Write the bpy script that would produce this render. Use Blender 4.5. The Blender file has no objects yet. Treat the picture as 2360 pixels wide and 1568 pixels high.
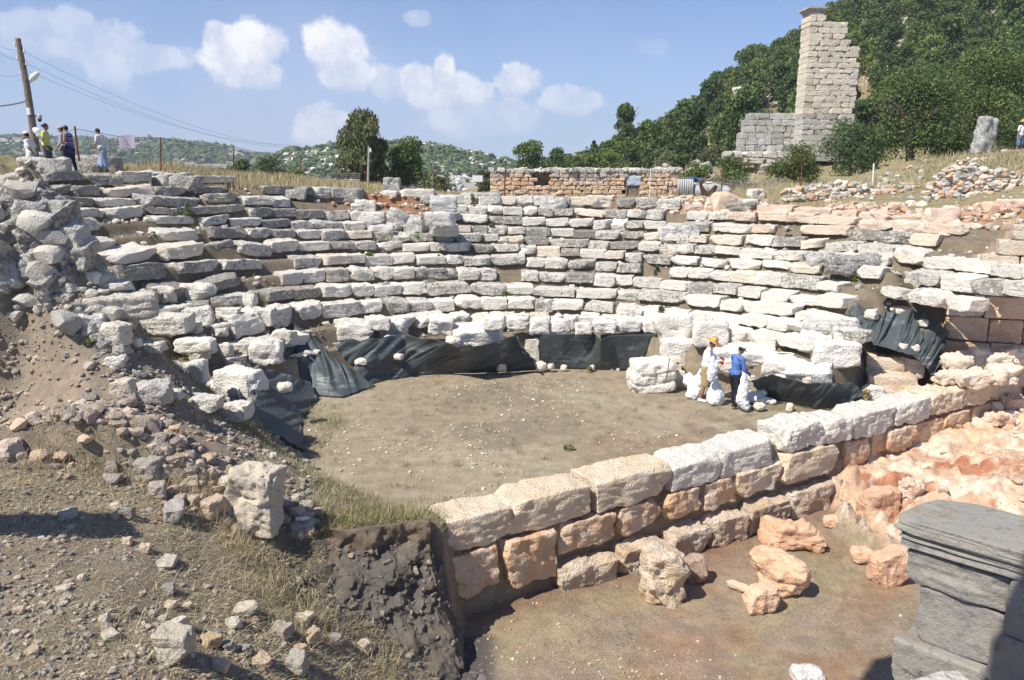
import bpy, math, random
import numpy as np
from mathutils import Vector, Matrix
R_ = math.radians
rng = np.random.default_rng(7)
random.seed(7)
sc = bpy.context.scene
col = sc.collection

# ------------------------------------------------------------------ camera
F_, CX, CY = 1770.0, 1180.0, 784.0        # focal length and centre, in units of a 2360 wide picture
PITCH, CAMH = R_(12.24), 6.0
cam_d = bpy.data.cameras.new('camera'); cam = bpy.data.objects.new('camera', cam_d); col.objects.link(cam)
cam_d.sensor_width = 36; cam_d.lens = 36 * F_ / 2360; cam_d.clip_end = 9000; cam_d.clip_start = .05
cam.location = (0, 0, CAMH); cam.rotation_euler = (R_(90) - PITCH, 0, 0)
sc.camera = cam

# ------------------------------------------------------------------ light
SUN_EL = R_(52); SUN_DIR = Vector((-.79, -.61, 0)).normalized()      # horizontal direction towards the sun
sd = Vector((SUN_DIR.x * math.cos(SUN_EL), SUN_DIR.y * math.cos(SUN_EL), math.sin(SUN_EL)))
sl = bpy.data.lights.new('sun', 'SUN'); so = bpy.data.objects.new('sun', sl); col.objects.link(so)
sl.energy = 5.0; sl.angle = R_(.53); sl.color = (1, .94, .84)
so.rotation_euler = sd.to_track_quat('Z', 'Y').to_euler(); so.location = (0, 0, 60)
sc.view_settings.view_transform = 'Standard'; sc.view_settings.look = 'None'
sc.view_settings.exposure = 0.45; sc.view_settings.gamma = 1

def ray(x, y):
    u = (x - CX) / F_; v = (y - CY) / F_
    return Vector((u, math.cos(PITCH) - v * math.sin(PITCH), -math.sin(PITCH) - v * math.cos(PITCH)))
def P(x, y, Y=None, z=None):
    d = ray(x, y)
    t = Y / d.y if Y is not None else (z - CAMH) / d.z
    return Vector((d.x * t, d.y * t, CAMH + d.z * t))
def mpp(Y):                                # metres per picture unit at depth Y
    return Y / F_ * 1.0

# ------------------------------------------------------------------ node helpers
class NT:
    def __init__(s, tree): s.t = tree; s.n = tree.nodes; s.l = tree.links
    def new(s, typ, **k):
        nd = s.n.new(typ)
        for a, b in k.items(): setattr(nd, a, b)
        return nd
    def put(s, sock, v):
        if v is None: return
        if isinstance(v, bpy.types.NodeSocket): s.l.new(v, sock)
        else: sock.default_value = v
    def m(s, op, a, b=None, c=None, clamp=False):
        nd = s.new('ShaderNodeMath', operation=op); nd.use_clamp = clamp
        s.put(nd.inputs[0], a); s.put(nd.inputs[1], b)
        if c is not None: s.put(nd.inputs[2], c)
        return nd.outputs[0]
    def mix(s, f, a, b, bt='MIX'):
        nd = s.new('ShaderNodeMix', data_type='RGBA', blend_type=bt)
        s.put(nd.inputs[0], f); s.put(nd.inputs[6], c4(a)); s.put(nd.inputs[7], c4(b))
        return nd.outputs[2]
    def noise(s, sc_, det=4, rough=.55, vec=None, dist=0, dim='3D'):
        nd = s.new('ShaderNodeTexNoise', noise_dimensions=dim)
        nd.inputs['Scale'].default_value = sc_; nd.inputs['Detail'].default_value = det
        nd.inputs['Roughness'].default_value = rough; nd.inputs['Distortion'].default_value = dist
        if vec is not None: s.l.new(vec, nd.inputs['Vector'])
        return nd.outputs[0]
    def vor(s, sc_, vec=None, feat='F1', out=0, rnd=1):
        nd = s.new('ShaderNodeTexVoronoi', feature=feat); nd.inputs['Scale'].default_value = sc_
        nd.inputs['Randomness'].default_value = rnd
        if vec is not None: s.l.new(vec, nd.inputs['Vector'])
        return nd.outputs[out]
    def ramp(s, f, lo, hi, a=0., b=1.):
        nd = s.new('ShaderNodeMapRange'); nd.interpolation_type = 'SMOOTHSTEP'
        s.put(nd.inputs[0], f); s.put(nd.inputs[1], lo); s.put(nd.inputs[2], hi); s.put(nd.inputs[3], a); s.put(nd.inputs[4], b)
        return nd.outputs[0]
def c4(v):
    if isinstance(v, (tuple, list)) and len(v) == 3: return (v[0], v[1], v[2], 1)
    return v
def new_mat(name):
    m = bpy.data.materials.new(name); m.use_nodes = True
    nt = NT(m.node_tree); nt.n.clear()
    out = nt.new('ShaderNodeOutputMaterial'); bs = nt.new('ShaderNodeBsdfPrincipled')
    nt.l.new(bs.outputs[0], out.inputs[0])
    bs.inputs['Roughness'].default_value = .9
    try: bs.inputs['Specular IOR Level'].default_value = .25
    except Exception: pass
    return m, nt, bs
def bump(nt, bs, h, dist, strength=1.0):
    b = nt.new('ShaderNodeBump'); b.inputs['Strength'].default_value = strength; b.inputs['Distance'].default_value = dist
    nt.l.new(h, b.inputs['Height']); nt.l.new(b.outputs[0], bs.inputs['Normal'])

def world_vec(nt):
    g = nt.new('ShaderNodeNewGeometry'); return g.outputs['Position']

# one stone material: tint comes from the object's own colour (or from the face colour attribute "tint")
def stone_mat(name, attr=False, lich=.5, bd=.05, sc_=1.0, pale=(.80, .765, .69), pf=.45, spk=.35):
    m, nt, bs = new_mat(name)
    pos = world_vec(nt)
    if attr:
        a = nt.new('ShaderNodeAttribute'); a.attribute_name = 'tint'; tint = a.outputs['Color']; al = a.outputs['Alpha']
    else:
        oi = nt.new('ShaderNodeObjectInfo'); tint = oi.outputs['Color']; al = oi.outputs['Alpha']
    n1 = nt.noise(1.7 * sc_, 5, .6, pos); n2 = nt.noise(9 * sc_, 6, .7, pos); n3 = nt.noise(38 * sc_, 3, .7, pos)
    c = nt.mix(nt.ramp(n1, .35, .7), tint, nt.mix(pf, tint, pale))
    # grey lichen patches, more where the alpha is high
    thr = nt.m('SUBTRACT', .70, nt.m('MULTIPLY', al, .28))
    nz = nt.m('ADD', nt.m('MULTIPLY', n2, .62), nt.m('MULTIPLY', n1, .38))
    lm = nt.ramp(nz, nt.m('SUBTRACT', thr, .05), nt.m('ADD', thr, .07))
    c = nt.mix(nt.m('MULTIPLY', lm, lich), c, (.11, .108, .10))
    sp = nt.ramp(n3, .58, .72); c = nt.mix(nt.m('MULTIPLY', sp, spk), c, (.13, .12, .105))
    c = nt.mix(nt.m('MULTIPLY', nt.ramp(n2, .3, .5, 1, 0), .35), c, (.62, .50, .36))
    nt.l.new(c, bs.inputs['Base Color'])
    st_ = nt.ramp(nt.noise(5.5 * sc_, 5, .7, pos, .8), .56, .66); c = nt.mix(nt.m('MULTIPLY', st_, nt.m('MULTIPLY', al, .38)), c, (.20, .185, .155))
    nt.l.new(c, bs.inputs['Base Color'])
    h = nt.m('ADD', nt.m('MULTIPLY', n2, 1.0), nt.m('MULTIPLY', n3, .35))
    h = nt.m('ADD', h, nt.m('MULTIPLY', nt.vor(16 * sc_, pos), .5))
    bump(nt, bs, h, bd, .9)
    return m
def simple_mat(name, c, rough=.85, n=0., nsc=8, bd=0, metal=0, c2=None):
    m, nt, bs = new_mat(name)
    tc = nt.new('ShaderNodeTexCoord'); v = tc.outputs['Object']
    nz = nt.noise(nsc, 5, .6, v)
    c2 = c2 or tuple(x * (1 - n) for x in c)
    nt.l.new(nt.mix(nt.ramp(nz, .35, .65), c, c2), bs.inputs['Base Color'])
    bs.inputs['Roughness'].default_value = rough; bs.inputs['Metallic'].default_value = metal
    if bd: bump(nt, bs, nz, bd)
    return m
M = {}
M['stone'] = stone_mat('limestone', lich=.72, spk=.5, sc_=1.35)
M['stone_pale'] = stone_mat('pale_limestone', lich=.25)
M['field'] = stone_mat('field_stone', lich=.35, bd=.025, sc_=2.4, pf=.10)
M['orange'] = stone_mat('orange_limestone', lich=.12, bd=.03, sc_=1.6, pf=.30, pale=(.80, .66, .52))
M['masonry'] = stone_mat('masonry_stone', attr=True, lich=.45, bd=.06)
M['rubble'] = stone_mat('rubble_stone', attr=True, lich=.3, bd=.03, sc_=2.0, pf=.12)
M['rusty'] = simple_mat('rusty_iron', (.26, .09, .045), .8, .6, 20)
M['grey_metal'] = simple_mat('grey_metal', (.45, .45, .44), .5, .2, 6)
M['white_metal'] = simple_mat('white_paint', (.8, .8, .8), .4, .08, 6)
M['wood'] = simple_mat('weathered_wood', (.27, .22, .17), .9, .5, 9, .02)
M['dark'] = simple_mat('black_plastic', (.02, .02, .022), .4)
M['wire'] = simple_mat('wire_metal', (.16, .16, .17), .6)
M['sack'] = simple_mat('white_woven_sack', (.80, .81, .84), .6, .06, 14, .02)
M['glass'] = simple_mat('clear_plastic', (.6, .66, .66), .15)

# ------------------------------------------------------------------ numeric noise
_perm = rng.permutation(4096); _val = rng.random(4096)
def _h(i, j, k=0): return _val[_perm[(_perm[(_perm[i & 4095] + j) & 4095] + k) & 4095]]
def vnoise(p, s=0):
    p = np.asarray(p, float) + s * 17.31
    i = np.floor(p).astype(int); f = p - i; f = f * f * (3 - 2 * f)
    x, y, z = i[..., 0], i[..., 1], i[..., 2]; fx, fy, fz = f[..., 0], f[..., 1], f[..., 2]
    def L(a, b, t): return a + (b - a) * t
    c00 = L(_h(x, y, z), _h(x + 1, y, z), fx); c10 = L(_h(x, y + 1, z), _h(x + 1, y + 1, z), fx)
    c01 = L(_h(x, y, z + 1), _h(x + 1, y, z + 1), fx); c11 = L(_h(x, y + 1, z + 1), _h(x + 1, y + 1, z + 1), fx)
    return L(L(c00, c10, fy), L(c01, c11, fy), fz) * 2 - 1
def fbm(p, oct_=4, s=0, g=.5):
    a = 1.; o = 0; p = np.asarray(p, float)
    for k in range(oct_): o = o + a * vnoise(p, s + k * 3.7); p = p * 2.03; a *= g
    return o
def fb2(X, Y, sc_, oct_=4, s=0, g=.5):
    return fbm(np.stack([X * sc_, Y * sc_, np.zeros_like(X) + .5], -1), oct_, s, g)
def sstep(a, b, x):
    t = np.clip((x - a) / (b - a), 0, 1); return t * t * (3 - 2 * t)

def tps(pts, lam=.02):
    p = np.array([[q[0], q[1]] for q in pts], float); z = np.array([q[2] for q in pts], float); n = len(p)
    def U(r): return np.where(r > 1e-9, r * r * np.log(np.maximum(r, 1e-9)), 0)
    K = U(np.linalg.norm(p[:, None] - p[None], axis=2)) + lam * np.eye(n)
    A = np.zeros((n + 3, n + 3)); A[:n, :n] = K; A[:n, n] = 1; A[:n, n + 1:] = p; A[n, :n] = 1; A[n + 1:, :n] = p.T
    w = np.linalg.solve(A, np.concatenate([z, [0, 0, 0]]))
    def f(X, Y):
        o = w[n] + w[n + 1] * X + w[n + 2] * Y
        for i in range(n): o = o + w[i] * U(np.hypot(X - p[i, 0], Y - p[i, 1]))
        return o
    return f

# ------------------------------------------------------------------ mesh helpers
def mesh_np(name, V, F, mat=None, smooth=False, tint=None, sharp=None):
    me = bpy.data.meshes.new(name); V = np.asarray(V, np.float32); F = np.asarray(F, np.int32)
    n, k = F.shape
    me.vertices.add(len(V)); me.vertices.foreach_set('co', V.ravel())
    me.loops.add(n * k); me.loops.foreach_set('vertex_index', F.ravel())
    me.polygons.add(n); me.polygons.foreach_set('loop_start', np.arange(0, n * k, k, dtype=np.int32))
    me.polygons.foreach_set('loop_total', np.full(n, k, np.int32))
    me.polygons.foreach_set('use_smooth', np.full(n, smooth, bool))
    if tint is not None:
        at = me.color_attributes.new('tint', 'FLOAT_COLOR', 'POINT'); at.data.foreach_set('color', np.asarray(tint, np.float32).ravel())
    me.update(calc_edges=True); me.validate()
    if sharp is not None and smooth: me.set_sharp_from_angle(angle=R_(sharp))
    if mat: me.materials.append(mat)
    return me
def tag(o, label=None, cat=None, group=None, kind=None):
    if o is None: print('EMPTY', label); return o
    if label: o['label'] = label
    if cat: o['category'] = cat
    if group: o['group'] = group
    if kind: o['kind'] = kind
    return o
def add(name, me, parent=None, loc=None, rot=None, color=None):
    o = bpy.data.objects.new(name, me); col.objects.link(o)
    if parent: o.parent = parent
    if loc is not None: o.location = loc
    if rot is not None: o.rotation_euler = rot
    if color is not None: o.color = color
    return o
def empty(name, loc, rz=0, label=None, cat=None, group=None):
    o = bpy.data.objects.new(name, None); col.objects.link(o); o.location = loc; o.rotation_euler = (0, 0, rz); o.empty_display_size = .2
    return tag(o, label, cat, group)
def copy_tree(o, parent=None):
    c = o.copy(); col.objects.link(c)
    if parent: c.parent = parent
    for ch in list(o.children): copy_tree(ch, c)
    return c

_cg = {}
def cube_grid(n):                     # subdivided cube surface in [-1,1]^3 with shared vertices, quads
    if n in _cg: return _cg[n]
    idx = {}; V = []; F = []
    def vid(p):
        k = tuple(int(round(c * n)) for c in p)
        if k not in idx: idx[k] = len(V); V.append([2 * c / n - 1 for c in k])
        return idx[k]
    for ax in range(3):
        for side in (0, 1):
            for i in range(n):
                for j in range(n):
                    q = []
                    for a, b in ((0, 0), (1, 0), (1, 1), (0, 1)):
                        p = [0, 0, 0]; p[ax] = side; p[(ax + 1) % 3] = (i + a) / n; p[(ax + 2) % 3] = (j + b) / n
                        q.append(vid(p))
                    F.append(q if side else q[::-1])
    _cg[n] = (np.array(V, float), np.array(F)); return _cg[n]
_ico = {}
def ico(s=1):
    if s in _ico: return _ico[s]
    import bmesh
    bm = bmesh.new(); bmesh.ops.create_icosphere(bm, subdivisions=s, radius=1)
    V = np.array([v.co[:] for v in bm.verts]); F = np.array([[v.index for v in f.verts] for f in bm.faces]); bm.free()
    _ico[s] = (V, F); return _ico[s]
def block_v(size, seed, n=9, rnd=.12, rough=.04, cuts=6, cutd=.25, pits=0., cyl=False, strata=.045):
    """worn stone block, verts centred in x,y with its bottom at z=0"""
    r = np.random.default_rng(seed); V, F = cube_grid(n); V = V.copy(); sz = np.array(size) / 2
    rr = rnd * min(size) * 1.4
    p = V * sz; q = np.clip(p, -(sz - rr), sz - rr); d = p - q; L = np.linalg.norm(d, axis=1, keepdims=True)
    p = q + d / np.maximum(L, 1e-9) * np.minimum(L, rr)
    if cyl:
        a = np.arctan2(V[:, 2], V[:, 1]); m_ = np.maximum(abs(V[:, 1]), abs(V[:, 2])); p[:, 1] = np.cos(a) * m_ * sz[1]; p[:, 2] = np.sin(a) * m_ * sz[2]
    for c in range(cuts):
        nv = r.normal(size=3); nv /= np.linalg.norm(nv)
        if r.random() < .5: nv = np.sign(nv) * (abs(nv) * .6 + .4); nv /= np.linalg.norm(nv)
        sup = np.abs(nv * sz).sum(); off = sup * (1 - cutd * r.random() - .06)
        s_ = p @ nv - off; p = p - np.where(s_ > 0, s_, 0)[:, None] * nv * .92
    nrm = p / (np.linalg.norm(p / sz, axis=1, keepdims=True) * sz * sz + 1e-9); nrm /= np.linalg.norm(nrm, axis=1, keepdims=True) + 1e-9
    w = min(size); o = seed * 3.13 % 97
    nz = fbm(p / w * 1.6 + o, 4, seed % 13, .6) * rough * w * 1.3
    nz2 = -np.abs(vnoise(p / w * 4.5 + o, 2)) * rough * w * .8
    g_ = p[:, 2] / w * r.uniform(1.5, 3.2) + fbm(p / w * .8 + o + 9, 2, 4) * .55; fr = g_ - np.floor(g_) - .5
    nz2 = nz2 - np.exp(-(fr / .10) ** 2) * strata * w * np.clip(vnoise(p / w * 1.1 + o, 7) + .55, 0, 1)
    if pits: nz2 = nz2 - pits * w * np.maximum(vnoise(p / w * 7 + o, 5) - .25, 0)
    p = p + nrm * (nz + nz2)[:, None]
    p[:, 2] += sz[2]
    return p, F
def block_obj(name, size, seed, loc, rot, color, mat='stone', parent=None, **k):
    V, F = block_v(size, seed, **k)
    me = mesh_np(name, V, F, M[mat], True, sharp=38)
    return add(name, me, parent, loc, rot, color)
class Acc:                            # collects many shapes with the same face size into one mesh, with a tint per vertex
    def __init__(s): s.V = []; s.F = []; s.C = []; s.n = 0
    def add(s, V, F, c=(.5, .5, .5, .5)):
        s.V.append(V); s.F.append(F + s.n); s.C.append(np.tile(np.asarray(c, float), (len(V), 1)) if np.ndim(c) == 1 else c); s.n += len(V)
    def build(s, name, mat, parent=None, smooth=True, sharp=38, loc=None):
        if not s.V: return None
        me = mesh_np(name, np.concatenate(s.V), np.concatenate(s.F), mat, smooth, np.concatenate(s.C), sharp)
        return add(name, me, parent, loc)
def rotm(rx, ry, rz): return np.array(Matrix.Rotation(rz, 3, 'Z') @ Matrix.Rotation(ry, 3, 'Y') @ Matrix.Rotation(rx, 3, 'X'))
def tube(pts, rad, seg=8, cap=True):
    """quads tube through points; rad scalar or list"""
    pts = [Vector(p) for p in pts]; n = len(pts); rad = [rad] * n if np.isscalar(rad) else list(rad)
    V = []; F = []
    up = Vector((0, 0, 1))
    for i, p in enumerate(pts):
        d = (pts[min(i + 1, n - 1)] - pts[max(i - 1, 0)]).normalized()
        a = d.cross(up if abs(d.z) < .95 else Vector((1, 0, 0))).normalized(); b = d.cross(a)
        for k in range(seg):
            t = 2 * math.pi * k / seg; V.append(p + (a * math.cos(t) + b * math.sin(t)) * rad[i])
    for i in range(n - 1):
        for k in range(seg):
            F.append([i * seg + k, i * seg + (k + 1) % seg, (i + 1) * seg + (k + 1) % seg, (i + 1) * seg + k])
    if cap:
        for base, p in ((0, pts[0]), ((n - 1) * seg, pts[-1])):
            V.append(p); c = len(V) - 1
            for k in range(0, seg, 2): F.append([c, base + k, base + (k + 1) % seg, base + (k + 2) % seg])
    return np.array([v[:] for v in V]), np.array(F)
def tube_obj(name, pts, rad, mat, parent=None, seg=8):
    V, F = tube(pts, rad, seg); return add(name, mesh_np(name, V, F, M[mat], True, sharp=50), parent)
def box_v(sx, sy, sz):
    V, F = cube_grid(1); return V * np.array([sx / 2, sy / 2, sz / 2]), F

# ------------------------------------------------------------------ layout of the theatre
TC = (0.5, 15.5); R0, TR = 8.0, .8
ROWS = {
 0: [(900, 790), (1200, 770), (1450, 770), (1700, 800), (1900, 840)],
 1: [(560, 800), (787, 749), (987, 731), (1171, 731), (1354, 734), (1450, 737), (1755, 771), (1900, 790)],
 2: [(420, 765), (500, 739), (670, 707), (787, 701), (987, 694), (1171, 692), (1354, 702), (1670, 731), (1735, 734), (1960, 765)],
 3: [(250, 760), (360, 730), (495, 696), (560, 681), (617, 674), (670, 669), (787, 661), (987, 656), (1171, 660), (1380, 672), (1440, 674), (1608, 682), (1690, 697), (1800, 709), (1920, 737), (2000, 750)],
 4: [(165, 695), (320, 680), (445, 654), (575, 641), (660, 631), (787, 622), (987, 621), (1171, 626), (1354, 636), (1590, 654), (1700, 664), (1830, 686), (1930, 686), (2100, 715)],
 5: [(180, 640), (290, 619), (480, 604), (787, 589), (987, 591), (1171, 594), (1354, 606), (1585, 622), (1625, 626), (1720, 631), (1812, 637), (1915, 654), (2013, 664), (2120, 674), (2230, 690)],
 6: [(150, 590), (230, 584), (335, 576), (490, 562), (645, 560), (787, 560), (987, 564), (1171, 567), (1354, 580), (1612, 599), (1723, 602), (1800, 607), (2000, 620), (2190, 637), (2360, 655)],
 7: [(180, 556), (260, 547), (334, 538), (470, 524), (645, 529), (787, 532), (987, 540), (1171, 546), (1354, 558), (1645, 572), (1750, 577), (2000, 590), (2250, 602), (2360, 615)],
 8: [(160, 515), (334, 505), (448, 498), (615, 508), (700, 511), (787, 514), (987, 518), (1171, 525), (1354, 534), (1650, 545), (1745, 546), (1840, 552), (2000, 568), (2088, 573), (2260, 580)],
 9: [(130, 480), (340, 480), (500, 476), (650, 482), (787, 488), (987, 490), (1171, 502), (1354, 508), (1600, 517), (1648, 518), (1910, 525), (1980, 532), (2090, 537), (2200, 545)],
 10: [(110, 455), (257, 456), (400, 452), (560, 452), (650, 456), (787, 468), (987, 472), (1171, 479), (1354, 484), (1588, 490), (1730, 490), (1880, 495), (1980, 507), (2140, 514), (2220, 520)],
 11: [(80, 432), (277, 432), (458, 432), (650, 432), (787, 434), (987, 450), (1171, 454), (1400, 458), (1587, 459), (1720, 465), (1830, 480), (1950, 488), (2140, 500)],
 12: [(90, 404), (240, 402), (387, 396), (460, 408)],
 13: [(40, 372), (150, 368), (262, 368)],
}
def ring_pt(x, y, R):
    d = ray(x, y); r = d.x / d.y
    a = r * r + 1; b = -2 * (r * TC[0] + TC[1]); c = TC[0] ** 2 + TC[1] ** 2 - R * R
    Y = (-b + math.sqrt(max(b * b - 4 * a * c, 0))) / (2 * a)
    return P(x, y, Y=Y)
ROW3 = {}
for k, pts in ROWS.items():
    L = []
    for i in range(len(pts) - 1):
        for t in np.linspace(0, 1, 6)[:-1]:
            L.append((pts[i][0] * (1 - t) + pts[i + 1][0] * t, pts[i][1] * (1 - t) + pts[i + 1][1] * t))
    L.append(pts[-1])
    q = [ring_pt(x, y, R0 + TR * k) for x, y in L]
    ph = np.array([math.atan2(p.y - TC[1], p.x - TC[0]) for p in q]); z = np.array([p.z for p in q])
    ph = np.where(ph < -1.6, ph + 2 * math.pi, ph)
    o = np.argsort(ph); ROW3[k] = (ph[o], z[o])
def zrow(k, ph):
    k = int(k)
    if k >= 12:
        p11, z11 = ROW3[11]; base = np.interp(ph, p11, z11) + .37 * (k - 11)
        if k in ROW3:
            p, z = ROW3[k]; w = sstep(p[0] - .15, p[0], ph); return base * (1 - w) + np.interp(ph, p, z) * w
        return base
    p, z = ROW3[k]
    return np.interp(ph, p, z)

SL0 = np.array([-1.4, 12.4]); SLD = np.array([.866, .5]); SLN = np.array([-.5, .866])     # stage wall line
def sdist(X, Y): return (X - SL0[0]) * SLN[0] + (Y - SL0[1]) * SLN[1]
def salong(X, Y): return (X - SL0[0]) * SLD[0] + (Y - SL0[1]) * SLD[1]
def T3(x, y, z=None, Y=None):
    p = P(x, y, z=z, Y=Y); return (p.x, p.y, p.z)
# left bank / rubble shoulder (top side of the cut)
BANK = tps([T3(0, 980, z=2.4), T3(270, 965, z=2.3), T3(420, 1010, z=1.75), T3(520, 1075, z=1.25), T3(650, 1100, z=.8), T3(640, 1215, Y=11.1), T3(800, 1130, z=.35),
            T3(960, 1200, Y=11.8), T3(900, 1206, Y=11.7), T3(760, 1218, Y=11.5), T3(690, 1070, z=.1), T3(640, 1000, z=.35), T3(560, 950, z=.7), T3(470, 900, z=1.3), T3(430, 810, z=1.7), T3(300, 850, z=2.0),
            T3(300, 765, z=2.1), T3(200, 800, z=2.6), T3(150, 700, z=3.1), T3(60, 700, z=3.7), T3(0, 760, z=3.3), T3(0, 640, z=4.2), T3(60, 560, z=4.7), T3(0, 480, z=5.3), T3(90, 480, z=5.2),
            T3(50, 420, z=5.85), T3(700, 900, z=.3), (-14, 12, 4.3), (-14, 20, 5.6), (-20, 15, 5.5), (-12, 26, 6.3), (-20, 28, 6.4), (-9, 8.5, 2.6), (3, 13, 0), (0, 15, 0), (0, 18, 0), (-1, 12.4, .1)], .01)
# foreground slope (camera side of the cut)
FORE = tps([(-3.9, 10.9, .55), (-3.4, 6.9, .95), (-.8, 10.6, -1.65), (-2.2, 9.05, -.55), (-4.7, 6.2, 1.45), (-7.5, 10.6, 2.0), (-2.9, 10.0, -.1), (-1.95, 10.3, -.9), (-5.7, 10.9, 1.5),
            (-1.4, 8, -1.0), (-.6, 8.6, -1.7), (-9, 6, 2.2), (-5, 2, 1.9), (-2, 4, .3), (-1, 2, -.5), (0, 6, -1.7), (-12, 10, 3.0), (-9, 0, 2.5), (-1.2, 9.6, -1.5), (-.5, 11.5, -1.75)], .01)
# land above and behind the rows
UP = tps([T3(480, 405, Y=38), T3(300, 385, Y=34), T3(100, 372, Y=33), T3(470, 432, Y=31.5), T3(620, 420, Y=33.5), T3(700, 428, Y=38), T3(850, 445, Y=38), T3(1000, 446, Y=36), T3(1130, 456, Y=37), T3(1350, 458, Y=37), T3(1560, 456, Y=37),
          T3(1800, 436, Y=37), T3(1700, 448, Y=36), T3(1950, 428, Y=38), T3(2050, 405, Y=42), T3(2265, 352, Y=41), T3(2360, 350, Y=41), T3(2000, 402, Y=47), T3(1850, 425, Y=47), T3(2150, 375, Y=48), T3(2210, 395, Y=38), T3(2100, 440, Y=33), T3(2360, 400, Y=34), T3(2360, 470, Y=27), T3(2200, 470, Y=30),
          (-30, 34, 6.6), (-30, 50, 6.4), (0, 55, 4.2), (-20, 60, 4.0), (20, 56, 6.4), (40, 52, 9.5), (30, 60, 9.6), (0, 48, 4.9), (22, 44, 6.6), (28, 30, 7.6)], .01)
def lip_s(X, Y):                       # signed distance in front (-) / behind (+) of the cut's lip line
    xs = np.array([-30, -8., -5.7, -3.9, -2.6, -1.35, -1.0]); ys = np.array([10.2, 10.62, 11.15, 11.1, 11.45, 11.75, 11.8])
    return Y - np.interp(X, xs, ys)
def sdpoly(X, Y, poly):                # signed distance to a polygon, negative inside
    d = np.full(X.shape, 1e9); ins = np.zeros(X.shape, bool); n = len(poly)
    for i in range(n):
        ax, ay = poly[i]; bx, by = poly[(i + 1) % n]; ex, ey = bx - ax, by - ay
        t = np.clip(((X - ax) * ex + (Y - ay) * ey) / (ex * ex + ey * ey), 0, 1)
        d = np.minimum(d, np.hypot(X - ax - t * ex, Y - ay - t * ey))
        c = ((ay > Y) != (by > Y)) & (X < (bx - ax) * (Y - ay) / ((by - ay) if by != ay else 1e-9) + ax); ins ^= c
    return np.where(ins, -d, d)
BPOLY = [(-80, -20), (-80, 13)] + [tuple(P(x, y, z=z)[:2]) for x, y, z in ((0, 560, 4.7), (150, 690, 3.2), (240, 775, 2.2), (360, 850, 1.7), (500, 930, 1.0), (600, 985, .5), (690, 1050, 0), (720, 1100, 0), (900, 1165, .1))] + [(-1.0, 12.7), (-.9, 9), (-.9, -20)]
HILL = tps([T3(600, 455, Y=54), T3(900, 455, Y=54), T3(1100, 450, Y=54), T3(1250, 450, Y=54), T3(1400, 445, Y=54), T3(1550, 436, Y=54), T3(1700, 425, Y=54), T3(1850, 412, Y=54), T3(2000, 396, Y=54), T3(1250, 440, Y=80), T3(1400, 430, Y=85), T3(1200, 408, Y=60), T3(1500, 404, Y=60), T3(1700, 402, Y=56), T3(2150, 368, Y=52), T3(1300, 398, Y=100), T3(1400, 360, Y=110), T3(1500, 326, Y=115), T3(1620, 262, Y=120), T3(1750, 170, Y=128), T3(1880, 85, Y=135),
            T3(2000, 5, Y=140), T3(2360, -190, Y=150), T3(1700, 305, Y=85), T3(1850, 225, Y=88), T3(2100, 150, Y=92), T3(2360, 100, Y=92), T3(2200, 305, Y=60), T3(2360, 290, Y=58), T3(1600, 360, Y=85), (160, 210, 66), (90, 210, 40), (20, 170, -2), (-60, 150, -22),
            (-60, 70, -1), (-20, 75, -3), (0, 66, 2), (-30, 110, -14), T3(1170, 420, Y=100), (90, 60, 22), (60, 50, 12), (-60, 50, 5)], .05)
def land(X, Y): return HILL(X, Y) + fb2(X, Y, .06, 4, 111) * 1.0 * sstep(55, 80, Y) + fb2(X, Y, .35, 4, 5) * .12
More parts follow.
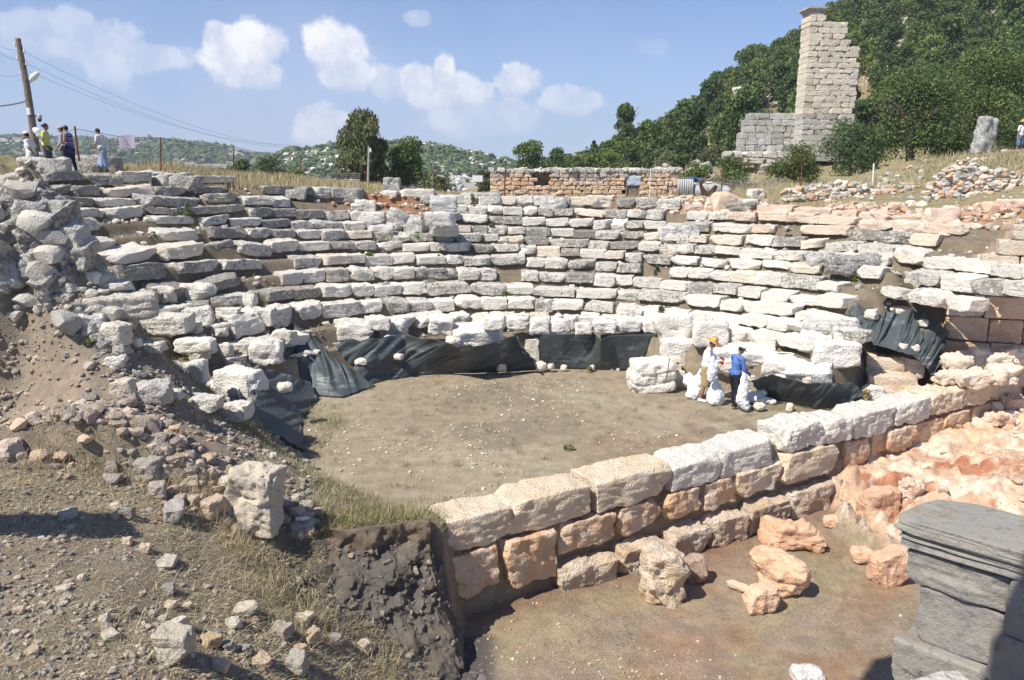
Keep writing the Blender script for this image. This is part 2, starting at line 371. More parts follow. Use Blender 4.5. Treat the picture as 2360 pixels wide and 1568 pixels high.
def G(X, Y, det=True):
    X = np.asarray(X, float); Y = np.asarray(Y, float)
    dx, dy = X - TC[0], Y - TC[1]; Rr = np.hypot(dx, dy); ph = np.arctan2(dy, dx); ph = np.where(ph < -1.6, ph + 2 * np.pi, ph)
    wob = fb2(X, Y, .9, 2, 3) * .06 if det else 0
    kk = (Rr + wob - R0) / TR
    z = np.zeros_like(X)
    prev = np.zeros_like(X)
    for k in range(0, 15):
        zk = zrow(k, ph) - .10
        if k < 3: wr_ = .1 + [1.1, .9, .4][k] * np.maximum(sstep(.72, .50, ph), sstep(2.75, 2.95, ph) * .6)
        else: wr_ = .16
        z = z + (zk - prev) * sstep(.12 + .22 * (k == 0), .16 + wr_ + .20 * (k == 0), kk - k); prev = zk
    kmax = 11.6 + 3.0 * sstep(2.45, 2.62, ph)
    wu = sstep(kmax - .15, kmax + 1.1, kk); up = UP(X, Y)
    if det: up = up + fb2(X, Y, .35, 4, 5) * .12
    th = z * (1 - wu) + up * wu
    sdv = sdist(X, Y)
    # the seating is cut off along the passage beside the stage wall
    yb = np.interp(X, [3, 9.2, 12.3, 12.6, 14.5, 30], [16.4, 20.0, 21.7, 22.0, 21.3, 16.0]); wdt = np.interp(X, [9, 10, 12.2, 12.6], [.3, 1.7, 1.7, .2])
    wc = sstep(0, 1, (Y - yb + wob) / wdt)
    th = np.where(X > 3, th * wc, th)
    # left bank replaces the seating below a diagonal edge
    b = BANK(X, Y)
    if det: b = b + fb2(X, Y, .8, 5, 9, .6) * .13 * sstep(.2, .9, b)
    wb = sstep(.3, -.3, sdpoly(X, Y, BPOLY) + (fb2(X, Y, 1.2, 3, 61) * .2 if det else 0))
    top = th * (1 - wb) + b * wb
    # foreground and pit
    f = FORE(X, Y)
    if det: f = f + fb2(X, Y, .9, 5, 21, .6) * .05
    f = np.where(X > -2, np.minimum(f, np.maximum(-1.7, f)), f)
    pit = -1.7 + (fb2(X, Y, .5, 4, 31) * .05 if det else 0)
    rock = sstep(0, 1, (X - (7.6 + .25 * (15.5 - Y))) / 1.5 + (fb2(X, Y, 1.1, 4, 41, .6) * .7 if det else 0)) * sstep(9, 11, Y)
    pit = pit + rock * (.72 + .09 * (X - 8) + ((fb2(X, Y, .8, 5, 43, .6) * .22 - np.abs(fb2(X, Y, 1.7, 5, 44, .62)) * .15 + fb2(X, Y, 4.5, 3, 46, .6) * .02) if det else 0))
    f = np.maximum(f, -1.72); f = f * (1 - sstep(-1.6, -.5, X)) + pit * sstep(-1.6, -.5, X)
    s = lip_s(X, Y); wd = np.interp(X, [-8, -4, -2.6, -1.0], [.12, .2, .55, .5])
    wf = sstep(-1, 0, s / wd + (fb2(X, Y, 2.6, 5, 51, .65) * .4 if det else 0))
    left = f * (1 - wf) + top * wf
    ws = sstep(-.32, -.12, sdv)                       # wall line: pit in front, orchestra behind
    right = pit * (1 - ws) + top * ws
    w2 = sstep(-1.12, -.88, X + (fb2(X, Y, 2.2, 4, 53, .6) * .12 if det else 0))
    z = left * (1 - w2) + right * w2
    wl = sstep(46, 56, Y)
    return z if not np.any(wl > 0) else z * (1 - wl) + land(X, Y) * wl
def g1(x, y): return float(G(np.array([x]), np.array([y]))[0])
def hit(x, y, y0=5.0, y1=60.0):
    d = ray(x, y); Ys = np.arange(y0, y1, .05); t = Ys / d.y
    zz = CAMH + d.z * t; g = G(d.x * t, Ys); b = np.where(zz <= g)[0]
    if len(b) == 0: return P(x, y, Y=y1)
    return P(x, y, Y=Ys[b[0]])

# ------------------------------------------------------------------ ground sheet
def axis(segs):
    o = []
    for a, b, st in segs: o += list(np.arange(a, b, st))
    return np.array(o + [segs[-1][1]])
gx = axis([(-70, -30, 1.5), (-30, -14, .3), (-14, 17, .085), (17, 30, .25), (30, 90, 1.2)])
gy = axis([(-6, 3.5, .4), (3.5, 26, .085), (26, 38, .14), (38, 62, .4)])
GX, GY = np.meshgrid(gx, gy); GZ = G(GX, GY)
ny, nx = GX.shape
ii = np.arange(ny * nx).reshape(ny, nx)
GF = np.stack([ii[:-1, :-1], ii[:-1, 1:], ii[1:, 1:], ii[1:, :-1]], -1).reshape(-1, 4)
# what each place is made of: rgb = soil colour, alpha = straw cover
def mixc(a, b, w): return a + (b - a) * w[..., None]
def ground_colour(X, Y):
    sdv = sdist(X, Y); Rr = np.hypot(X - TC[0], Y - TC[1]); ls = lip_s(X, Y)
    n1 = fb2(X, Y, .5, 4, 71); n2 = fb2(X, Y, 2.2, 4, 73); n3 = fb2(X, Y, .18, 3, 75)
    c = np.zeros(X.shape + (3,)) + np.array([.33, .27, .195])           # orchestra earth
    c = mixc(c, np.array([.37, .315, .225]), sstep(-.2, .5, n1 + .3 * n2))
    c = mixc(c, np.array([.26, .18, .12]), sstep(.1, .6, n3 + .4 * n2) * .8)
    c = mixc(c, np.array([.235, .20, .145]), sstep(.05, .45, fb2(X, Y, .33, 4, 78) + .25 * n2) * .8)
    bank = sstep(.4, -.4, sdpoly(X, Y, BPOLY)); c = mixc(c, np.array([.27, .222, .172]) + 0 * c, bank * .85)
    thw = sstep(.3, .6, (Rr - R0) / TR) * (1 - bank) * (sdv > 1.2); c = mixc(c, np.array([.175, .145, .105]) + 0 * c, thw * .9)
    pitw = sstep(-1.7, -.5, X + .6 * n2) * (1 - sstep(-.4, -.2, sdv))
    pc = np.zeros_like(c) + np.array([.30, .235, .18]); pc = mixc(pc, np.array([.34, .28, .18]), sstep(-.1, .5, n1 + .3 * n2 + .25 * sstep(9, 13, Y)))
    pc = mixc(pc, np.array([.30, .17, .105]), .75 * sstep(.28, .75, n3 + .25 * n2 + .35 * np.exp(-((X - 1.5) / 2.2) ** 2 - ((Y - 9.5) / 1.6) ** 2) + .4 * np.exp(-((X - 6.5) / 1.4) ** 2 - ((Y - 10.5) / 2.) ** 2)))
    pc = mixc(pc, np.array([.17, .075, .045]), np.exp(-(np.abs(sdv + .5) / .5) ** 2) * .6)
    rock = sstep(.1, .6, (X - (7.6 + .25 * (15.5 - Y))) / .8 + fb2(X, Y, 1.1, 4, 41, .6) * .7) * sstep(9, 11, Y)
    rc = np.zeros_like(c) + np.array([.60, .41, .28]); rc = mixc(rc, np.array([.72, .61, .49]), sstep(.0, .5, fb2(X, Y, 2.3, 5, 77, .65))); rc = mixc(rc, np.array([.42, .18, .10]), sstep(.35, .7, fb2(X, Y, 1.4, 5, 79, .65)))
    pc = mixc(pc, rc, rock)
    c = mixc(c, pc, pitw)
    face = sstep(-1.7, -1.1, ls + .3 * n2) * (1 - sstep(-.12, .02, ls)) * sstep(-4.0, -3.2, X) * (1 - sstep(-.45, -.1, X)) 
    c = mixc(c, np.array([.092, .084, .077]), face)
    # red earth scarp at the back right
    ph = np.arctan2(Y - TC[1], X - TC[0]); kk = (Rr - R0) / TR
    red = sstep(10.2, 11.2, kk) * (1 - sstep(13.5, 15, kk)) * sstep(3, 6, X); c = mixc(c, np.array([.42, .25, .15]), red * (.6 + .4 * sstep(-.3, .3, n2)))
    red2 = np.exp(-((X + 4.9) / 1.3) ** 2) * sstep(9, 10, kk) * (1 - sstep(11.6, 12.2, kk)); c = mixc(c, np.array([.38, .17, .08]), np.clip(red2, 0, 1))
    up = sstep(11.8, 12.6, kk) * (1 - red) * (Y > 20); c = mixc(c, np.array([.30, .26, .14]), up * .8)
    straw = .35 + .25 * n1 + .75 * sstep(-.6, -.1, -ls) * (X < -1.2) + .3 * up - .5 * face - .8 * rock * pitw - .3 * red
    return np.concatenate([c, np.clip(straw, 0, 1)[..., None]], -1)
GC = ground_colour(GX, GY)
def ground_mat():
    m, nt, bs = new_mat('ground_soil'); pos = world_vec(nt)
    a = nt.new('ShaderNodeAttribute'); a.attribute_name = 'tint'
    n1 = nt.noise(3.1, 6, .65, pos); n2 = nt.noise(22, 5, .7, pos); n3 = nt.noise(90, 3, .6, pos)
    c = a.outputs['Color']
    c = nt.mix(nt.ramp(n1, .3, .7), nt.mix(.16, c, (.10, .08, .06)), nt.mix(1, c, (1.32, 1.3, 1.27), 'MULTIPLY'))
    c = nt.mix(nt.m('MULTIPLY', nt.ramp(n2, .40, .72), .34), c, (.13, .10, .07))
    # bits of dry straw and small pebbles
    mp = nt.new('ShaderNodeMapping'); nt.l.new(pos, mp.inputs[0]); mp.inputs['Scale'].default_value = (40, 9, 20); mp.inputs['Rotation'].default_value = (0, 0, .6)
    mp2 = nt.new('ShaderNodeMapping'); nt.l.new(pos, mp2.inputs[0]); mp2.inputs['Scale'].default_value = (10, 44, 20); mp2.inputs['Rotation'].default_value = (0, 0, .3)
    st = nt.m('MAXIMUM', nt.noise(1.3, 2, .5, mp.outputs[0], 1.), nt.noise(1.3, 2, .5, mp2.outputs[0], 1.))
    sm = nt.m('MULTIPLY', nt.ramp(st, .58, .68), a.outputs['Alpha'])
    c = nt.mix(nt.m('MULTIPLY', sm, .75), c, (.44, .37, .22))
    v = nt.vor(26, pos); vc = nt.vor(26, pos, out=1)
    sep = nt.new('ShaderNodeSeparateColor'); nt.l.new(vc, sep.inputs[0])
    pm = nt.m('MULTIPLY', nt.ramp(v, .16, .24, 1, 0), nt.ramp(sep.outputs[0], .70, .72))
    c = nt.mix(pm, c, nt.mix(sep.outputs[1], (.50, .43, .33), (.34, .24, .17)))
    nt.l.new(c, bs.inputs['Base Color'])
    h = nt.m('ADD', nt.m('MULTIPLY', n2, .8), nt.m('ADD', nt.m('MULTIPLY', n3, .3), nt.m('ADD', nt.m('MULTIPLY', pm, .5), nt.m('MULTIPLY', sm, .3))))
    bump(nt, bs, nt.m('ADD', h, n1), .045, .9)
    return m
M['ground'] = ground_mat()
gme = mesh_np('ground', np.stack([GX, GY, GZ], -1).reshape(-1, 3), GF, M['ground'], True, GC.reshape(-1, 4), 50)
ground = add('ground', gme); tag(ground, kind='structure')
print('ground', len(GF))
def rock_variants(n, s=2, seed=0, flat=.7):
    out = []
    for i in range(n):
        V, F = ico(s); r = np.random.default_rng(seed + i); V = V * (1 + .45 * vnoise(V * 1.3 + i * 7.1)[:, None]) * np.array([1, r.uniform(.6, .95), r.uniform(flat * .6, flat)])
        for c in range(9):
            nv = r.normal(size=3); nv /= np.linalg.norm(nv); off = r.uniform(.45, .8); s_ = V @ nv - off; V = V - np.where(s_ > 0, s_, 0)[:, None] * nv
        out.append((V, F))
    return out
def bank_face():
    back = [(600, 1215, 11.3), (700, 1222, 11.6), (800, 1214, 11.8), (900, 1204, 11.95), (975, 1194, 12.1), (995, 1196, 12.3), (1008, 1215, 12.6)]
    lip = [(606, 1224, 10.98), (700, 1232, 11.1), (800, 1224, 11.2), (900, 1212, 11.3), (985, 1200, 11.4), (1003, 1208, 11.9), (1012, 1240, 12.5)]
    und = [(612, 1240, 11.02), (705, 1262, 11.15), (805, 1262, 11.25), (905, 1255, 11.35), (984, 1248, 11.45), (1006, 1262, 11.95), (1018, 1280, 12.5)]
    mid = [(640, 1262, 10.9), (735, 1330, 10.85), (830, 1360, 10.9), (930, 1380, 10.95), (1015, 1390, 11.1), (1035, 1380, 11.6), (1040, 1370, 12.5)]
    bot = [(640, 1290, 10.6), (725, 1412, 10.2), (805, 1462, 10.25), (885, 1500, 10.3), (965, 1542, 10.35), (1060, 1580, 10.55), (1066, 1470, 11.7), (1066, 1440, 12.5)]
    nu, nv = 190, 110; L = []
    for e in (back, lip, und, mid, bot):
        q = np.array([P(x, y, Y=Y)[:] for x, y, Y in e]); t = np.linspace(0, 1, len(q)); u = np.linspace(0, 1, nu); L.append(np.stack([np.interp(u, t, q[:, i]) for i in range(3)], -1))
    L = np.array(L); tv = np.array([0, .12, .2, .55, 1.0]); v = np.linspace(0, 1, nv); W = np.empty((nv, nu, 3))
    for j, vv in enumerate(v): k = min(np.searchsorted(tv, vv, side='right') - 1, 3); f = (vv - tv[k]) / (tv[k + 1] - tv[k]); W[j] = L[k] * (1 - f) + L[k + 1] * f
    env = sstep(.04, .2, v)[:, None] * (1 - .6 * sstep(.93, 1, v))[:, None]
    d = fbm(W * 1.8, 3, 201, .55) * .15 - np.abs(fbm(W * 4.5, 4, 202, .55)) * .075 + fbm(W * 13, 3, 203) * .022
    W[..., 1] -= d * env; W[..., 0] += d * env * .8; W[..., 2] += fbm(W * 4, 3, 204) * .035 * env
    i_ = np.arange(nu * nv).reshape(nv, nu); F = np.stack([i_[:-1, :-1], i_[1:, :-1], i_[1:, 1:], i_[:-1, 1:]], -1).reshape(-1, 4)
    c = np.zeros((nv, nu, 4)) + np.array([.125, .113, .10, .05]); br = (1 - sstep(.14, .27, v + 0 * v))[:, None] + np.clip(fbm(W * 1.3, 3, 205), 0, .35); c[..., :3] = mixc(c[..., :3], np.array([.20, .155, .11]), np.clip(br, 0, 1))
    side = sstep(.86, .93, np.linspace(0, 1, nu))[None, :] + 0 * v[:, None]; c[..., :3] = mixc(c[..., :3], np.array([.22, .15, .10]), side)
    fs = Acc(); rb = np.random.default_rng(41); RVb = rock_variants(6, 1, 70)
    for _ in range(260):
        j, i2 = rb.integers(24, nv - 2), rb.integers(2, nu - 2); V, F_b = RVb[rb.integers(0, 6)]; q = W[j, i2]; z_ = rb.uniform(.03, .13) * (1 + (rb.random() < .1)); cc_ = [(.16, .145, .13), (.24, .21, .18), (.12, .11, .10), (.34, .28, .21)][rb.integers(0, 4)]
        fs.add(V @ rotm(*rb.uniform(0, 6, 3)).T * z_ / 2 + q, F_b, (*cc_, .2))
    tag(fs.build('embedded_stones', M['rubble'], sharp=30), 'small stones embedded in the dark cut earth face', 'loose stones', kind='stuff')
    tag(add('bank_ground', mesh_np('bank_ground', W.reshape(-1, 3), F, M['ground'], True, c.reshape(-1, 4), 45)), kind='structure')
bank_face()
#SKY
w = bpy.data.worlds.new('World'); sc.world = w; w.use_nodes = True
nt = NT(w.node_tree); nt.n.clear()
wo = nt.new('ShaderNodeOutputWorld'); bg = nt.new('ShaderNodeBackground'); nt.l.new(bg.outputs[0], wo.inputs[0])
sky = nt.new('ShaderNodeTexSky', sky_type='NISHITA'); sky.name = 'sky'; sky.sun_disc = False
sky.sun_elevation = SUN_EL; sky.sun_rotation = math.atan2(SUN_DIR.x, SUN_DIR.y)
sky.altitude = 900; sky.air_density = 1.0; sky.dust_density = .5; sky.ozone_density = 2.2
bg.inputs[1].default_value = .090
tc = nt.new('ShaderNodeTexCoord'); sx = nt.new('ShaderNodeSeparateXYZ'); nt.l.new(tc.outputs['Generated'], sx.inputs[0])
X_, Y_, Z_ = sx.outputs
yy = nt.m('MAXIMUM', Y_, .05); A_ = nt.m('DIVIDE', X_, yy); E_ = nt.m('DIVIDE', Z_, yy)
cmb = nt.new('ShaderNodeCombineXYZ'); nt.put(cmb.inputs[0], A_); nt.put(cmb.inputs[1], E_)
cv = cmb.outputs[0]
nA = nt.noise(9, 6, .62, cv); nB = nt.noise(26, 5, .6, cv); nC = nt.noise(3.2, 5, .55, cv)
nD = nt.noise(70, 4, .6, cv); puff = nt.m('SUBTRACT', nt.m('ADD', nt.m('ADD', nt.m('MULTIPLY', nA, .62), nt.m('MULTIPLY', nB, .33)), nt.m('MULTIPLY', nD, .1)), .525)
# cloud banks: picture x, y, half width, half height, strength
CL = [(560, 130, 95, 75, 1.0), (500, 90, 38, 40, .85), (610, 110, 55, 50, 1.0), (590, 170, 90, 45, .8),
      (780, 120, 80, 62, 1.0), (800, 170, 70, 50, .8), (740, 285, 70, 60, .75), (1020, 165, 28, 45, 1.0), (965, 180, 50, 45, .95), (1050, 215, 110, 45, .85), (1190, 185, 60, 40, .85),
      (1310, 235, 75, 38, .6), (1130, 270, 130, 55, .55), (900, 190, 60, 40, .5), (230, 100, 140, 60, .42), (330, 130, 110, 45, .5), (170, 60, 60, 45, .45), (90, 90, 160, 60, .35),
      (250, 150, 60, 60, .42), (960, 45, 40, 25, .4), (1500, 110, 40, 22, .16)]
dens = None
for (x, y, rx, ry, st_) in CL:
    d = ray(x, y); a0, e0 = d.x / d.y, d.z / d.y; ra, re = rx / F_ * 1.05, ry / F_ * 1.05
    q1 = nt.m('DIVIDE', nt.m('SUBTRACT', A_, a0), ra); q2 = nt.m('DIVIDE', nt.m('SUBTRACT', E_, e0), re)
    q = nt.m('SUBTRACT', 1.0, nt.m('SQRT', nt.m('ADD', nt.m('MULTIPLY', q1, q1), nt.m('MULTIPLY', q2, q2))))
    q = nt.m('ADD', q, nt.m('MULTIPLY', puff, 2.6))
    q = nt.m('MULTIPLY', nt.m('MULTIPLY', nt.ramp(q, .02, .32), nt.ramp(q2, -1.25, -.15, .12, 1.)), st_)
    dens = q if dens is None else nt.m('MAXIMUM', dens, q)
# thin veil low in the sky, between the banks
vl = nt.m('MULTIPLY', nt.ramp(E_, .34, .0), nt.ramp(nt.m('ADD', nC, nt.m('MULTIPLY', puff, .5)), .30, .72))
vl = nt.m('MULTIPLY', vl, nt.ramp(A_, .38, -.15, .0, .62))
skyc = nt.mix(1, sky.outputs[0], (.80, .90, 1.10), 'MULTIPLY')
hz = nt.mix(nt.ramp(E_, .30, -.02, 0., .45), skyc, (4.2, 5.1, 7.6))
c = nt.mix(vl, hz, (5.2, 5.8, 7.7))
shade = nt.ramp(nt.m('ADD', nB, nt.m('MULTIPLY', nA, .6)), .66, .98)
clc = nt.mix(shade, (6.6, 6.9, 8.0), (9.8, 9.6, 9.3))
c = nt.mix(nt.m('MULTIPLY', dens, .9), c, clc)
nt.l.new(c, bg.inputs[0])

# ------------------------------------------------------------------ seating rows
def pt_px(p):                          # where a point falls in the 2360 wide picture
    d = Vector(p) - Vector((0, 0, CAMH)); f = d.y * math.cos(PITCH) - d.z * math.sin(PITCH); u = d.x / f
    v = -(d.z * math.cos(PITCH) + d.y * math.sin(PITCH)) / f
    return CX + F_ * u, CY + F_ * v
HOLES = [(8, 2215, 2400), (9, 2190, 2400), (11, 800, 985), (10, 860, 985), (9, 905, 985), (11, 1590, 1700), (1, 690, 790), (1, 1860, 2400), (2, 1030, 1060), (2, 1560, 1600), (9, 1760, 1880), (10, 700, 780),
         (6, 1870, 1990), (5, 1960, 2010), (4, 2030, 2070), (8, 1830, 1860), (8, 2130, 2180), (3, 1990, 2040), (0, 0, 2400), (12, 560, 3000), (13, 0, 3000), (11, 560, 600), (4, 1955, 2400), (3, 1935, 2400), (4, 190, 300), (3, 250, 400), (2, 400, 480)]
# (row, left, right) of rows whose blocks are clearly single long ones: picture x at the left end, then lengths follow
LONG = {(3, 1280): 95, (3, 1375): 95, (3, 1470): 105, (3, 1600): 85, (3, 1640): 140, (3, 1740): 120}
ORD = ['lowest', 'second', 'third', 'fourth', 'fifth', 'sixth', 'seventh', 'eighth', 'ninth', 'tenth', 'eleventh', 'top']
blocks = []
r2 = np.random.default_rng(11)
for k in range(1, 13):
    pts = ROWS[k]; x = pts[0][0]; xend = pts[-1][0]
    Rk = R0 + TR * k
    while x < xend:
        y = np.interp(x, [p[0] for p in pts], [p[1] for p in pts])
        p = ring_pt(x, y, Rk); dist = p.y
        wm = r2.uniform(.56, 1.0) * (1.75 if x < 520 else 1.25 if x < 800 else 1.18 if x > 1600 else 1.0)
        if r2.random() < .12: wm *= 1.5
        if x > 1700 and k >= 10: wm *= 1.25
        # tangent length seen in the picture
        ph = math.atan2(p.y - TC[1], p.x - TC[0])
        def end_x(w): 
            ph2 = ph - w / Rk; q = Vector((TC[0] + Rk * math.cos(ph2), TC[1] + Rk * math.sin(ph2), p.z)); return pt_px(q)[0]
        x2 = end_x(wm)
        for (kk_, xs), wp in LONG.items():
            if kk_ == k and x <= xs < x2 - 4:
                wm *= wp / max(x2 - x, 1); x2 = end_x(wm); break
        if x2 <= x + 3: x += 12; continue
        xm = (x + x2) / 2
        if not any(h[0] == k and h[1] < xm < h[2] for h in HOLES) and (r2.random() > (.03 if 500 < xm < 1560 else .04)):
            blocks.append((k, x, x2, ph, wm, Rk))
        x = x2
area = []
for b in blocks:
    k, x, x2, ph, wm, Rk = b; area.append((x2 - x) * (30 if x > 500 else 50))
order = np.argsort(-np.array(area)); single = set(order[:285].tolist())
small = Acc(); cnt = {}
for i, (k, x, x2, ph, wm, Rk) in enumerate(blocks):
    phc = ph - wm / Rk / 2; z = float(zrow(k, phc)); s_ = 1000 + i
    rr = np.random.default_rng(s_)
    left = x < 520; worn = left or rr.random() < .35
    hh = min(max(z - float(zrow(k - 1, phc)) if k > 1 else .4, .34), .8) * rr.uniform(.70, .92); dp = rr.uniform(.78, .95) * (1.1 if left else 1)
    rad = Rk + dp / 2 + rr.normal() * (.035 if not left else .09)
    loc = (TC[0] + rad * math.cos(phc), TC[1] + rad * math.sin(phc), z - hh + rr.normal() * .018 + .015)
    rot = (rr.normal() * (.035 if not worn else .08), rr.normal() * (.025 if not worn else .06), phc - math.pi / 2 + rr.normal() * .035)
    g = rr.random()
    # greyer towards the left and the top, whiter low and right, orange at the top right
    greyness = np.clip(.40 + .12 * (x < 700) + .10 * (k > 6) - .22 * (k < 3) - .12 * (x > 1500) + rr.normal() * .18, 0, 1)
    c = np.array([.76, .715, .635]) * (1 - greyness) + np.array([.50, .48, .435]) * greyness
    if rr.random() < .2: c = c * np.array([1.04, .95, .85])
    if k >= 9 and x > 1690 and rr.random() < (.45 if k == 9 else .9): c = np.array([.72, .56, .43]) * rr.uniform(.85, 1.05); greyness *= .3
    al = np.clip(greyness * 1.0 + .12 + rr.normal() * .2, 0, 1)
    V, F = block_v((max(wm + .015, .2), dp, hh), s_, n=14 if i in single else 10, rnd=.04 if worn else .02, rough=.075 if worn else .045, cuts=12 if worn else 7, cutd=.28 if worn else .17, strata=.06)
    if i in single:
        me = mesh_np('seat_block', V, F, M['stone'], True, sharp=36)
        o = add('seat_block', me, None, loc, rot, (*c, al)); cnt[k] = cnt.get(k, 0) + 1
        sz = 'long' if wm > 1.15 else 'short' if wm < .6 else 'squarish' if wm < .8 else 'oblong'
        cl = 'orange stained' if c[0] > c[2] * 1.4 else 'grey lichened' if greyness > .6 else 'pale grey' if greyness > .35 else 'white'
        tag(o, f"{sz} {cl} stone seat block, number {cnt[k]} from the left in the {ORD[k - 1]} seating row", 'seat block', 'stone seat blocks in the curved rows of the theatre')
    else:
        small.add(V @ rotm(*rot).T + np.array(loc), F, (*c, al))
M['stone_attr'] = stone_mat('limestone_small', attr=True, lich=.6)
o = small.build('small_seat_blocks', M['stone_attr'])
if o: tag(o, 'smaller worn seat stones filling the gaps along the curved rows', 'seat stones', kind='stuff')
print('blocks', len(blocks), 'small', len(blocks) - len(single))

# ------------------------------------------------------------------ single stones, placed by where they rest
WHITE, PALE, GREY, DGREY, ORANGE, RED, TAN = (.80, .77, .71, .15), (.68, .645, .58, .35), (.50, .49, .455, .6), (.40, .40, .385, .8), (.70, .50, .35, .15), (.56, .30, .18, .1), (.55, .43, .31, .2)
def stone(label, x, y, w, h, color, yaw=0, depth=.8, name='stone_block', mat='stone', cat='stone block', lean=(0, 0), z=None, Y=None, group=None, seed=None, sink=.05, **k):
    """x, y: bottom centre in the picture; w, h: size in the picture"""
    p = hit(x, y) if z is None and Y is None else P(x, y, z=z, Y=Y)
    s = p.y / F_ / math.cos(PITCH) * 1.0; W = w * s; H = h * s
    k.setdefault('n', 12 if w < 120 else 18); k.setdefault('rnd', .12); k.setdefault('rough', .08); k.setdefault('cuts', 7); k.setdefault('cutd', .3)
    sd_ = seed if seed is not None else int(x * 7 + y * 13) % 9973
    D = W * depth
    o = block_obj(name, (W, D, H), sd_, (p.x, p.y + D * .35, p.z - sink * H), (lean[0], lean[1], yaw), color, mat, **k)
    return tag(o, label, cat, group)
def s_at(x, off=0.0):                  # distance along the stage wall line where the column x of the picture crosses it
    d = ray(x, 1100); r = d.x / d.y; n0 = SL0 + SLN * off
    return (r * n0[1] - n0[0]) / (SLD[0] - r * SLD[1])
yaw_w = math.atan2(SLD[1], SLD[0])
wall = empty('stage_wall', (SL0[0], SL0[1], -1.7), yaw_w, 'long low stage wall of pale and orange ashlar blocks dividing orchestra from lower ground', 'stone wall')
def wall_block(x0, x1, zt, zb, off, color, dep=.86, lab=None, seed=0, **k):
    a, b = s_at(x0, off), s_at(x1, off); W = b - a
    k.setdefault('n', 24); k.setdefault('rnd', .035); k.setdefault('rough', .05); k.setdefault('cuts', 9); k.setdefault('cutd', .16); k.setdefault('strata', .02)
    o = block_obj('block', (W + .01, dep, zt - zb), 500 + seed, ((a + b) / 2, off + dep / 2, zb + 1.7), (0, random.uniform(-.02, .02), random.uniform(-.02, .02)), color, 'stage', wall, **k)
    if lab: o['label'] = lab
    return o
M['stage'] = None
def stage_mat():
    m = stone_mat('stage_wall_stone', lich=.35, bd=.055, sc_=1.3); return m
M['stage'] = stage_mat()
PO = (.66, .42, .245, .12); PW = (.70, .665, .59, .25); PM = (.70, .55, .38, .15)
top = [(978, 1035, .10, -.42, (.60, .59, .56, .3)), (1030, 1178, .18, -.45, PM), (1178, 1366, .24, -.42, PM), (1368, 1550, .24, -.40, PM), (1552, 1662, .22, -.38, PW), (1664, 1782, .24, -.40, PW)]
for i, (a, b, zt, zb, c) in enumerate(top): wall_block(a, b, zt, zb, -.38, c, seed=i)
top2 = [(1805, 1898, .42, -.18, PW), (1898, 1955, .36, -.25, PW), (1956, 2052, .36, -.25, PW), (2053, 2130, .36, -.28, PW), (2132, 2200, .42, -.2, PM), (2201, 2262, .42, -.2, PM), (2263, 2330, .45, -.2, PM), (2331, 2420, .5, -.1, PM)]
for i, (a, b, zt, zb, c) in enumerate(top2): wall_block(a, b, zt, zb, -.40, c, seed=20 + i, rough=.08)
mid = [(1035, 1148, -.47, -1.32, PO, 0), (1165, 1288, -.46, -1.38, PO, -.08), (1292, 1424, -.44, -1.02, PO, 0), (1428, 1532, -.42, -1.0, PO, .02), (1540, 1625, -.40, -1.0, PO, 0), (1630, 1700, -.38, -.98, PO, .02),
       (1705, 1800, -.30, -.92, PM, -.02), (1802, 1938, -.20, -.9, PM, -.04), (1945, 2000, -.30, -.9, PO, .06), (2003, 2035, -.30, -.9, PO, .12), (2040, 2098, -.28, -.88, PO, 0), (2100, 2160, -.28, -.85, PO, .05), (2162, 2225, -.25, -.8, PO, 0), (2226, 2280, -.22, -.75, PO, .04), (2281, 2340, -.2, -.7, PO, 0)]
for i, (a, b, zt, zb, c, o_) in enumerate(mid): wall_block(a, b, zt, zb, -.42 + o_, c, seed=40 + i, rough=.07, cutd=.24, dep=.6)
low = [(1300, 1430, -1.22, -1.78, -.12), (1440, 1560, -1.2, -1.75, -.15), (1565, 1650, -1.15, -1.75, -.2), (1655, 1735, -1.12, -1.75, -.2), (1740, 1830, -1.1, -1.75, -.16), (1835, 1935, -1.08, -1.75, -.1), (1940, 2040, -1.0, -1.7, -.12), (2045, 2130, -.95, -1.6, -.1)]
for i, (a, b, zt, zb, o_) in enumerate(low): wall_block(a, b, zt, zb, -.55 + o_, (.54, .40, .27, .2), seed=70 + i, rough=.08, cutd=.26, dep=.6)

# retaining wall at the right end of the seating
rw = empty('retaining_wall', (12.6, 22.0, 0), math.atan2(-.75, 2.0), 'tall wall of large squared orange blocks closing the right end of the seating', 'stone wall')
sx_ = [[0, .95, 2.1, 3.2, 4.3, 5.4], [0, 1.1, 1.95, 2.7, 3.6, 4.6, 5.6], [0, 1.2, 3.0, 3.9, 5.2], [0, 1.25, 2.35, 3.3, 4.3, 5.3]]
zz_ = [(2.62, 1.98), (1.97, 1.3), (1.29, .72), (.71, .1)]
sd0 = 300
for ci, (zt, zb) in enumerate(zz_):
    for a, b in zip(sx_[ci][:-1], sx_[ci][1:]):
        sd0 += 1; c = PM if ci == 0 and a < .1 else (.66, .44, .28, .15) if ci else (.70, .52, .36, .15)
        if ci == 0 and a < .1: c = (.70, .68, .62, .4)
        block_obj('block', (b - a - .01, .7, zt - zb), sd0, ((a + b) / 2, .1, zb), (0, 0, 0), c, 'stage', rw, n=14, rnd=.05, rough=.04, cuts=3, cutd=.1)
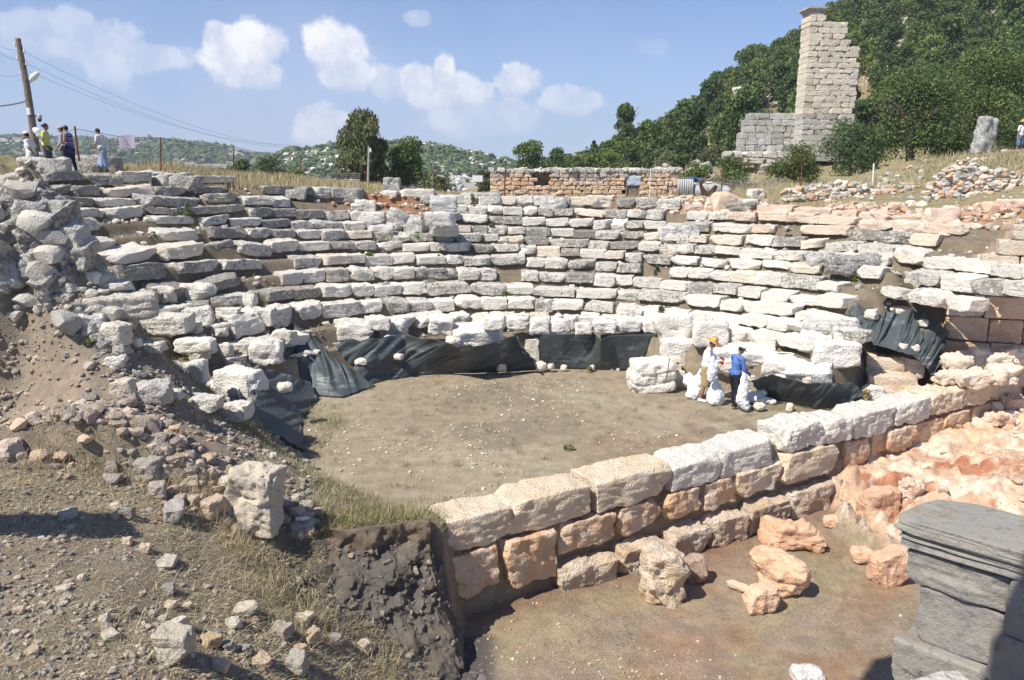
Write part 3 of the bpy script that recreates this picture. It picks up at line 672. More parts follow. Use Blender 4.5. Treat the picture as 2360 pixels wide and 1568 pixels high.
# stepped corner wall at the far right
sw = None
p = hit(2262, 604); p.y -= .9; p.x -= .55; sw = empty('corner_wall', p, math.atan2(-.45, 1), 'stepped corner of squared tan blocks at the right edge beside the upper rows', 'stone wall')
sc_m = p.y / F_
for i, (xo, w_, zo) in enumerate([(0, 75, 0), (76, 95, 0), (30, 80, 1), (112, 90, 1), (54, 80, 2), (136, 90, 2), (84, 95, 3)]):
    block_obj('block', (w_ * sc_m, .6, 34 * sc_m), 340 + i, ((xo + w_ / 2) * sc_m, .3, zo * 34.5 * sc_m - .1), (0, 0, 0), (.58, .48, .37, .25) if i != 6 else (.46, .45, .43, .5), 'stage', sw, n=10, rnd=.05, rough=.04, cuts=3, cutd=.12)

# ------------------------------------------------------------------ prominent loose stones
TB = 'tumbled building block'
S = stone
S('large fallen grey slab tilted on the left rows, with a shadowed front edge', 262, 735, 175, 58, (.52, .48, .41, .45), .35, .42, lean=(.05, -.05), cutd=.22)
S('huge dark weathered block under the rim, lower left of the visitors', 55, 598, 125, 58, DGREY, .1, .5)
S('angular grey block beside the dark block in the left rubble', 150, 578, 88, 62, (.52, .50, .46, .6), -.2, .6, cuts=10)
S('rounded dark boulder below the huge dark block at left', 95, 640, 95, 44, DGREY, .2, .6)
S('broad flat grey block capping the left rim below the girl', 204, 402, 116, 42, (.52, .50, .46, .8), .05, .5, cutd=.2)
S('long grey rim block left of the flat capping block, below the walking visitors', 95, 402, 98, 38, (.54, .51, .46, .6), .1, .5)
S('long flat pale slab at the top left end of the grassy terrace', 330, 428, 118, 32, (.62, .60, .56, .5), -.18, .42, cutd=.2)
S('dark lichened block right of the flat pale slab', 425, 440, 68, 34, (.48, .47, .44, .8), -.3, .6)
S('large pitted boulder resting on the grassy terrace skyline', 500, 404, 78, 24, (.50, .49, .46, .8), .0, .7, pits=.5)
S('upright square block with weathered round relief on the back terrace', 903, 448, 38, 38, (.66, .66, .65, .8), 0, .6, rnd=.05, cuts=2, cutd=.1, pits=.3)
S('small pale block lying in front of the upright square block', 898, 456, 34, 16, PALE, 0, .7)
S('long rim block of dark grey stone beside the gap in the upper rows', 782, 468, 98, 34, (.50, .50, .48, .9), -.12, .45, cutd=.18)
S('long rim block ending at the grass behind the left rows', 655, 460, 112, 26, (.50, .50, .47, .8), -.08, .4)
S('flat pale slab on the back edge between square block and fence', 960, 455, 78, 18, (.62, .58, .50, .4), 0, .5)
S('square grey block on top of the stacked pile by the gap', 1022, 490, 58, 38, (.56, .56, .54, .5), 0, .7, z=4.55, rnd=.06, cuts=2)
S('pale block under the square grey block in the stacked pile', 1013, 520, 68, 30, (.62, .60, .56, .45), .05, .7, z=4.2, rnd=.08)
S('dark grey oblong block at the foot of the stacked pile', 1022, 545, 64, 28, (.44, .45, .44, .5), 0, .7, z=3.75, rnd=.05, cuts=2)
S('tilted grey block leaning over the earth gap', 904, 528, 54, 46, (.56, .55, .52, .7), .1, .6, lean=(.0, .45))
S('upright leaning stone at the right side of the earth gap', 953, 548, 40, 52, (.56, .55, .53, .7), -.2, .7, lean=(0, .2), cuts=10)
S('broad pale block left of the tilted block in the gap', 855, 520, 62, 30, (.66, .63, .58, .5), 0, .6, rnd=.08)
S('white block above the broad pale block at the earth gap', 843, 492, 46, 30, PALE, .1, .7)
S('grey rectangular block two rows below the earth gap', 878, 545, 56, 26, (.58, .57, .55, .45), 0, .6, rnd=.06)
S('long dark curved rim block above the middle rows', 1108, 472, 94, 28, (.44, .45, .43, .7), -.16, .35, cutd=.2)
S('second dark curved rim block beside the long curved one', 1205, 478, 88, 24, (.42, .43, .41, .7), -.08, .35, cutd=.2)
S('tilted squared rim block right of the dark curved blocks', 1280, 494, 58, 34, (.54, .54, .51, .6), .1, .6, lean=(0, -.12), cutd=.2)
S('pale orange block in the line below the stone hut', 1386, 478, 62, 26, (.70, .60, .48, .2), 0, .5, rnd=.06)
S('white block left of the pale orange one below the hut', 1334, 478, 44, 24, PALE, 0, .6, rnd=.06)
S('big rough orange boulder in front of the brush pile', 1678, 486, 68, 40, (.70, .49, .34, .15), .1, .6, cuts=12, cutd=.5)
S('squat white block right of the big orange boulder', 1730, 488, 34, 28, PALE, 0, .7)
S('white boulder propped behind the squat white block', 1745, 460, 38, 24, PALE, .2, .7)
for i, (x, y, w_, h_, t_) in enumerate([(1452, 480, 26, 22, 'below the shed door'), (1487, 482, 38, 26, 'left of the long white block'), (1555, 484, 60, 24, 'long one under the shed'), (1612, 484, 26, 18, 'left of the pair of small blocks'), (1636, 484, 22, 18, 'right of the pair of small blocks'), (1590, 484, 20, 18, 'squeezed beside the long one')]):
    S(f'whitish orange rim block {t_}, below the hut', x, y, w_, h_, (.74, .64, .54, .2), 0, .6)
S('big rounded white boulder standing on the middle right rows, left one of the pair', 1540, 566, 44, 42, (.66, .65, .63, .7), .1, .7, cuts=10)
S('big rounded grey boulder standing on the middle right rows, right one of the pair', 1586, 568, 52, 46, (.60, .59, .57, .7), -.1, .7, cuts=10)
S('long dark fallen column piece lying across the right rows', 1968, 632, 132, 44, (.47, .47, .46, .85), .12, .36, cuts=5, cutd=.25, rough=.12)
S('rounded grey block left of the fallen column piece', 1893, 622, 52, 32, (.52, .51, .48, .7), 0, .7)
S('dark pitted block resting on top of the retaining wall', 2270, 690, 106, 52, (.44, .44, .43, .9), -.12, .55, Y=21.7, pits=.4, cutd=.25)
S('pale grey block left of the dark block on the retaining wall', 2200, 668, 64, 34, (.56, .55, .53, .6), -.1, .6)
S('long pale orange block at the end of the top right row', 2135, 538, 125, 28, (.76, .62, .50, .1), -.05, .3, cutd=.2)
S('rounded orange boulder in the red scarp at the upper right', 2292, 500, 48, 34, (.62, .36, .22, .1), 0, .8, cuts=10)
S('tall triangular orange rock face in the red scarp', 2180, 522, 92, 42, (.74, .54, .42, .05), .2, .3, lean=(-.4, 0), cuts=12, cutd=.5)
S('pale orange boulder at the upper right edge above the corner wall', 2345, 490, 50, 30, (.68, .48, .36, .2), 0, .7)
# carved bench blocks and the ones on the podium
S('large white slab tilted over the middle of the green netting', 1102, 792, 118, 40, (.78, .75, .68, .05), .08, .55, Y=22.9, lean=(.18, -.06), rnd=.08, cutd=.14, mat='stone_pale')
S('white block tipped forward right of the green plant', 1012, 770, 58, 44, (.80, .77, .70, .1), .1, .6, z=1.2, lean=(.3, .1))
S('grey white block left of the slab on the netting', 905, 778, 64, 42, (.72, .69, .62, .15), -.1, .6, z=1.05, lean=(.15, 0))
S('broad white block on the podium edge at left', 815, 786, 90, 40, (.70, .66, .58, .25), .05, .5, z=1.1)
S('small grey white block between broad block and slab', 870, 760, 56, 26, (.68, .65, .58, .3), 0, .6, z=1.4)
S('white boulder behind the tilted slab', 1140, 762, 50, 34, (.82, .79, .72, .1), -.1, .7, z=1.4)
for i, (x, y, w_, h_) in enumerate([(1195, 760, 52, 30), (1243, 768, 44, 36), (1290, 766, 48, 30), (1345, 770, 40, 26), (1392, 768, 52, 30), (1450, 766, 56, 34), (1506, 768, 50, 30), (1168, 740, 30, 20)]):
    S(f'pale podium block above the flat netting, number {i + 1} from the left', x, y, w_, h_, (.78, .75, .68, .2), 0, .6, z=1.22, group='pale blocks along the podium edge')
S('upright pale block between the two stretches of dark netting', 1226, 845, 34, 68, (.74, .70, .62, .15), 0, .6, z=0, rnd=.08, cutd=.15)
S('broken whitish rock face right of the flat netting', 1550, 790, 92, 70, (.80, .74, .66, .05), 0, .5, cuts=12, cutd=.4, mat='stone_pale')
S('large smooth white block standing behind the straw hat worker', 1570, 845, 92, 62, (.78, .75, .69, .05), .02, .5, rnd=.07, cuts=3, cutd=.1, mat='stone_pale', sink=0)
S('big pitted white boulder on the orchestra floor left of the sacks', 1505, 905, 104, 78, (.74, .70, .62, .15), .05, .7, z=0, rnd=.10, cutd=.2, pits=.1, rough=.05, n=26, mat='stone_pale')
S('small tan stone tucked between boulder and sacks', 1560, 895, 38, 44, (.74, .62, .48, .1), 0, .7, z=0)
S('tan ledge block behind the pitted boulder', 1545, 862, 62, 40, (.74, .60, .44, .1), 0, .6, Y=21.8)
S('white block behind the straw hat, upper one', 1640, 800, 80, 62, (.82, .77, .70, .05), -.05, .5, cutd=.2, mat='stone_pale')
S('pale rock ledge behind the workers at knee height', 1715, 868, 150, 70, (.78, .74, .68, .1), -.25, .45, cuts=12, cutd=.4, mat='stone_pale')
S('sloping pale rock slab behind the blue shirted worker', 1735, 838, 110, 40, (.80, .77, .71, .1), -.25, .55, lean=(.3, 0), mat='stone_pale')
S('big flat white slab leaning above the right dark netting, left one', 1812, 868, 98, 50, (.78, .75, .69, .05), -.3, .6, lean=(.35, .05), rnd=.07, cutd=.16, mat='stone_pale')
S('big flat white slab leaning above the right dark netting, right one', 1872, 888, 104, 52, (.78, .75, .69, .05), -.35, .6, lean=(.35, -.1), rnd=.07, cutd=.16, mat='stone_pale')
S('large squared white block above the leaning slabs', 1930, 842, 104, 58, (.76, .73, .67, .08), -.15, .55, rnd=.07, cutd=.15, mat='stone_pale')
S('upright white block left of the large squared block', 1875, 812, 72, 46, (.80, .77, .72, .15), -.2, .5, lean=(.2, .2))
S('long grey block lying at the lower right end of the rows', 1920, 775, 122, 34, (.60, .58, .55, .6), -.22, .4)
S('rounded tan grey block beside the gap at right', 1955, 792, 60, 36, (.66, .63, .58, .4), -.2, .7)
for i, (x, y, w_, h_, c) in enumerate([(2042, 866, 82, 50, (.66, .52, .38, .3)), (2095, 868, 72, 48, (.62, .49, .36, .3)), (2062, 902, 106, 40, (.64, .50, .36, .3)), (2060, 936, 104, 40, (.62, .46, .32, .2))]):
    S(['upper left block of the stepped stone stair', 'upper right block of the stepped stone stair', 'middle block of the stepped stone stair', 'bottom block of the stepped stone stair'][i] + ' beside the right netting', x, y, w_, h_, c, -.3, .7, Y=[20.9, 20.8, 20.3, 20.0][i], rnd=.05, cuts=3, cutd=.14)
S('pale standing slab fragment at the right end of the dark netting', 2012, 932, 48, 46, (.78, .74, .68, .1), -.2, .5, Y=20.0)
# lower ground: red and orange boulders
S('tall tan boulder with a hole, standing against the stage wall', 1530, 1395, 108, 150, (.56, .42, .27, .2), .15, .8, z=-1.7, cuts=12, cutd=.4, rough=.12, seed=8, n=24, name='boulder', cat='boulder')
S('small brown mottled boulder right of the tall tan boulder', 1602, 1345, 58, 68, (.34, .24, .17, .3), 0, .8, z=-1.7, cuts=10, rough=.07, name='boulder', cat='boulder', mat='orange', strata=.01)
S('broad arched orange boulder near the stage wall foot', 1828, 1268, 150, 66, (.66, .38, .235, .0), -.1, .5, z=-1.7, cuts=12, cutd=.4, rough=.10, n=30, name='boulder', cat='boulder', mat='orange', strata=.02)
S('largest orange boulder, leaning, in the middle of the lower ground', 1800, 1370, 140, 102, (.70, .43, .28, .0), -.5, .55, z=-1.7, cuts=14, cutd=.45, rough=.10, n=30, name='boulder', cat='boulder', mat='orange', strata=.02)
S('low orange boulder nearest the bottom of the lower ground group', 1756, 1412, 84, 64, (.70, .45, .30, .0), .2, .6, z=-1.7, cuts=12, rough=.07, n=22, name='boulder', cat='boulder', mat='orange', strata=.01)
S('thin orange snout of rock lying beside the low boulder', 1702, 1362, 70, 20, (.72, .50, .36, .0), -.7, .3, z=-1.7, rnd=.3, rough=.07, name='boulder', cat='boulder', mat='orange', strata=.01)
S('small flat orange stone north of the arched boulder', 1922, 1222, 42, 34, (.68, .42, .28, .0), 0, .8, z=-1.7, rnd=.3, name='boulder', cat='boulder', mat='orange', strata=.01)
S('rounded orange boulder left of the grey pier', 1992, 1300, 56, 40, (.68, .42, .28, .0), 0, .8, z=-1.7, rnd=.3, rough=.07, name='boulder', cat='boulder', mat='orange', strata=.01)
S('tall red orange boulder half hidden by the grey pier', 2058, 1350, 92, 98, (.62, .36, .23, .0), .1, .7, z=-1.7, cuts=12, rough=.07, n=24, name='boulder', cat='boulder', mat='orange', strata=.01)
S('knobbly red orange boulder at the edge of the bedrock', 2030, 1205, 92, 86, (.62, .37, .24, .0), .3, .6, z=-1.7, cuts=12, rough=.07, n=24, name='boulder', cat='boulder', mat='orange', strata=.01)
S('small orange stone between the boulders and the bedrock', 2002, 1248, 34, 14, (.68, .46, .33, .0), 0, .7, z=-1.7, name='boulder', cat='boulder', mat='orange', strata=.01)
S('smooth white boulder cut off by the bottom edge', 1868, 1590, 84, 48, (.70, .68, .63, .1), 0, .8, z=-1.7, rnd=.35, cuts=3, name='boulder', cat='boulder')
S('dark squared stone on the brown ledge below the right wall', 2065, 1078, 70, 34, (.50, .38, .27, .3), .5, .5, z=-1.35)
for i, (x, y, w_, h_) in enumerate([(2105, 1150, 60, 44), (2310, 985, 56, 34), (2340, 945, 50, 34)]):
    S(f'orange white bedrock knob right of the stage wall, number {i + 1} going up', x, y, w_, h_, (.72, .50, .36, .0), .3, .7, rough=.16, cuts=10, name='boulder', cat='boulder', group='bedrock knobs at the right')
for i, (x, y, w_, h_) in enumerate([(2215, 862, 70, 44), (2262, 850, 56, 50), (2300, 862, 60, 44), (2340, 850, 60, 50), (2245, 895, 80, 40), (2320, 890, 80, 46), (2180, 885, 50, 26)]):
    S(f'pale orange rubble stone heaped at the far right wall end, number {i + 1}', x, y, w_, h_, (.78, .64, .50, .05), .2, .7, Y=20.6 - (y - 850) * .02, rough=.14, cuts=10, group='rubble stones at the right wall end')
# left rubble and foreground
S('big pale block with pitted face standing at the edge of the dark cut', 580, 1228, 132, 158, (.52, .455, .36, .3), -.2, .75, Y=10.9, rnd=.07, rough=.10, cutd=.26, cuts=10, pits=.12, n=34, seed=31, mat='field')
S('white broken block with a rough top left of the lower netting', 552, 925, 106, 78, (.78, .74, .68, .1), -.2, .7, z=.7, cuts=12, cutd=.35)
S('round white column drum lying on its side below the broken block', 512, 915, 118, 34, (.70, .67, .61, .2), -.42, .27, z=.8, cyl=True, rnd=.02, cuts=1, rough=.05, name='column_drum', cat='column piece')
S('white boulder above the netting fold at left', 612, 838, 70, 52, (.78, .74, .68, .15), 0, .7, z=1.0)
S('squarish rounded white block above the left netting', 555, 778, 74, 42, (.74, .70, .63, .2), .05, .6, z=1.3)
S('flat white slab with a dark cavity behind it', 425, 890, 92, 56, (.72, .69, .62, .15), .1, .6, z=1.35, rnd=.06, cutd=.2)
S('long grey block edge at the top of the grassy patch', 375, 770, 120, 44, (.64, .61, .54, .5), -.1, .5, z=2.05)
S('pale block below the long grey block edge', 290, 775, 78, 24, PALE, -.1, .6, z=2.0)
S('low rough white block right of the grassy patch', 450, 815, 100, 36, (.74, .71, .64, .3), -.2, .5, z=1.6)
S('rounded pale boulder in the grassy patch', 262, 850, 48, 30, (.64, .62, .56, .3), 0, .8, name='boulder', cat='boulder')
S('grey white block at the end of the rubble above the path', 205, 760, 66, 40, (.60, .58, .54, .5), .1, .7)
S('large grey boulder on the pebbly shoulder at left', 260, 805, 66, 60, (.62, .58, .50, .3), -.2, .8, cuts=12, name='boulder', cat='boulder')
S('brownish block on the rubble slope left of the netting', 285, 915, 62, 40, (.50, .42, .34, .2), 0, .8)
S('grey rough boulder in the middle of the rubble slope', 350, 935, 78, 60, (.46, .44, .40, .4), .2, .7, cuts=12, name='boulder', cat='boulder')
for i, (x, y, w_, h_, c) in enumerate([(370, 1060, 42, 34, (.55, .46, .34, .1)), (430, 1140, 44, 42, (.52, .42, .30, .1)), (488, 1195, 60, 48, (.50, .38, .28, .1)), (340, 1110, 70, 56, (.34, .31, .27, .2)), (395, 1205, 60, 50, (.36, .33, .30, .2)), (440, 1170, 40, 26, (.46, .37, .27, .1)), (300, 1090, 50, 40, (.36, .30, .26, .2)), (405, 1010, 36, 30, (.60, .42, .28, .1)),
                                       (20, 1060, 50, 46, (.50, .42, .36, .2)), (385, 1100, 40, 30, (.5, .44, .36, .2)), (360, 1150, 46, 36, (.40, .35, .30, .2)), (515, 1130, 40, 28, (.56, .50, .42, .2)), (470, 1100, 44, 20, (.56, .46, .34, .1))]):
    S(f'loose brown stone in the collapsed rubble above the straw slope, number {i + 1}', x, y, w_, h_, c, i * .5, .8, name='rock', cat='rock', cuts=12, cutd=.4, group='loose stones in the collapsed rubble', mat='field', n=16, rnd=.08)
FG = [(395, 1530, 92, 82, (.52, .50, .45, .3), 'largest rough grey rock at the bottom of the straw slope'), (398, 1462, 62, 26, (.66, .64, .60, .2), 'white flat rock just above the largest grey rock'), (536, 1452, 38, 28, (.60, .60, .58, .3), 'rounded light grey rock right of the flat white rock'),
      (482, 1495, 50, 28, (.56, .44, .32, .1), 'tan flat rock between two grey rocks'), (525, 1505, 36, 28, (.34, .34, .34, .2), 'dark grey rock right of the tan flat rock'), (562, 1512, 34, 24, (.33, .34, .35, .2), 'dark blue grey rock next to the dark grey rock'),
      (682, 1555, 62, 60, (.40, .39, .38, .2), 'big grey rock at the bottom edge below the dark cut'), (645, 1470, 58, 24, (.42, .37, .34, .1), 'flat mauve rock below the straw'), (718, 1490, 46, 36, (.56, .44, .33, .1), 'squarish tan rock below the straw'), (770, 1488, 40, 24, (.34, .34, .35, .2), 'dark rock right of the squarish tan rock'),
      (690, 1512, 36, 22, (.60, .44, .32, .1), 'small orange tan rock'), (384, 1372, 36, 22, (.30, .31, .33, .2), 'dark slate rock lying alone on the straw'), (295, 1200, 28, 34, (.30, .30, .31, .2), 'upright dark grey stone at the edge of the shadow'), (262, 1200, 22, 16, (.55, .48, .42, .1), 'rounded stone beside the upright dark one'),
      (262, 1178, 26, 16, (.70, .64, .56, .1), 'white stone above the upright dark one'), (150, 1198, 46, 18, (.50, .49, .47, .1), 'flat pale stone lying inside the shadow'), (290, 1258, 28, 16, (.70, .58, .48, .1), 'pinkish stone right of the shadow'), (330, 1276, 28, 22, (.66, .58, .50, .1), 'angular pale stone below the pinkish one'),
      (380, 1310, 60, 14, (.56, .56, .53, .1), 'flat white flake on the straw'), (700, 1440, 44, 24, (.62, .56, .48, .1), 'pale rock under the overhanging grass'), (245, 1482, 56, 20, (.58, .55, .48, .1), 'flat whitish rock at lower left'), (68, 1518, 42, 22, (.52, .45, .38, .1), 'brownish rock in the gravel at lower left'),
      (40, 1420, 24, 20, (.58, .50, .40, .1), 'small tan stone in the gravel'), (185, 1340, 20, 14, (.68, .62, .55, .1), 'small white stone on bare earth'), (388, 1404, 30, 14, (.66, .60, .50, .1), 'cream stone near the slate rock'), (430, 1408, 24, 16, (.62, .55, .46, .1), 'rounded cream stone right of the cream one'),
      (840, 1510, 40, 30, (.56, .48, .40, .1), 'pale stone at the foot of the dark cut'), (560, 1420, 60, 20, (.64, .60, .52, .1), 'long flat cream rock on the straw'), (600, 1545, 60, 30, (.56, .46, .38, .1), 'low tan rock near the bottom edge'), (500, 1550, 50, 24, (.64, .56, .48, .1), 'pinkish white rock near the bottom edge'),
      (300, 1420, 26, 20, (.36, .32, .29, .1), 'brown stone half sunk in the straw'), (212, 1405, 22, 14, (.6, .57, .5, .1), 'round white stone left of the brown stone')]
for i, (x, y, w_, h_, c, lab) in enumerate(FG):
    S(lab, x, y, w_, h_ * 1.05, tuple(v * m_ for v, m_ in zip(c[:3], (.86, .80, .70))) + (c[3],), i * 1.3, .8, name='rock', cat='rock', cuts=12, cutd=.42, rough=.07, rnd=.08, mat='field', n=18, group='loose rocks on the foreground slope')
for i, (x, y, w_, h_) in enumerate([(147, 677, 67, 24), (245, 672, 110, 22), (209, 652, 44, 26), (374, 698, 54, 38), (440, 698, 94, 44), (360, 719, 42, 15), (437, 749, 114, 42), (360, 775, 82, 50), (430, 769, 58, 28), (491, 774, 68, 30), (431, 795, 68, 22), (451, 836, 56, 42),
        (523, 849, 78, 28), (588, 835, 120, 58), (516, 822, 42, 32), (604, 749, 66, 44), (522, 735, 58, 25), (560, 715, 58, 38), (471, 949, 94, 34), (529, 969, 90, 40), (340, 812, 70, 22), (395, 925, 50, 26), (300, 800, 50, 20), (650, 800, 60, 40)]):
    S(f'pale worn slab in the collapsed lower left rows, number {i + 1}', x, y, w_, h_, (*(np.array([.66, .63, .56]) * (.9 + .2 * ((i * 7) % 5) / 5)), .45), -.1 - .2 * ((i * 3) % 4) / 4, .55, cuts=14, cutd=.34, rough=.08, rnd=.05, n=16, group='pale slabs of the collapsed lower left rows')
r7 = np.random.default_rng(77); nb = 0
while nb < 120:
    x, y = r7.uniform(-60, 330), r7.uniform(400, 930)
    lim = np.interp(y, [400, 440, 560, 690, 770, 850, 930], [70, 90, 175, 165, 235, 310, 400]); 
    if x > lim or (y > 690 and x < lim - 70) or y < 452 - .25 * x: continue
    p = hit(x, y)
    w_ = r7.uniform(.3, .78) * F_ / p.y * (1 if y < 700 else .55); nb += 1
    S('rough grey broken stone in the tumbled heap at the left end of the rows', x, y, w_, w_ * r7.uniform(.5, .85), (*(np.array([.40, .39, .365]) * r7.uniform(.75, 1.25)), r7.uniform(.5, 1)), r7.uniform(0, 3), r7.uniform(.6, .9), name='boulder', cat='boulder', cuts=16, cutd=.45, rough=.1, rnd=.08, n=12, lean=(r7.normal() * .25, r7.normal() * .25), sink=.2, group='broken stones of the left heap')
# little stones that weigh down the netting
for i, (x, y, w_, h_, Yd) in enumerate([(898, 790, 28, 18, 22.6), (952, 800, 0, 0, 0), (1046, 798, 42, 22, 22.7), (1090, 812, 26, 14, 22.3), (1155, 858, 24, 24, 22.6), (1246, 858, 34, 26, 22.9), (1300, 855, 16, 14, 23.0), (1365, 855, 14, 14, 23.0), (830, 842, 36, 16, 21.6), (918, 830, 22, 14, 22.1),
                                          (655, 905, 34, 22, 17.6), (1850, 935, 0, 0, 0), (1700, 868, 22, 14, 20.2), (1733, 880, 20, 14, 19.9), (1800, 885, 36, 22, 19.9), (1862, 890, 26, 26, 19.7), (1753, 948, 26, 20, 18.9), (1822, 950, 22, 20, 18.9), (2012, 738, 34, 26, 21.6), (2082, 726, 42, 18, 21.7), (2130, 752, 30, 14, 21.2), (2080, 806, 30, 14, 20.6), (2110, 812, 22, 18, 20.5), (1270, 852, 18, 14, 22.9)]):
    if w_: S(f'loose pale stone weighing down the dark netting, number {i + 1}', x, y, w_, h_, (.74, .66, .56, .1), i, .8, Y=Yd, name='rock', cat='rock', rnd=.3, cuts=8, group='stones weighing down the netting', n=8, mat='stone_pale')

# ------------------------------------------------------------------ loose material nobody could count
RV2, RV1 = rock_variants(8, 2), rock_variants(8, 1, 50)
def scatter(name, label, n, box, mask, size, cols, seed, var=RV1, mat='rubble', sink=.25, zf=G, power=2.2):
    r = np.random.default_rng(seed); x0, x1, y0, y1 = box
    X = r.uniform(x0, x1, n * 6); Y = r.uniform(y0, y1, n * 6); k = mask(X, Y) > r.random(n * 6); X, Y = X[k][:n], Y[k][:n]
    Z = zf(X, Y); m = len(X); S_ = size[0] + (size[1] - size[0]) * r.random(m) ** power
    A = []; cols = np.array(cols, float); ci = r.integers(0, len(cols), m); C = cols[ci] * r.uniform(.8, 1.12, (m, 1)); C = np.clip(C, 0, .88)
    vi = r.integers(0, len(var), m); acc = Acc()
    for v in range(len(var)):
        id_ = np.where(vi == v)[0]
        if not len(id_): continue
        V, F = var[v]; a = r.uniform(0, 2 * np.pi, len(id_)); b = r.normal(0, .3, len(id_))
        ca, sa, cb, sb = np.cos(a), np.sin(a), np.cos(b), np.sin(b)
        Rm = np.stack([np.stack([ca, -sa * cb, sa * sb], -1), np.stack([sa, ca * cb, -ca * sb], -1), np.stack([0 * a, sb, cb], -1)], 1)
        W = np.einsum('nij,vj->nvi', Rm, V) * (S_[id_] / 2)[:, None, None]
        W[..., 0] += X[id_, None]; W[..., 1] += Y[id_, None]; W[..., 2] += (Z[id_] + S_[id_] * (.5 - sink) * .6)[:, None]
        nV = len(V); FF = (F[None] + (np.arange(len(id_)) * nV)[:, None, None]).reshape(-1, 3)
        cc = np.repeat(np.concatenate([C[id_], r.uniform(0, .6, (len(id_), 1))], 1)[:, None], nV, 1).reshape(-1, 4)
        acc.add(W.reshape(-1, 3), FF, cc)
    o = acc.build(name, M[mat], sharp=30); return tag(o, label, 'loose stones', kind='stuff')
GW = [(.52, .50, .45), (.38, .37, .345), (.62, .59, .52), (.46, .43, .38)]
GO = [(.66, .50, .37), (.56, .36, .23), (.70, .60, .48), (.52, .42, .32), (.44, .27, .17)]
GB = [(.36, .30, .24), (.30, .28, .25), (.48, .43, .36), (.38, .28, .21), (.22, .205, .19), (.42, .36, .29)]
def inb(X, Y): return sdpoly(X, Y, BPOLY) < .1
def kR(X, Y): return (np.hypot(X - TC[0], Y - TC[1]) - R0) / TR
heapm = lambda X, Y: (inb(X, Y) & (lip_s(X, Y) > .2)) * sstep(3.0, 3.9, G(X, Y, False)) * np.clip(.75 + fb2(X, Y, .5, 3, 90), 0.1, 1)
scatter('rubble_heap', 'heap of grey broken stones spilling down the left end of the rows', 1400, (-16, -5, 10.8, 26), heapm, (.18, .75), GW, 1, RV2, 'rubble', .25)
scatter('rubble', 'smaller grey rubble between the stones of the left heap', 1500, (-16, -4, 10.8, 26), lambda X, Y: (inb(X, Y) & (lip_s(X, Y) > .1)) * (.12 + .88 * np.maximum(np.exp(-((sdpoly(X, Y, BPOLY) + .7) / .7) ** 2), sstep(2.9, 3.6, G(X, Y, False)))), (.06, .25), GW + GB, 2, RV1)
scatter('shoulder_gravel', 'brown and grey pebbles covering the flat shoulder at left', 9500, (-12, -3.5, 10.6, 18), lambda X, Y: (inb(X, Y) & (lip_s(X, Y) > .05)) * np.clip(.55 + fb2(X, Y, .8, 3, 91), .05, 1), (.025, .16), GB, 3, RV1, power=3)
scatter('collapse_rubble', 'tumbled brown stones in the collapsed edge above the straw slope', 420, (-8.5, -3.2, 10.3, 12.6), lambda X, Y: np.exp(-((lip_s(X, Y) - .35) / .5) ** 2) * sstep(-8.3, -6.2, X), (.10, .38), [(.42, .33, .26), (.50, .42, .34), (.32, .28, .25), (.56, .42, .30)], 4, RV2)
fm = lambda X, Y: ((lip_s(X, Y) < -.1) & (X < -1.3)) * np.clip(.15 + .9 * sstep(9.6, 7.2, Y + .25 * (X + 3)) + .9 * fb2(X, Y, .9, 3, 92), .03, 1)
scatter('foreground_gravel', 'dense gravel of cream and brown pebbles at the bottom left', 6500, (-8.5, -1.0, 5.8, 11), fm, (.022, .12), GB + [(.52, .43, .33), (.50, .44, .36)], 5, RV1, sink=.4, power=2.8)
scatter('foreground_stones', 'fist sized stones scattered over the gravel at the bottom left', 110, (-8, -1.2, 6, 10.6), fm, (.08, .2), GB, 6, RV2, power=2)
scatter('cut_face_clods', 'dark earth clods and stones at the foot of the cut bank', 160, (-4.0, -.3, 10.0, 12.4), lambda X, Y: ((lip_s(X, Y) > -1.7) & (lip_s(X, Y) < -1.0)) * 1., (.04, .22), [(.075, .07, .066), (.10, .093, .087), (.065, .06, .057), (.16, .14, .125)], 7, RV2, sink=.75)
tread = lambda X, Y: ((kR(X, Y) > 0) & (kR(X, Y) < 12.5) & ~inb(X, Y) & (sdist(X, Y) > 1.4)) * np.clip(.5 + fb2(X, Y, .7, 3, 93), .05, 1)
scatter('tread_rubble', 'pale broken stones lying on the treads of the seating', 2300, (-16, 18, 16, 33), tread, (.06, .34), GW + [(.70, .64, .54), (.74, .72, .66)], 8, RV2, power=2)
scatter('tread_gravel', 'small pale gravel on the earth between seat blocks', 4500, (-16, 18, 16, 33), tread, (.02, .09), GW + GO[:1], 9, RV1)
scatter('scarp_rubble', 'orange rubble eroding from the red scarp at the upper right', 1500, (6, 24, 18, 36), lambda X, Y: ((kR(X, Y) > 10.3) & (kR(X, Y) < 15.5)) * np.clip(.7 + fb2(X, Y, .6, 3, 94), .05, 1), (.06, .5), GO + [(.74, .64, .52)], 10, RV2, power=2.6)
scatter('slope_rubble', 'pale and orange rubble scattered over the dry slope at right', 900, (14, 32, 28, 42), lambda X, Y: (kR(X, Y) > 14) * np.clip(.5 + fb2(X, Y, .4, 3, 151), .05, 1), (.08, .45), GO + GW, 16, RV2, power=2.2)
scatter('bedrock_rubble', 'angular orange and cream rubble lying on the bedrock at right', 380, (7, 17, 10, 20.5), lambda X, Y: ((sdist(X, Y) < -.5)) * sstep(.2, .8, (X - (7.6 + .25 * (15.5 - Y))) / .8) * np.clip(.4 + fb2(X, Y, .8, 3, 161), .02, 1), (.03, .34), GO + [(.72, .58, .45)], 17, RV2, power=3)
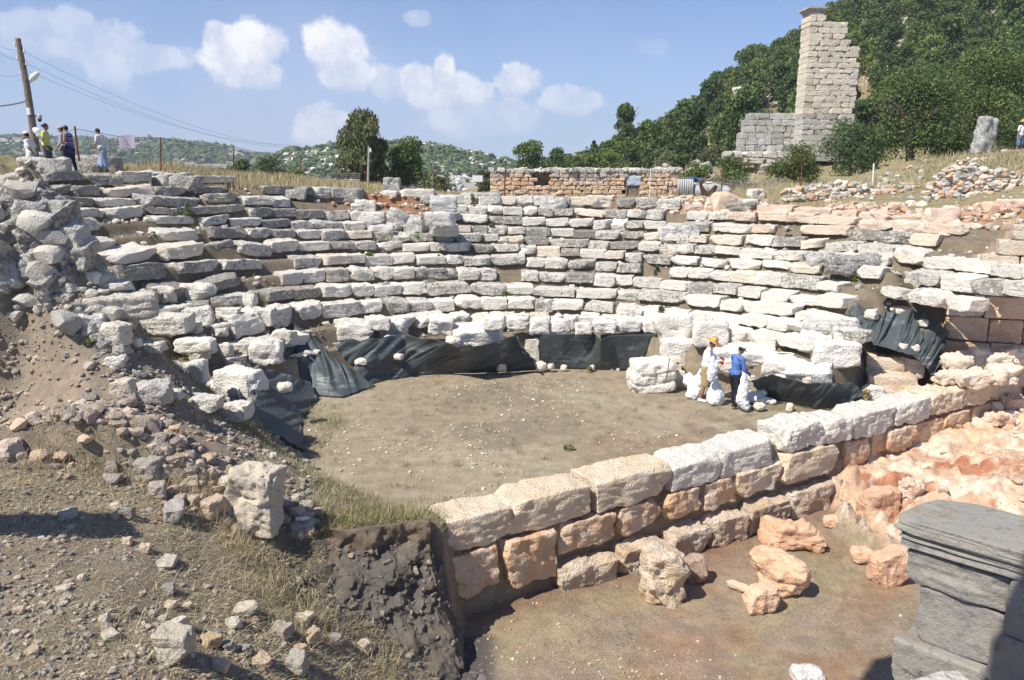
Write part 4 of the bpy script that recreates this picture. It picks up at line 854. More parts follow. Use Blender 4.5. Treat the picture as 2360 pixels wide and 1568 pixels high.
scatter('gap_rubble', 'small red brown stones in the earth gap of the upper rows', 240, (-7, -2.5, 28, 33), lambda X, Y: ((kR(X, Y) > 8.6) & (kR(X, Y) < 12)) * 1., (.08, .34), [(.56, .34, .2), (.46, .28, .18), (.62, .52, .42)], 11, RV2)
scatter('orchestra_gravel', 'scattered cream pebbles on the orchestra floor', 1500, (-5.5, 12, 12.5, 23.5), lambda X, Y: ((kR(X, Y) < .1) & (sdist(X, Y) > .4)) * np.clip(.1 + 1.3 * fb2(X, Y, .45, 3, 95), .02, 1), (.02, .12), [(.62, .54, .42), (.66, .60, .50), (.50, .38, .27)], 12, RV1, power=4)
scatter('pit_gravel', 'reddish chips and pebbles strewn on the lower ground', 3600, (-1.6, 14, 8.5, 20), lambda X, Y: ((sdist(X, Y) < -.6)) * np.clip(.12 + fb2(X, Y, .5, 3, 96) * .5 + .95 * np.exp(-((X - 1.6) / 1.7) ** 2 - ((Y - 10) / 1.3) ** 2), .03, 1), (.015, .08), [(.60, .44, .30), (.52, .30, .18), (.66, .58, .48)], 13, RV1, power=4)
scatter('wall_end_rubble', 'pale orange rubble at the far right end of the stage wall', 150, (13.2, 19, 17.5, 23), lambda X, Y: np.exp(-((sdist(X, Y) + .1) / 1.0) ** 2), (.1, .55), [(.74, .62, .50), (.68, .48, .33), (.76, .70, .62)], 14, RV2)

def straw_mat():
    m, nt, bs = new_mat('dry_grass'); a = nt.new('ShaderNodeAttribute'); a.attribute_name = 'tint'
    nt.l.new(a.outputs['Color'], bs.inputs['Base Color']); bs.inputs['Roughness'].default_value = .7
    return m
M['straw'] = straw_mat()
def blades(name, label, n, box, mask, h, wd, lean, cols, seed, zf=G, clump=.0, cat='grass'):
    r = np.random.default_rng(seed); x0, x1, y0, y1 = box
    if clump:
        nc = max(n // 25, 1); cx = r.uniform(x0, x1, nc * 8); cy = r.uniform(y0, y1, nc * 8); k = mask(cx, cy) > r.random(nc * 8); cx, cy = cx[k][:nc], cy[k][:nc]
        i = r.integers(0, len(cx), n); X = cx[i] + r.normal(0, clump, n); Y = cy[i] + r.normal(0, clump, n)
    else:
        X = r.uniform(x0, x1, n * 6); Y = r.uniform(y0, y1, n * 6); k = mask(X, Y) > r.random(n * 6); X, Y = X[k][:n], Y[k][:n]
    m = len(X); Z = zf(X, Y) - .01; H = r.uniform(h[0], h[1], m); a = r.uniform(0, 2 * np.pi, m); ln = np.abs(r.normal(lean, .35, m)); ln = np.clip(ln, 0, 1.45)
    b = r.uniform(0, 2 * np.pi, m); w0 = wd * r.uniform(.6, 1.3, m)
    dx, dy, dz = np.cos(a) * np.sin(ln), np.sin(a) * np.sin(ln), np.cos(ln)
    B = np.stack([X, Y, Z], -1); D = np.stack([dx, dy, dz], -1); W = np.stack([np.cos(b), np.sin(b), 0 * b], -1) * w0[:, None] / 2
    mid = B + D * (H * .55)[:, None]; tip = B + D * H[:, None]; tip[:, 2] -= H * .18 * np.sin(ln); tip[:, 2] = np.maximum(tip[:, 2], Z + .012)
    V = np.stack([B - W, B + W, mid + W * .8, mid - W * .8, tip + W * .25, tip - W * .25], 1).reshape(-1, 3)
    o6 = np.arange(m)[:, None] * 6; F = np.concatenate([o6 + np.array([0, 1, 2, 3]), o6 + np.array([3, 2, 4, 5])])
    cols = np.array(cols, float); C = cols[r.integers(0, len(cols), m)] * r.uniform(.75, 1.2, (m, 1)); C = np.concatenate([C, np.ones((m, 1))], 1); C = np.repeat(C, 6, 0)
    o = add(name, mesh_np(name, V, F, M['straw'], False, C)); return tag(o, label, cat, kind='stuff')
ST = [(.50, .42, .24), (.42, .34, .19), (.56, .49, .32), (.34, .28, .17)]; GN = [(.13, .17, .05), (.19, .22, .08), (.36, .32, .16)]
blades('straw_litter', 'dry straw lying flat over the foreground slope', 42000, (-8.5, -1.2, 6, 11.2), lambda X, Y: ((lip_s(X, Y) < .0)) * np.clip(.35 + .9 * fb2(X, Y, .9, 3, 101) + .5 * sstep(7.4, 9, Y), .03, 1), (.06, .24), .006, 1.35, ST, 20)
blades('straw_tufts', 'upright tufts of dry grass along the foot of the cut', 3600, (-7, -1.4, 8.6, 11.4), lambda X, Y: np.exp(-((lip_s(X, Y) + 1.5 * sstep(-4.6, -3, X) + .2) / .4) ** 2) * (X < -1.7), (.1, .34), .006, .5, ST, 21, clump=.08)
blades('bank_grass', 'dry and green grass hanging over the lip of the cut bank', 6500, (-4.2, -1.2, 11.0, 12.9), lambda X, Y: ((lip_s(X, Y) > -.05) & (lip_s(X, Y) < .9)) * 1., (.08, .3), .007, .8, ST[:2] + GN + [(.24, .2, .12)], 22, clump=.12)
blades('edge_grass', 'pale green grass strip beside the lower netting', 6000, (-6.2, -2.4, 12.3, 17.2), lambda X, Y: np.exp(-((sdpoly(X, Y, BPOLY) + .7) / .45) ** 2), (.06, .2), .009, .7, [(.30, .28, .16), (.40, .34, .21), (.22, .22, .11)], 23, clump=.12)
blades('slope_grass', 'thin grass patches on the left slope between stones', 9000, (-10, -4, 13.5, 19.5), lambda X, Y: np.clip(.1 + fb2(X, Y, .5, 3, 103) * 1.2 * inb(X, Y), 0, 1), (.08, .24), .01, .6, ST[:2] + GN, 24, clump=.15)
blades('terrace_grass', 'tall yellow dry grass on the terrace behind the left rows', 26000, (-16, -6, 28, 41), lambda X, Y: (kR(X, Y) > 11.8) * 1., (.22, .5), .018, .3, ST + [(.52, .44, .22)], 25, clump=.25)
blades('back_grass', 'dry grass and scrub on the terrace above the middle rows', 14000, (-7, 14, 29, 41), lambda X, Y: (kR(X, Y) > 12.2) * np.clip(.5 + fb2(X, Y, .3, 3, 104), .1, 1), (.08, .3), .016, .4, ST + [(.3, .28, .16)], 26, clump=.2)
blades('right_grass', 'tall dry grass on the slope below the bushes at right', 15000, (13, 30, 33.5, 43.5), lambda X, Y: (kR(X, Y) > 15.2) * np.clip(.15 + fb2(X, Y, .3, 3, 105), .1, 1), (.12, .42), .02, .45, [(.42, .36, .22), (.36, .32, .19), (.48, .42, .27), (.28, .28, .14)], 27, clump=.3)
blades('row_grass', 'dry grass and green weeds growing between the seat blocks', 15000, (-16, 17, 16, 33), tread, (.05, .2), .010, .5, ST + [(.3, .28, .14), (.16, .19, .06)], 28, clump=.12)
blades('orchestra_grass', 'short trodden dry grass on the orchestra floor', 34000, (-5.5, 12, 12.5, 23.5), lambda X, Y: ((kR(X, Y) < .2) & (sdist(X, Y) > .35)) * np.clip(.4 + fb2(X, Y, .6, 3, 106), .02, 1), (.03, .09), .006, 1.0, [(.36, .31, .19), (.30, .25, .15), (.40, .35, .22), (.22, .22, .12)], 29, clump=.2)
blades('pit_grass', 'flattened grey green grass on the lower ground', 20000, (0, 13, 9, 18.5), lambda X, Y: ((sdist(X, Y) < -.7) & (X < 8.6 + .25 * (15.5 - Y))) * np.clip(.15 + fb2(X, Y, .5, 4, 107) * .9 + .25 * sstep(10, 13, Y), .0, 1), (.05, .16), .006, 1.15, [(.34, .31, .19), (.28, .26, .15), (.38, .35, .23), (.2, .21, .11)], 30, clump=.15)

blades('orchestra_tufts', 'small dry grass tufts dotted over the orchestra floor', 5000, (-5.5, 12, 12.5, 23.5), lambda X, Y: ((kR(X, Y) < .2) & (sdist(X, Y) > .35)) * 1., (.05, .16), .008, .5, [(.30, .27, .15), (.22, .21, .11), (.38, .33, .2)], 33, clump=.06)
# ------------------------------------------------------------------ dark netting
def cloth_mat():
    m, nt, bs = new_mat('dark_netting'); tc = nt.new('ShaderNodeTexCoord'); v = tc.outputs['Object']
    n1 = nt.noise(1.6, 4, .6, v); mp = nt.new('ShaderNodeMapping'); nt.l.new(v, mp.inputs[0]); mp.inputs['Scale'].default_value = (.7, .7, 9); n2 = nt.noise(2.2, 5, .6, mp.outputs[0])
    dust = nt.m('MULTIPLY', nt.ramp(n1, .5, .72), nt.ramp(n2, .42, .62))
    c = nt.mix(n2, (.055, .068, .071), (.088, .104, .108)); c = nt.mix(nt.m('MULTIPLY', dust, .55), c, (.42, .45, .46))
    nt.l.new(c, bs.inputs['Base Color']); bs.inputs['Roughness'].default_value = .5
    bump(nt, bs, nt.noise(14, 4, .6, v), .02, .6)
    return m
M['net'] = cloth_mat()
def sheet(name, label, top, bot, seed, amp=.06, nu=110, nv=40, freq=6, diag=1.0, cat='netting sheet', sag=0, mat='net', off=(-.0, -.10)):
    def edge(pts, n):
        q = [P(p[0], p[1], **p[2]) for p in pts]; L = [0]
        for i in range(1, len(q)): L.append(L[-1] + (q[i] - q[i - 1]).length)
        L = np.array(L) / L[-1]; t = np.linspace(0, 1, n); A = np.array([v[:] for v in q])
        return np.stack([np.interp(t, L, A[:, i]) for i in range(3)], -1)
    A, B = edge(top, nu), edge(bot, nu); v = np.linspace(0, 1, nv)[:, None, None]
    W = A[None] * (1 - v) + B[None] * v
    u_ = np.linspace(0, 1, nu)[None]; v_ = np.linspace(0, 1, nv)[:, None]
    f = np.stack([u_ * freq * 2 + v_ * diag * 2, v_ * 1.1 + 0 * u_, 0 * u_ + 0 * v_ + seed], -1); r1 = vnoise(f, seed); r2_ = vnoise(f * np.array([2.7, 1.6, 1]), seed + 5); r3 = vnoise(f * np.array([6, 2.2, 1]), seed + 9)
    d = (1 - np.abs(r1) * 2) * .6 + (1 - np.abs(r2_) * 2) * .35 + r3 * .18
    env = .35 + .65 * np.sin(np.pi * np.clip(v_, .03, .97))
    W[..., 1] += off[1] - amp * d * env; W[..., 0] += off[0] + amp * .4 * r2_; W[..., 2] += amp * .5 * d * (1 - v_)
    W[..., 2] = np.maximum(W[..., 2], G(W[..., 0], W[..., 1]) + .03)
    me = mesh_np(name, W.reshape(-1, 3), np.stack([i_[:-1, :-1], i_[1:, :-1], i_[1:, 1:], i_[:-1, 1:]], -1).reshape(-1, 4), M[mat], True) if (i_ := np.arange(nu * nv).reshape(nv, nu)) is not None else None
    o = add(name, me); s_ = o.modifiers.new('thick', 'SOLIDIFY'); s_.thickness = .012
    return tag(o, label, cat)
Z = lambda v: dict(z=v)
sheet('netting', 'long crumpled green black netting draped over the podium left of centre', [(768, 790, Z(1.2)), (850, 786, Z(1.2)), (930, 774, Z(1.2)), (1000, 782, Z(1.2)), (1060, 800, Z(1.1)), (1120, 792, Z(1.15)), (1190, 776, Z(1.2)), (1216, 812, Z(.8))],
      [(850, 884, Z(.03)), (900, 872, Z(.03)), (960, 862, Z(.03)), (1060, 858, Z(.03)), (1150, 856, Z(.03)), (1242, 852, Z(.03))], 3, .20, 150, 40, 5, 2.0)
sheet('netting', 'smooth flat rectangle of netting hung against the middle of the podium', [(1240, 768, Z(1.2)), (1300, 769, Z(1.2)), (1365, 765, Z(1.2)), (1385, 782, Z(1.1)), (1405, 772, Z(1.2)), (1512, 769, Z(1.2))], [(1250, 846, Z(.03)), (1370, 849, Z(.03)), (1485, 853, Z(.03))], 5, .025, 80, 24, 5)
sheet('netting', 'steep gathered netting falling from a peak at the left end of the podium', [(596, 752, Z(1.55)), (625, 738, Z(1.75)), (652, 722, Z(1.9)), (672, 738, Z(1.8)), (700, 765, Z(1.5))], [(738, 908, Z(.04)), (790, 912, Z(.04)), (830, 900, Z(.04)), (866, 886, Z(.04))], 7, .22, 90, 60, 2.2, 2.2)
sheet('netting', 'lowest netting spilling onto the orchestra edge at left', [(596, 842, Z(1.25)), (590, 880, Z(1.1)), (588, 930, Z(.85)), (580, 975, Z(.7))], [(720, 880, Z(.35)), (728, 918, Z(.05)), (694, 965, Z(.05)), (706, 1036, Z(.03))], 9, .2, 90, 60, 2.4, 1.6, off=(0, -.04))
sheet('netting', 'lower netting strip behind the workers, right of the blue shirt', [(1728, 876, Z(.75)), (1780, 862, Z(.9)), (1850, 882, Z(.8)), (1920, 882, Z(.8)), (1962, 880, Z(.8)), (1985, 905, Z(.5))], [(1742, 905, Z(.03)), (1790, 922, Z(.03)), (1880, 940, Z(.03)), (1985, 938, Z(.03))], 11, .09, 110, 36, 7)
sheet('netting', 'bulging dusty netting draped over the recess left of the retaining wall', [(1938, 720, dict(Y=22.2)), (2000, 730, dict(Y=22.0)), (2060, 714, dict(Y=21.9)), (2112, 716, dict(Y=21.8)), (2150, 736, dict(Y=21.7)), (2178, 768, dict(Y=21.6))],
      [(1975, 762, dict(Y=21.3)), (2010, 792, dict(Y=20.9)), (2060, 806, dict(Y=20.6)), (2100, 818, dict(Y=20.5)), (2135, 850, dict(Y=20.5)), (2142, 876, dict(Y=20.6))], 13, .22, 110, 50, 6, 1.2)

# ------------------------------------------------------------------ people
def tri(F): return F if F.shape[1] == 3 else np.concatenate([F[:, [0, 1, 2]], F[:, [0, 2, 3]]])
class Body:
    def __init__(s): s.a = Acc()
    def cap(s, a, b, ra, rb):
        a, b = np.array(a, float), np.array(b, float); V, F = ico(2)
        s.a.add(V * ra + a, F); s.a.add(V * rb + b, F)
        if np.linalg.norm(b - a) > 1e-4:
            V, F = tube([a, b], [ra, rb], 14); s.a.add(V, tri(F))
        return s
    def chain(s, pts, rad):
        for i in range(len(pts) - 1): s.cap(pts[i], pts[i + 1], rad[i], rad[i + 1])
        return s
    def ell(s, c, r, rx=0):
        V, F = ico(3); V = V * np.array(r); V = V @ np.array(Matrix.Rotation(rx, 3, 'X')).T; s.a.add(V + np.array(c), F); return s
    def build(s, name, mat, parent, vox=.012, smooth=3):
        me = mesh_np(name, np.concatenate(s.a.V), np.concatenate(s.a.F), mat, True); o = add(name, me, parent)
        r = o.modifiers.new('r', 'REMESH'); r.mode = 'VOXEL'; r.voxel_size = vox; r.use_smooth_shade = True
        if smooth: q = o.modifiers.new('s', 'SMOOTH'); q.iterations = smooth; q.factor = .5
        return o
def cm(name, c, n=.15, rough=.85, bd=.01, c2=None): M[name] = simple_mat(name, c, rough, n, 18, bd, c2=c2); return M[name]
SK = cm('skin', (.42, .25, .17), .1, .6, 0); SKD = cm('tanned_skin', (.30, .17, .11), .1, .6, 0); HAIR = cm('dark_hair', (.025, .018, .014), .4, .6, .01)
def stripe_mat(name, cols, scale):
    m, nt, bs = new_mat(name); tc = nt.new('ShaderNodeTexCoord'); sp = nt.new('ShaderNodeSeparateXYZ'); nt.l.new(tc.outputs['Object'], sp.inputs[0])
    f = nt.m('FRACT', nt.m('MULTIPLY', sp.outputs[2], scale)); rp = nt.new('ShaderNodeValToRGB'); rp.color_ramp.interpolation = 'CONSTANT'
    while len(rp.color_ramp.elements) < len(cols): rp.color_ramp.elements.new(.5)
    for i, c_ in enumerate(cols): rp.color_ramp.elements[i].position = i / len(cols); rp.color_ramp.elements[i].color = (*c_, 1)
    nt.l.new(f, rp.inputs[0]); nt.l.new(rp.outputs[0], bs.inputs['Base Color']); M[name] = m; return m
def hand(b, w, fwd, down, s=1.0, grip=.6, side=1):
    """w wrist, fwd direction of the hand, down = palm direction"""
    w = Vector(w); f = Vector(fwd).normalized(); d = Vector(down).normalized(); l = f.cross(d).normalized()
    b.cap(w, w + f * .05 * s, .022 * s, .028 * s)
    for i, (o_, L) in enumerate([(-.028, .062), (-.010, .075), (.009, .070), (.027, .056)]):
        p0 = w + f * .07 * s + l * o_ * s; p1 = p0 + (f * (1 - grip * .5) + d * grip * .6) * L * .5 * s; p2 = p1 + (f * (1 - grip * 1.3) + d * grip * 1.2) * L * .5 * s
        b.cap(w + f * .04 * s + l * o_ * .8 * s, p0, .013 * s, .0095 * s); b.chain([p0, p1, p2], [.0095 * s, .009 * s, .0075 * s])
    t0 = w + f * .02 * s + l * .026 * side * s; t1 = t0 + (f * .6 + l * side * .7 + d * .3) * .045 * s; b.chain([t0, t1, t1 + (f * .8 + d * .5) * .028 * s], [.014 * s, .011 * s, .009 * s])
def person(label, loc, yaw, H=1.72, lean=.05, nod=.25, turn=0., feet=((-.11, .03), (.11, -.05)), arms=None, top=('white_shirt', 'long'), legs=('black_trousers', 'long'), skin=SK, hair='short', hat=None, vox=.012, gloves=None, female=False, shoes='dark_shoes', knee=.04, group=None):
    k = H / 1.72; root = empty('person', loc, yaw, label, 'person', group); q = lambda x, y, z: np.array([x * k, (y + lean * max(z - .92, 0) * 1.0) * k, z * k])
    b = Body(); sh = .165 if female else .19
    hipL, hipR = q(-.09, 0, .9), q(.09, 0, .9); cl = top[0]
    # torso, neck, head (nose, chin, ears)
    b.chain([q(0, 0, .92), q(0, .01, 1.08), q(0, .015, 1.26)], [.125 * k, .115 * k, .135 * k]); b.cap(q(-.06, 0, .9), q(.06, 0, .9), .115 * k, .115 * k)
    b.cap(q(-sh + .06, 0, 1.38), q(sh - .06, 0, 1.38), .07 * k, .07 * k); b.cap(q(0, 0, 1.3), q(0, 0, 1.4), .115 * k, .08 * k)
    hc = q(0, .03 + nod * .08, 1.60 - nod * .03); b.cap(q(0, 0, 1.42), hc - np.array([0, .02, .05]), .052 * k, .05 * k)
    b.ell(hc, (.072 * k, .09 * k, .112 * k), -nod); ct, st = math.cos(turn), math.sin(turn)
    fd = Vector((math.sin(-turn), math.cos(turn), -nod)).normalized(); upv = Vector((0, nod, 1)).normalized(); hv = Vector(hc)
    b.cap(hv + fd * .075 * k - upv * .005 * k, hv + fd * .10 * k - upv * .025 * k, .012 * k, .014 * k)          # nose
    b.cap(hv + fd * .055 * k - upv * .08 * k, hv + fd * .07 * k - upv * .085 * k, .03 * k, .022 * k)             # chin
    b.cap(hv + fd * .084 * k - upv * .052 * k + Vector((.014, 0, 0)), hv + fd * .084 * k - upv * .052 * k - Vector((.014, 0, 0)), .009 * k, .009 * k)  # mouth
    for s_ in (-1, 1): b.cap(hv + Vector((s_ * .070 * k, -.005, 0)), hv + Vector((s_ * .076 * k, -.012, .02 * k)), .012 * k, .014 * k)
    arms = arms or [((-.24, .02, 1.12), (-.2, .18, .95)), ((.24, .02, 1.12), (.2, .18, .95))]
    gl = Body() if gloves else b
    J = []
    for s_, (el, wr) in zip((-1, 1), arms):
        S0 = q(s_ * sh, 0, 1.38); E = q(*el); W = q(*wr); J.append((S0, E, W)); b.chain([S0, E], [.052 * k, .040 * k]); b.chain([E, W], [.038 * k, .026 * k])
        hand(gl, W, Vector(W - E) + Vector((0, 0, -.03)), (-s_ * .7, 0, -.7), k * 1.05 * (1.1 if gloves else 1), .7, -s_)
    Ls = []
    for s_, hp, (fx, fy) in ((-1, hipL, feet[0]), (1, hipR, feet[1])):
        kn = np.array([(s_ * .10 + fx * .1) * k, (fy * .5 + knee) * k, .48 * k]); an = np.array([fx * k, (fy - .02) * k, .08 * k]); Ls.append((hp, kn, an, fx, fy))
        b.chain([hp, kn], [.092 * k, .058 * k]); b.chain([kn, kn * .45 + an * .55 + np.array([0, -.012, 0]), an], [.056 * k, .052 * k, .036 * k]); b.cap(an, an + np.array([0, .14, -.045]) * k, .035 * k, .026 * k)
    b.build('body', skin, root, vox)
    e = Body()
    for s_ in (-1, 1): e.ell(hv + fd * .080 * k + upv * .012 * k + Vector((s_ * .030 * k, 0, 0)), (.012 * k, .008 * k, .007 * k))
    e.build('eyes', HAIR, root, .004, 0)
    if gloves: gl.build('gloves', M[gloves], root, .008, 1)
    t = Body(); g = .016 * k; slv = {'long': 1.0, 'short': .5, 'none': 0}[top[1]]
    t.chain([q(0, -.005, .97), q(0, .0, 1.06), q(0, .012, 1.26)], [.145 * k, .13 * k, .148 * k]); t.cap(q(-.06, 0, .97), q(.06, 0, .97), .125 * k, .125 * k)
    t.cap(q(-sh + .055, 0, 1.38), q(sh - .055, 0, 1.38), .078 * k, .078 * k); t.cap(q(0, 0, 1.3), q(0, 0, 1.42), .125 * k, .068 * k)
    for (S0, E, W) in J:
        if slv >= .9: t.chain([S0, E], [.066 * k, .056 * k]); t.chain([E, E * .1 + W * .9], [.055 * k, .042 * k])
        elif slv > 0: t.chain([S0, S0 * .35 + E * .65], [.066 * k, .062 * k])
    t.build('shirt', M[top[0]], root, vox * .9)
    l = Body()
    if legs[1] == 'skirt':
        l.chain([q(0, 0, .95), q(0, -.01, .78), np.array([0, 0, .50]) * k, np.array([0, 0, .30]) * k], [.125 * k, .165 * k, .185 * k, .20 * k])
        for i in range(9): a = i * .7; l.cap(q(.13 * math.cos(a), .12 * math.sin(a), .85), np.array([.2 * math.cos(a), .2 * math.sin(a), .22]) * k, .02 * k, .03 * k)
    else:
        l.cap(q(-.06, 0, .9), q(.06, 0, .9), .128 * k, .128 * k); wd_ = .02 if legs[1] == 'long' else .035
        for hp, kn, an, fx, fy in Ls:
            l.chain([hp, kn], [(.092 + wd_) * k, (.058 + wd_ * 1.1) * k])
            if legs[1] == 'long': l.chain([kn, an + np.array([0, 0, .03])], [(.058 + wd_) * k, .058 * k])
    l.build('trousers' if legs[1] == 'long' else 'shorts' if legs[1] != 'skirt' else 'skirt', M[legs[0]], root, vox * .9)
    for hp, kn, an, fx, fy in Ls:
        f = Body(); f.cap(an + np.array([0, -.03, -.035]) * k, an + np.array([fx * .2, .15, -.045]) * k, .042 * k, .036 * k).cap(an, an + np.array([0, .03, -.02]) * k, .046 * k, .042 * k); f.build('shoe', M[shoes], root, .01)
    h = Body(); hb = hv - fd * .018 * k + upv * .022 * k
    if hair: 
        h.ell(hb, (.080 * k, .092 * k, .104 * k), -nod)
        if hair == 'long': h.cap(hb - fd * .05 * k, hb - fd * .085 * k - Vector((0, 0, .17 * k)), .06 * k, .035 * k)
        if hair == 'bun': h.ell(hb - fd * .10 * k + upv * .0, (.045 * k, .045 * k, .045 * k))
        h.build('hair', HAIR, root, .01, 1)
    if hat:
        c0 = hv + upv * .055 * k - fd * .01 * k; mt, br = hat; Q = (Vector((0, 0, 1)).rotation_difference(upv)).to_matrix()
        if br == 'brim':
            n = 28; prof = [(.0, .115), (.05, .112), (.078, .09), (.092, .03), (.098, .0), (.14, -.008), (.185, -.022), (.20, -.034), (.198, -.042), (.14, -.018), (.09, -.012)]
        else:
            n = 28; prof = [(.0, .085), (.04, .08), (.072, .058), (.09, .02), (.096, -.012), (.093, -.014), (.085, .0)]
        V = []; Fq = []
        for i, (rr, zz) in enumerate(prof):
            for j in range(n): a = 2 * math.pi * j / n; V.append(c0 + Q @ Vector((rr * k * math.cos(a) * .92, rr * k * 1.05 * math.sin(a), zz * k + (.012 * math.cos(2 * a) * (rr > .12)))))
        for i in range(len(prof) - 1):
            for j in range(n): Fq.append([i * n + j, i * n + (j + 1) % n, (i + 1) * n + (j + 1) % n, (i + 1) * n + j])
        ho = add('hat' if br == 'brim' else 'cap', mesh_np('hat', np.array([v[:] for v in V]), np.array(Fq), M[mt], True), root)
        if br != 'brim':
            v = Body(); v.chain([c0 + fd * .085 * k - upv * .0 * k, c0 + fd * .155 * k - upv * .02 * k], [.05 * k, .045 * k]); vo = v.a
            Vv = np.concatenate(vo.V); cc = np.array((c0 + fd * .11 * k - upv * .008 * k)[:]); u3 = np.array(upv[:]); dd = (Vv - cc) @ u3; Vv = Vv - (dd * .86)[:, None] * u3
            add('visor', mesh_np('visor', Vv, np.concatenate(vo.F), M[br], True), ho)
    return root
cm('white_shirt', (.74, .75, .80), .12); cm('khaki', (.42, .33, .15), .25); cm('red_glove', (.55, .06, .03), .3); cm('straw_hat', (.62, .38, .13), .35, .8, .01); cm('blue_sweater', (.10, .20, .50), .25); cm('black_trousers', (.018, .019, .026), .3)
cm('white_cap', (.78, .79, .84), .1); cm('visor_blue', (.22, .32, .62), .1); cm('dark_shoes', (.22, .21, .2), .4); cm('white_sock', (.75, .75, .76), .2); cm('red_visor', (.62, .06, .04), .1); cm('yellow_shirt', (.62, .66, .18), .12); cm('grey_trousers', (.10, .10, .12), .3)
stripe_mat('striped_top', [(.04, .06, .16), (.10, .30, .50), (.05, .07, .2), (.60, .25, .40), (.03, .04, .1)], 6.5); stripe_mat('plaid_shirt', [(.42, .38, .42), (.20, .18, .24), (.55, .52, .55)], 22)
cm('pale_denim', (.36, .50, .72), .3); cm('blue_jeans', (.16, .24, .36), .4); cm('navy', (.03, .04, .12), .2); cm('white_tee', (.76, .76, .78), .08); cm('grey_vest', (.36, .34, .37), .2)
w1 = person('worker in wide straw hat, white shirt and khaki shorts holding open a white sack', P(1624, 924, z=0), R_(-112), 1.76, .10, .55, feet=((-.16, .12), (.14, -.08)), arms=[((-.25, .06, 1.14), (-.14, .30, 1.16)), ((.25, .08, 1.16), (.12, .32, 1.12))],
            top=('white_shirt', 'long'), legs=('khaki', 'short'), skin=SKD, hat=('straw_hat', 'brim'), gloves='red_glove', shoes='white_sock', vox=.011)
w2 = person('worker in blue sweatshirt, black track trousers and white cap, head bowed over a sack', P(1690, 940, z=0), R_(-68), 1.68, .10, .75, feet=((-.10, .08), (.12, -.05)), arms=[((-.24, .10, 1.12), (-.12, .34, 1.02)), ((.24, .08, 1.08), (.13, .34, .94))],
            top=('blue_sweater', 'long'), legs=('black_trousers', 'long'), skin=SKD, hat=('white_cap', 'visor_blue'), gloves='red_glove', vox=.011)
tb = Body(); tb.chain([(.155, .0, .90), (.15, .0, .5), (.155, .02, .12)], [.03, .03, .028]); so_ = tb.build('trouser_stripe', M['white_tee'], w2, .012)
def stand(x, ytop, Y, H): p = P(x, ytop, Y=Y); return (p.x, p.y, p.z - H)
person('man in white shirt and red peaked white cap walking left, hands behind his back', stand(64, 303, 26.5, 1.68), R_(95), 1.68, .05, .15, arms=[((-.24, -.12, 1.12), (-.08, -.2, .92)), ((.24, -.12, 1.12), (.08, -.2, .9))], top=('white_tee', 'short'), legs=('white_tee', 'long'), skin=SKD, hat=('white_cap', 'red_visor'), vox=.02)
yp = person('woman in yellow green T-shirt with tied back dark hair facing right', stand(100, 284, 27.5, 1.66), R_(-80), 1.66, .03, .1, arms=[((-.22, -.02, 1.12), (-.2, .1, .86)), ((.22, -.02, 1.12), (.2, .1, .86))], top=('yellow_shirt', 'short'), legs=('grey_trousers', 'long'), hair='bun', skin=SKD, female=True, vox=.02)
bp = empty('headscarf', P(86, 303, Y=27.55), 0, 'white cloth bundle hanging on the shoulder of the woman in yellow', 'cloth'); hb_ = Body(); hb_.ell((0, 0, 0), (.13, .1, .12)).ell((.04, 0, -.1), (.1, .08, .12)).ell((-.06, 0, .05), (.1, .09, .09)); hb_.build('cloth', M['sack'], bp, .02)
person('person in striped blue and pink tank top with short dark hair facing left', stand(155, 289, 28, 1.62), R_(80), 1.62, .06, .3, arms=[((-.22, .02, 1.1), (-.15, .26, 1.02)), ((.22, .02, 1.1), (.15, .26, 1.02))], top=('striped_top', 'none'), legs=('navy', 'long'), hair='short', female=True, vox=.02)
person('person in plaid shirt and patterned headscarf, mostly hidden behind the striped top', stand(143, 291, 28.7, 1.66), R_(100), 1.66, .03, .2, top=('plaid_shirt', 'long'), legs=('grey_trousers', 'long'), hair='short', hat=('plaid_shirt', 'plaid_shirt'), vox=.02)
person('girl in white T-shirt and long pale blue skirt looking down at her hands', stand(229, 295, 29.5, 1.6), R_(75), 1.6, .05, .6, arms=[((-.19, .08, 1.08), (-.08, .3, 1.12)), ((.19, .08, 1.08), (.08, .3, 1.1))], top=('white_tee', 'short'), legs=('pale_denim', 'skirt'), hair='long', female=True, vox=.02)
pr = P(2346, 356, Y=41); person('man in straw hat, white T-shirt and jean shorts, hand on hip at the right edge', pr, R_(-150), 1.72, .02, .1, arms=[((-.34, -.08, 1.12), (-.16, .0, .96)), ((.24, -.02, 1.1), (.24, .12, .9))], top=('white_tee', 'short'), legs=('blue_jeans', 'short'), skin=SKD, hat=('straw_hat', 'brim'), vox=.025)
pr = P(2364, 352, Y=41.4); person('person in navy trousers half cut off by the right edge', pr, R_(170), 1.7, .02, .1, top=('white_shirt', 'short'), legs=('navy', 'long'), skin=SKD, vox=.025)

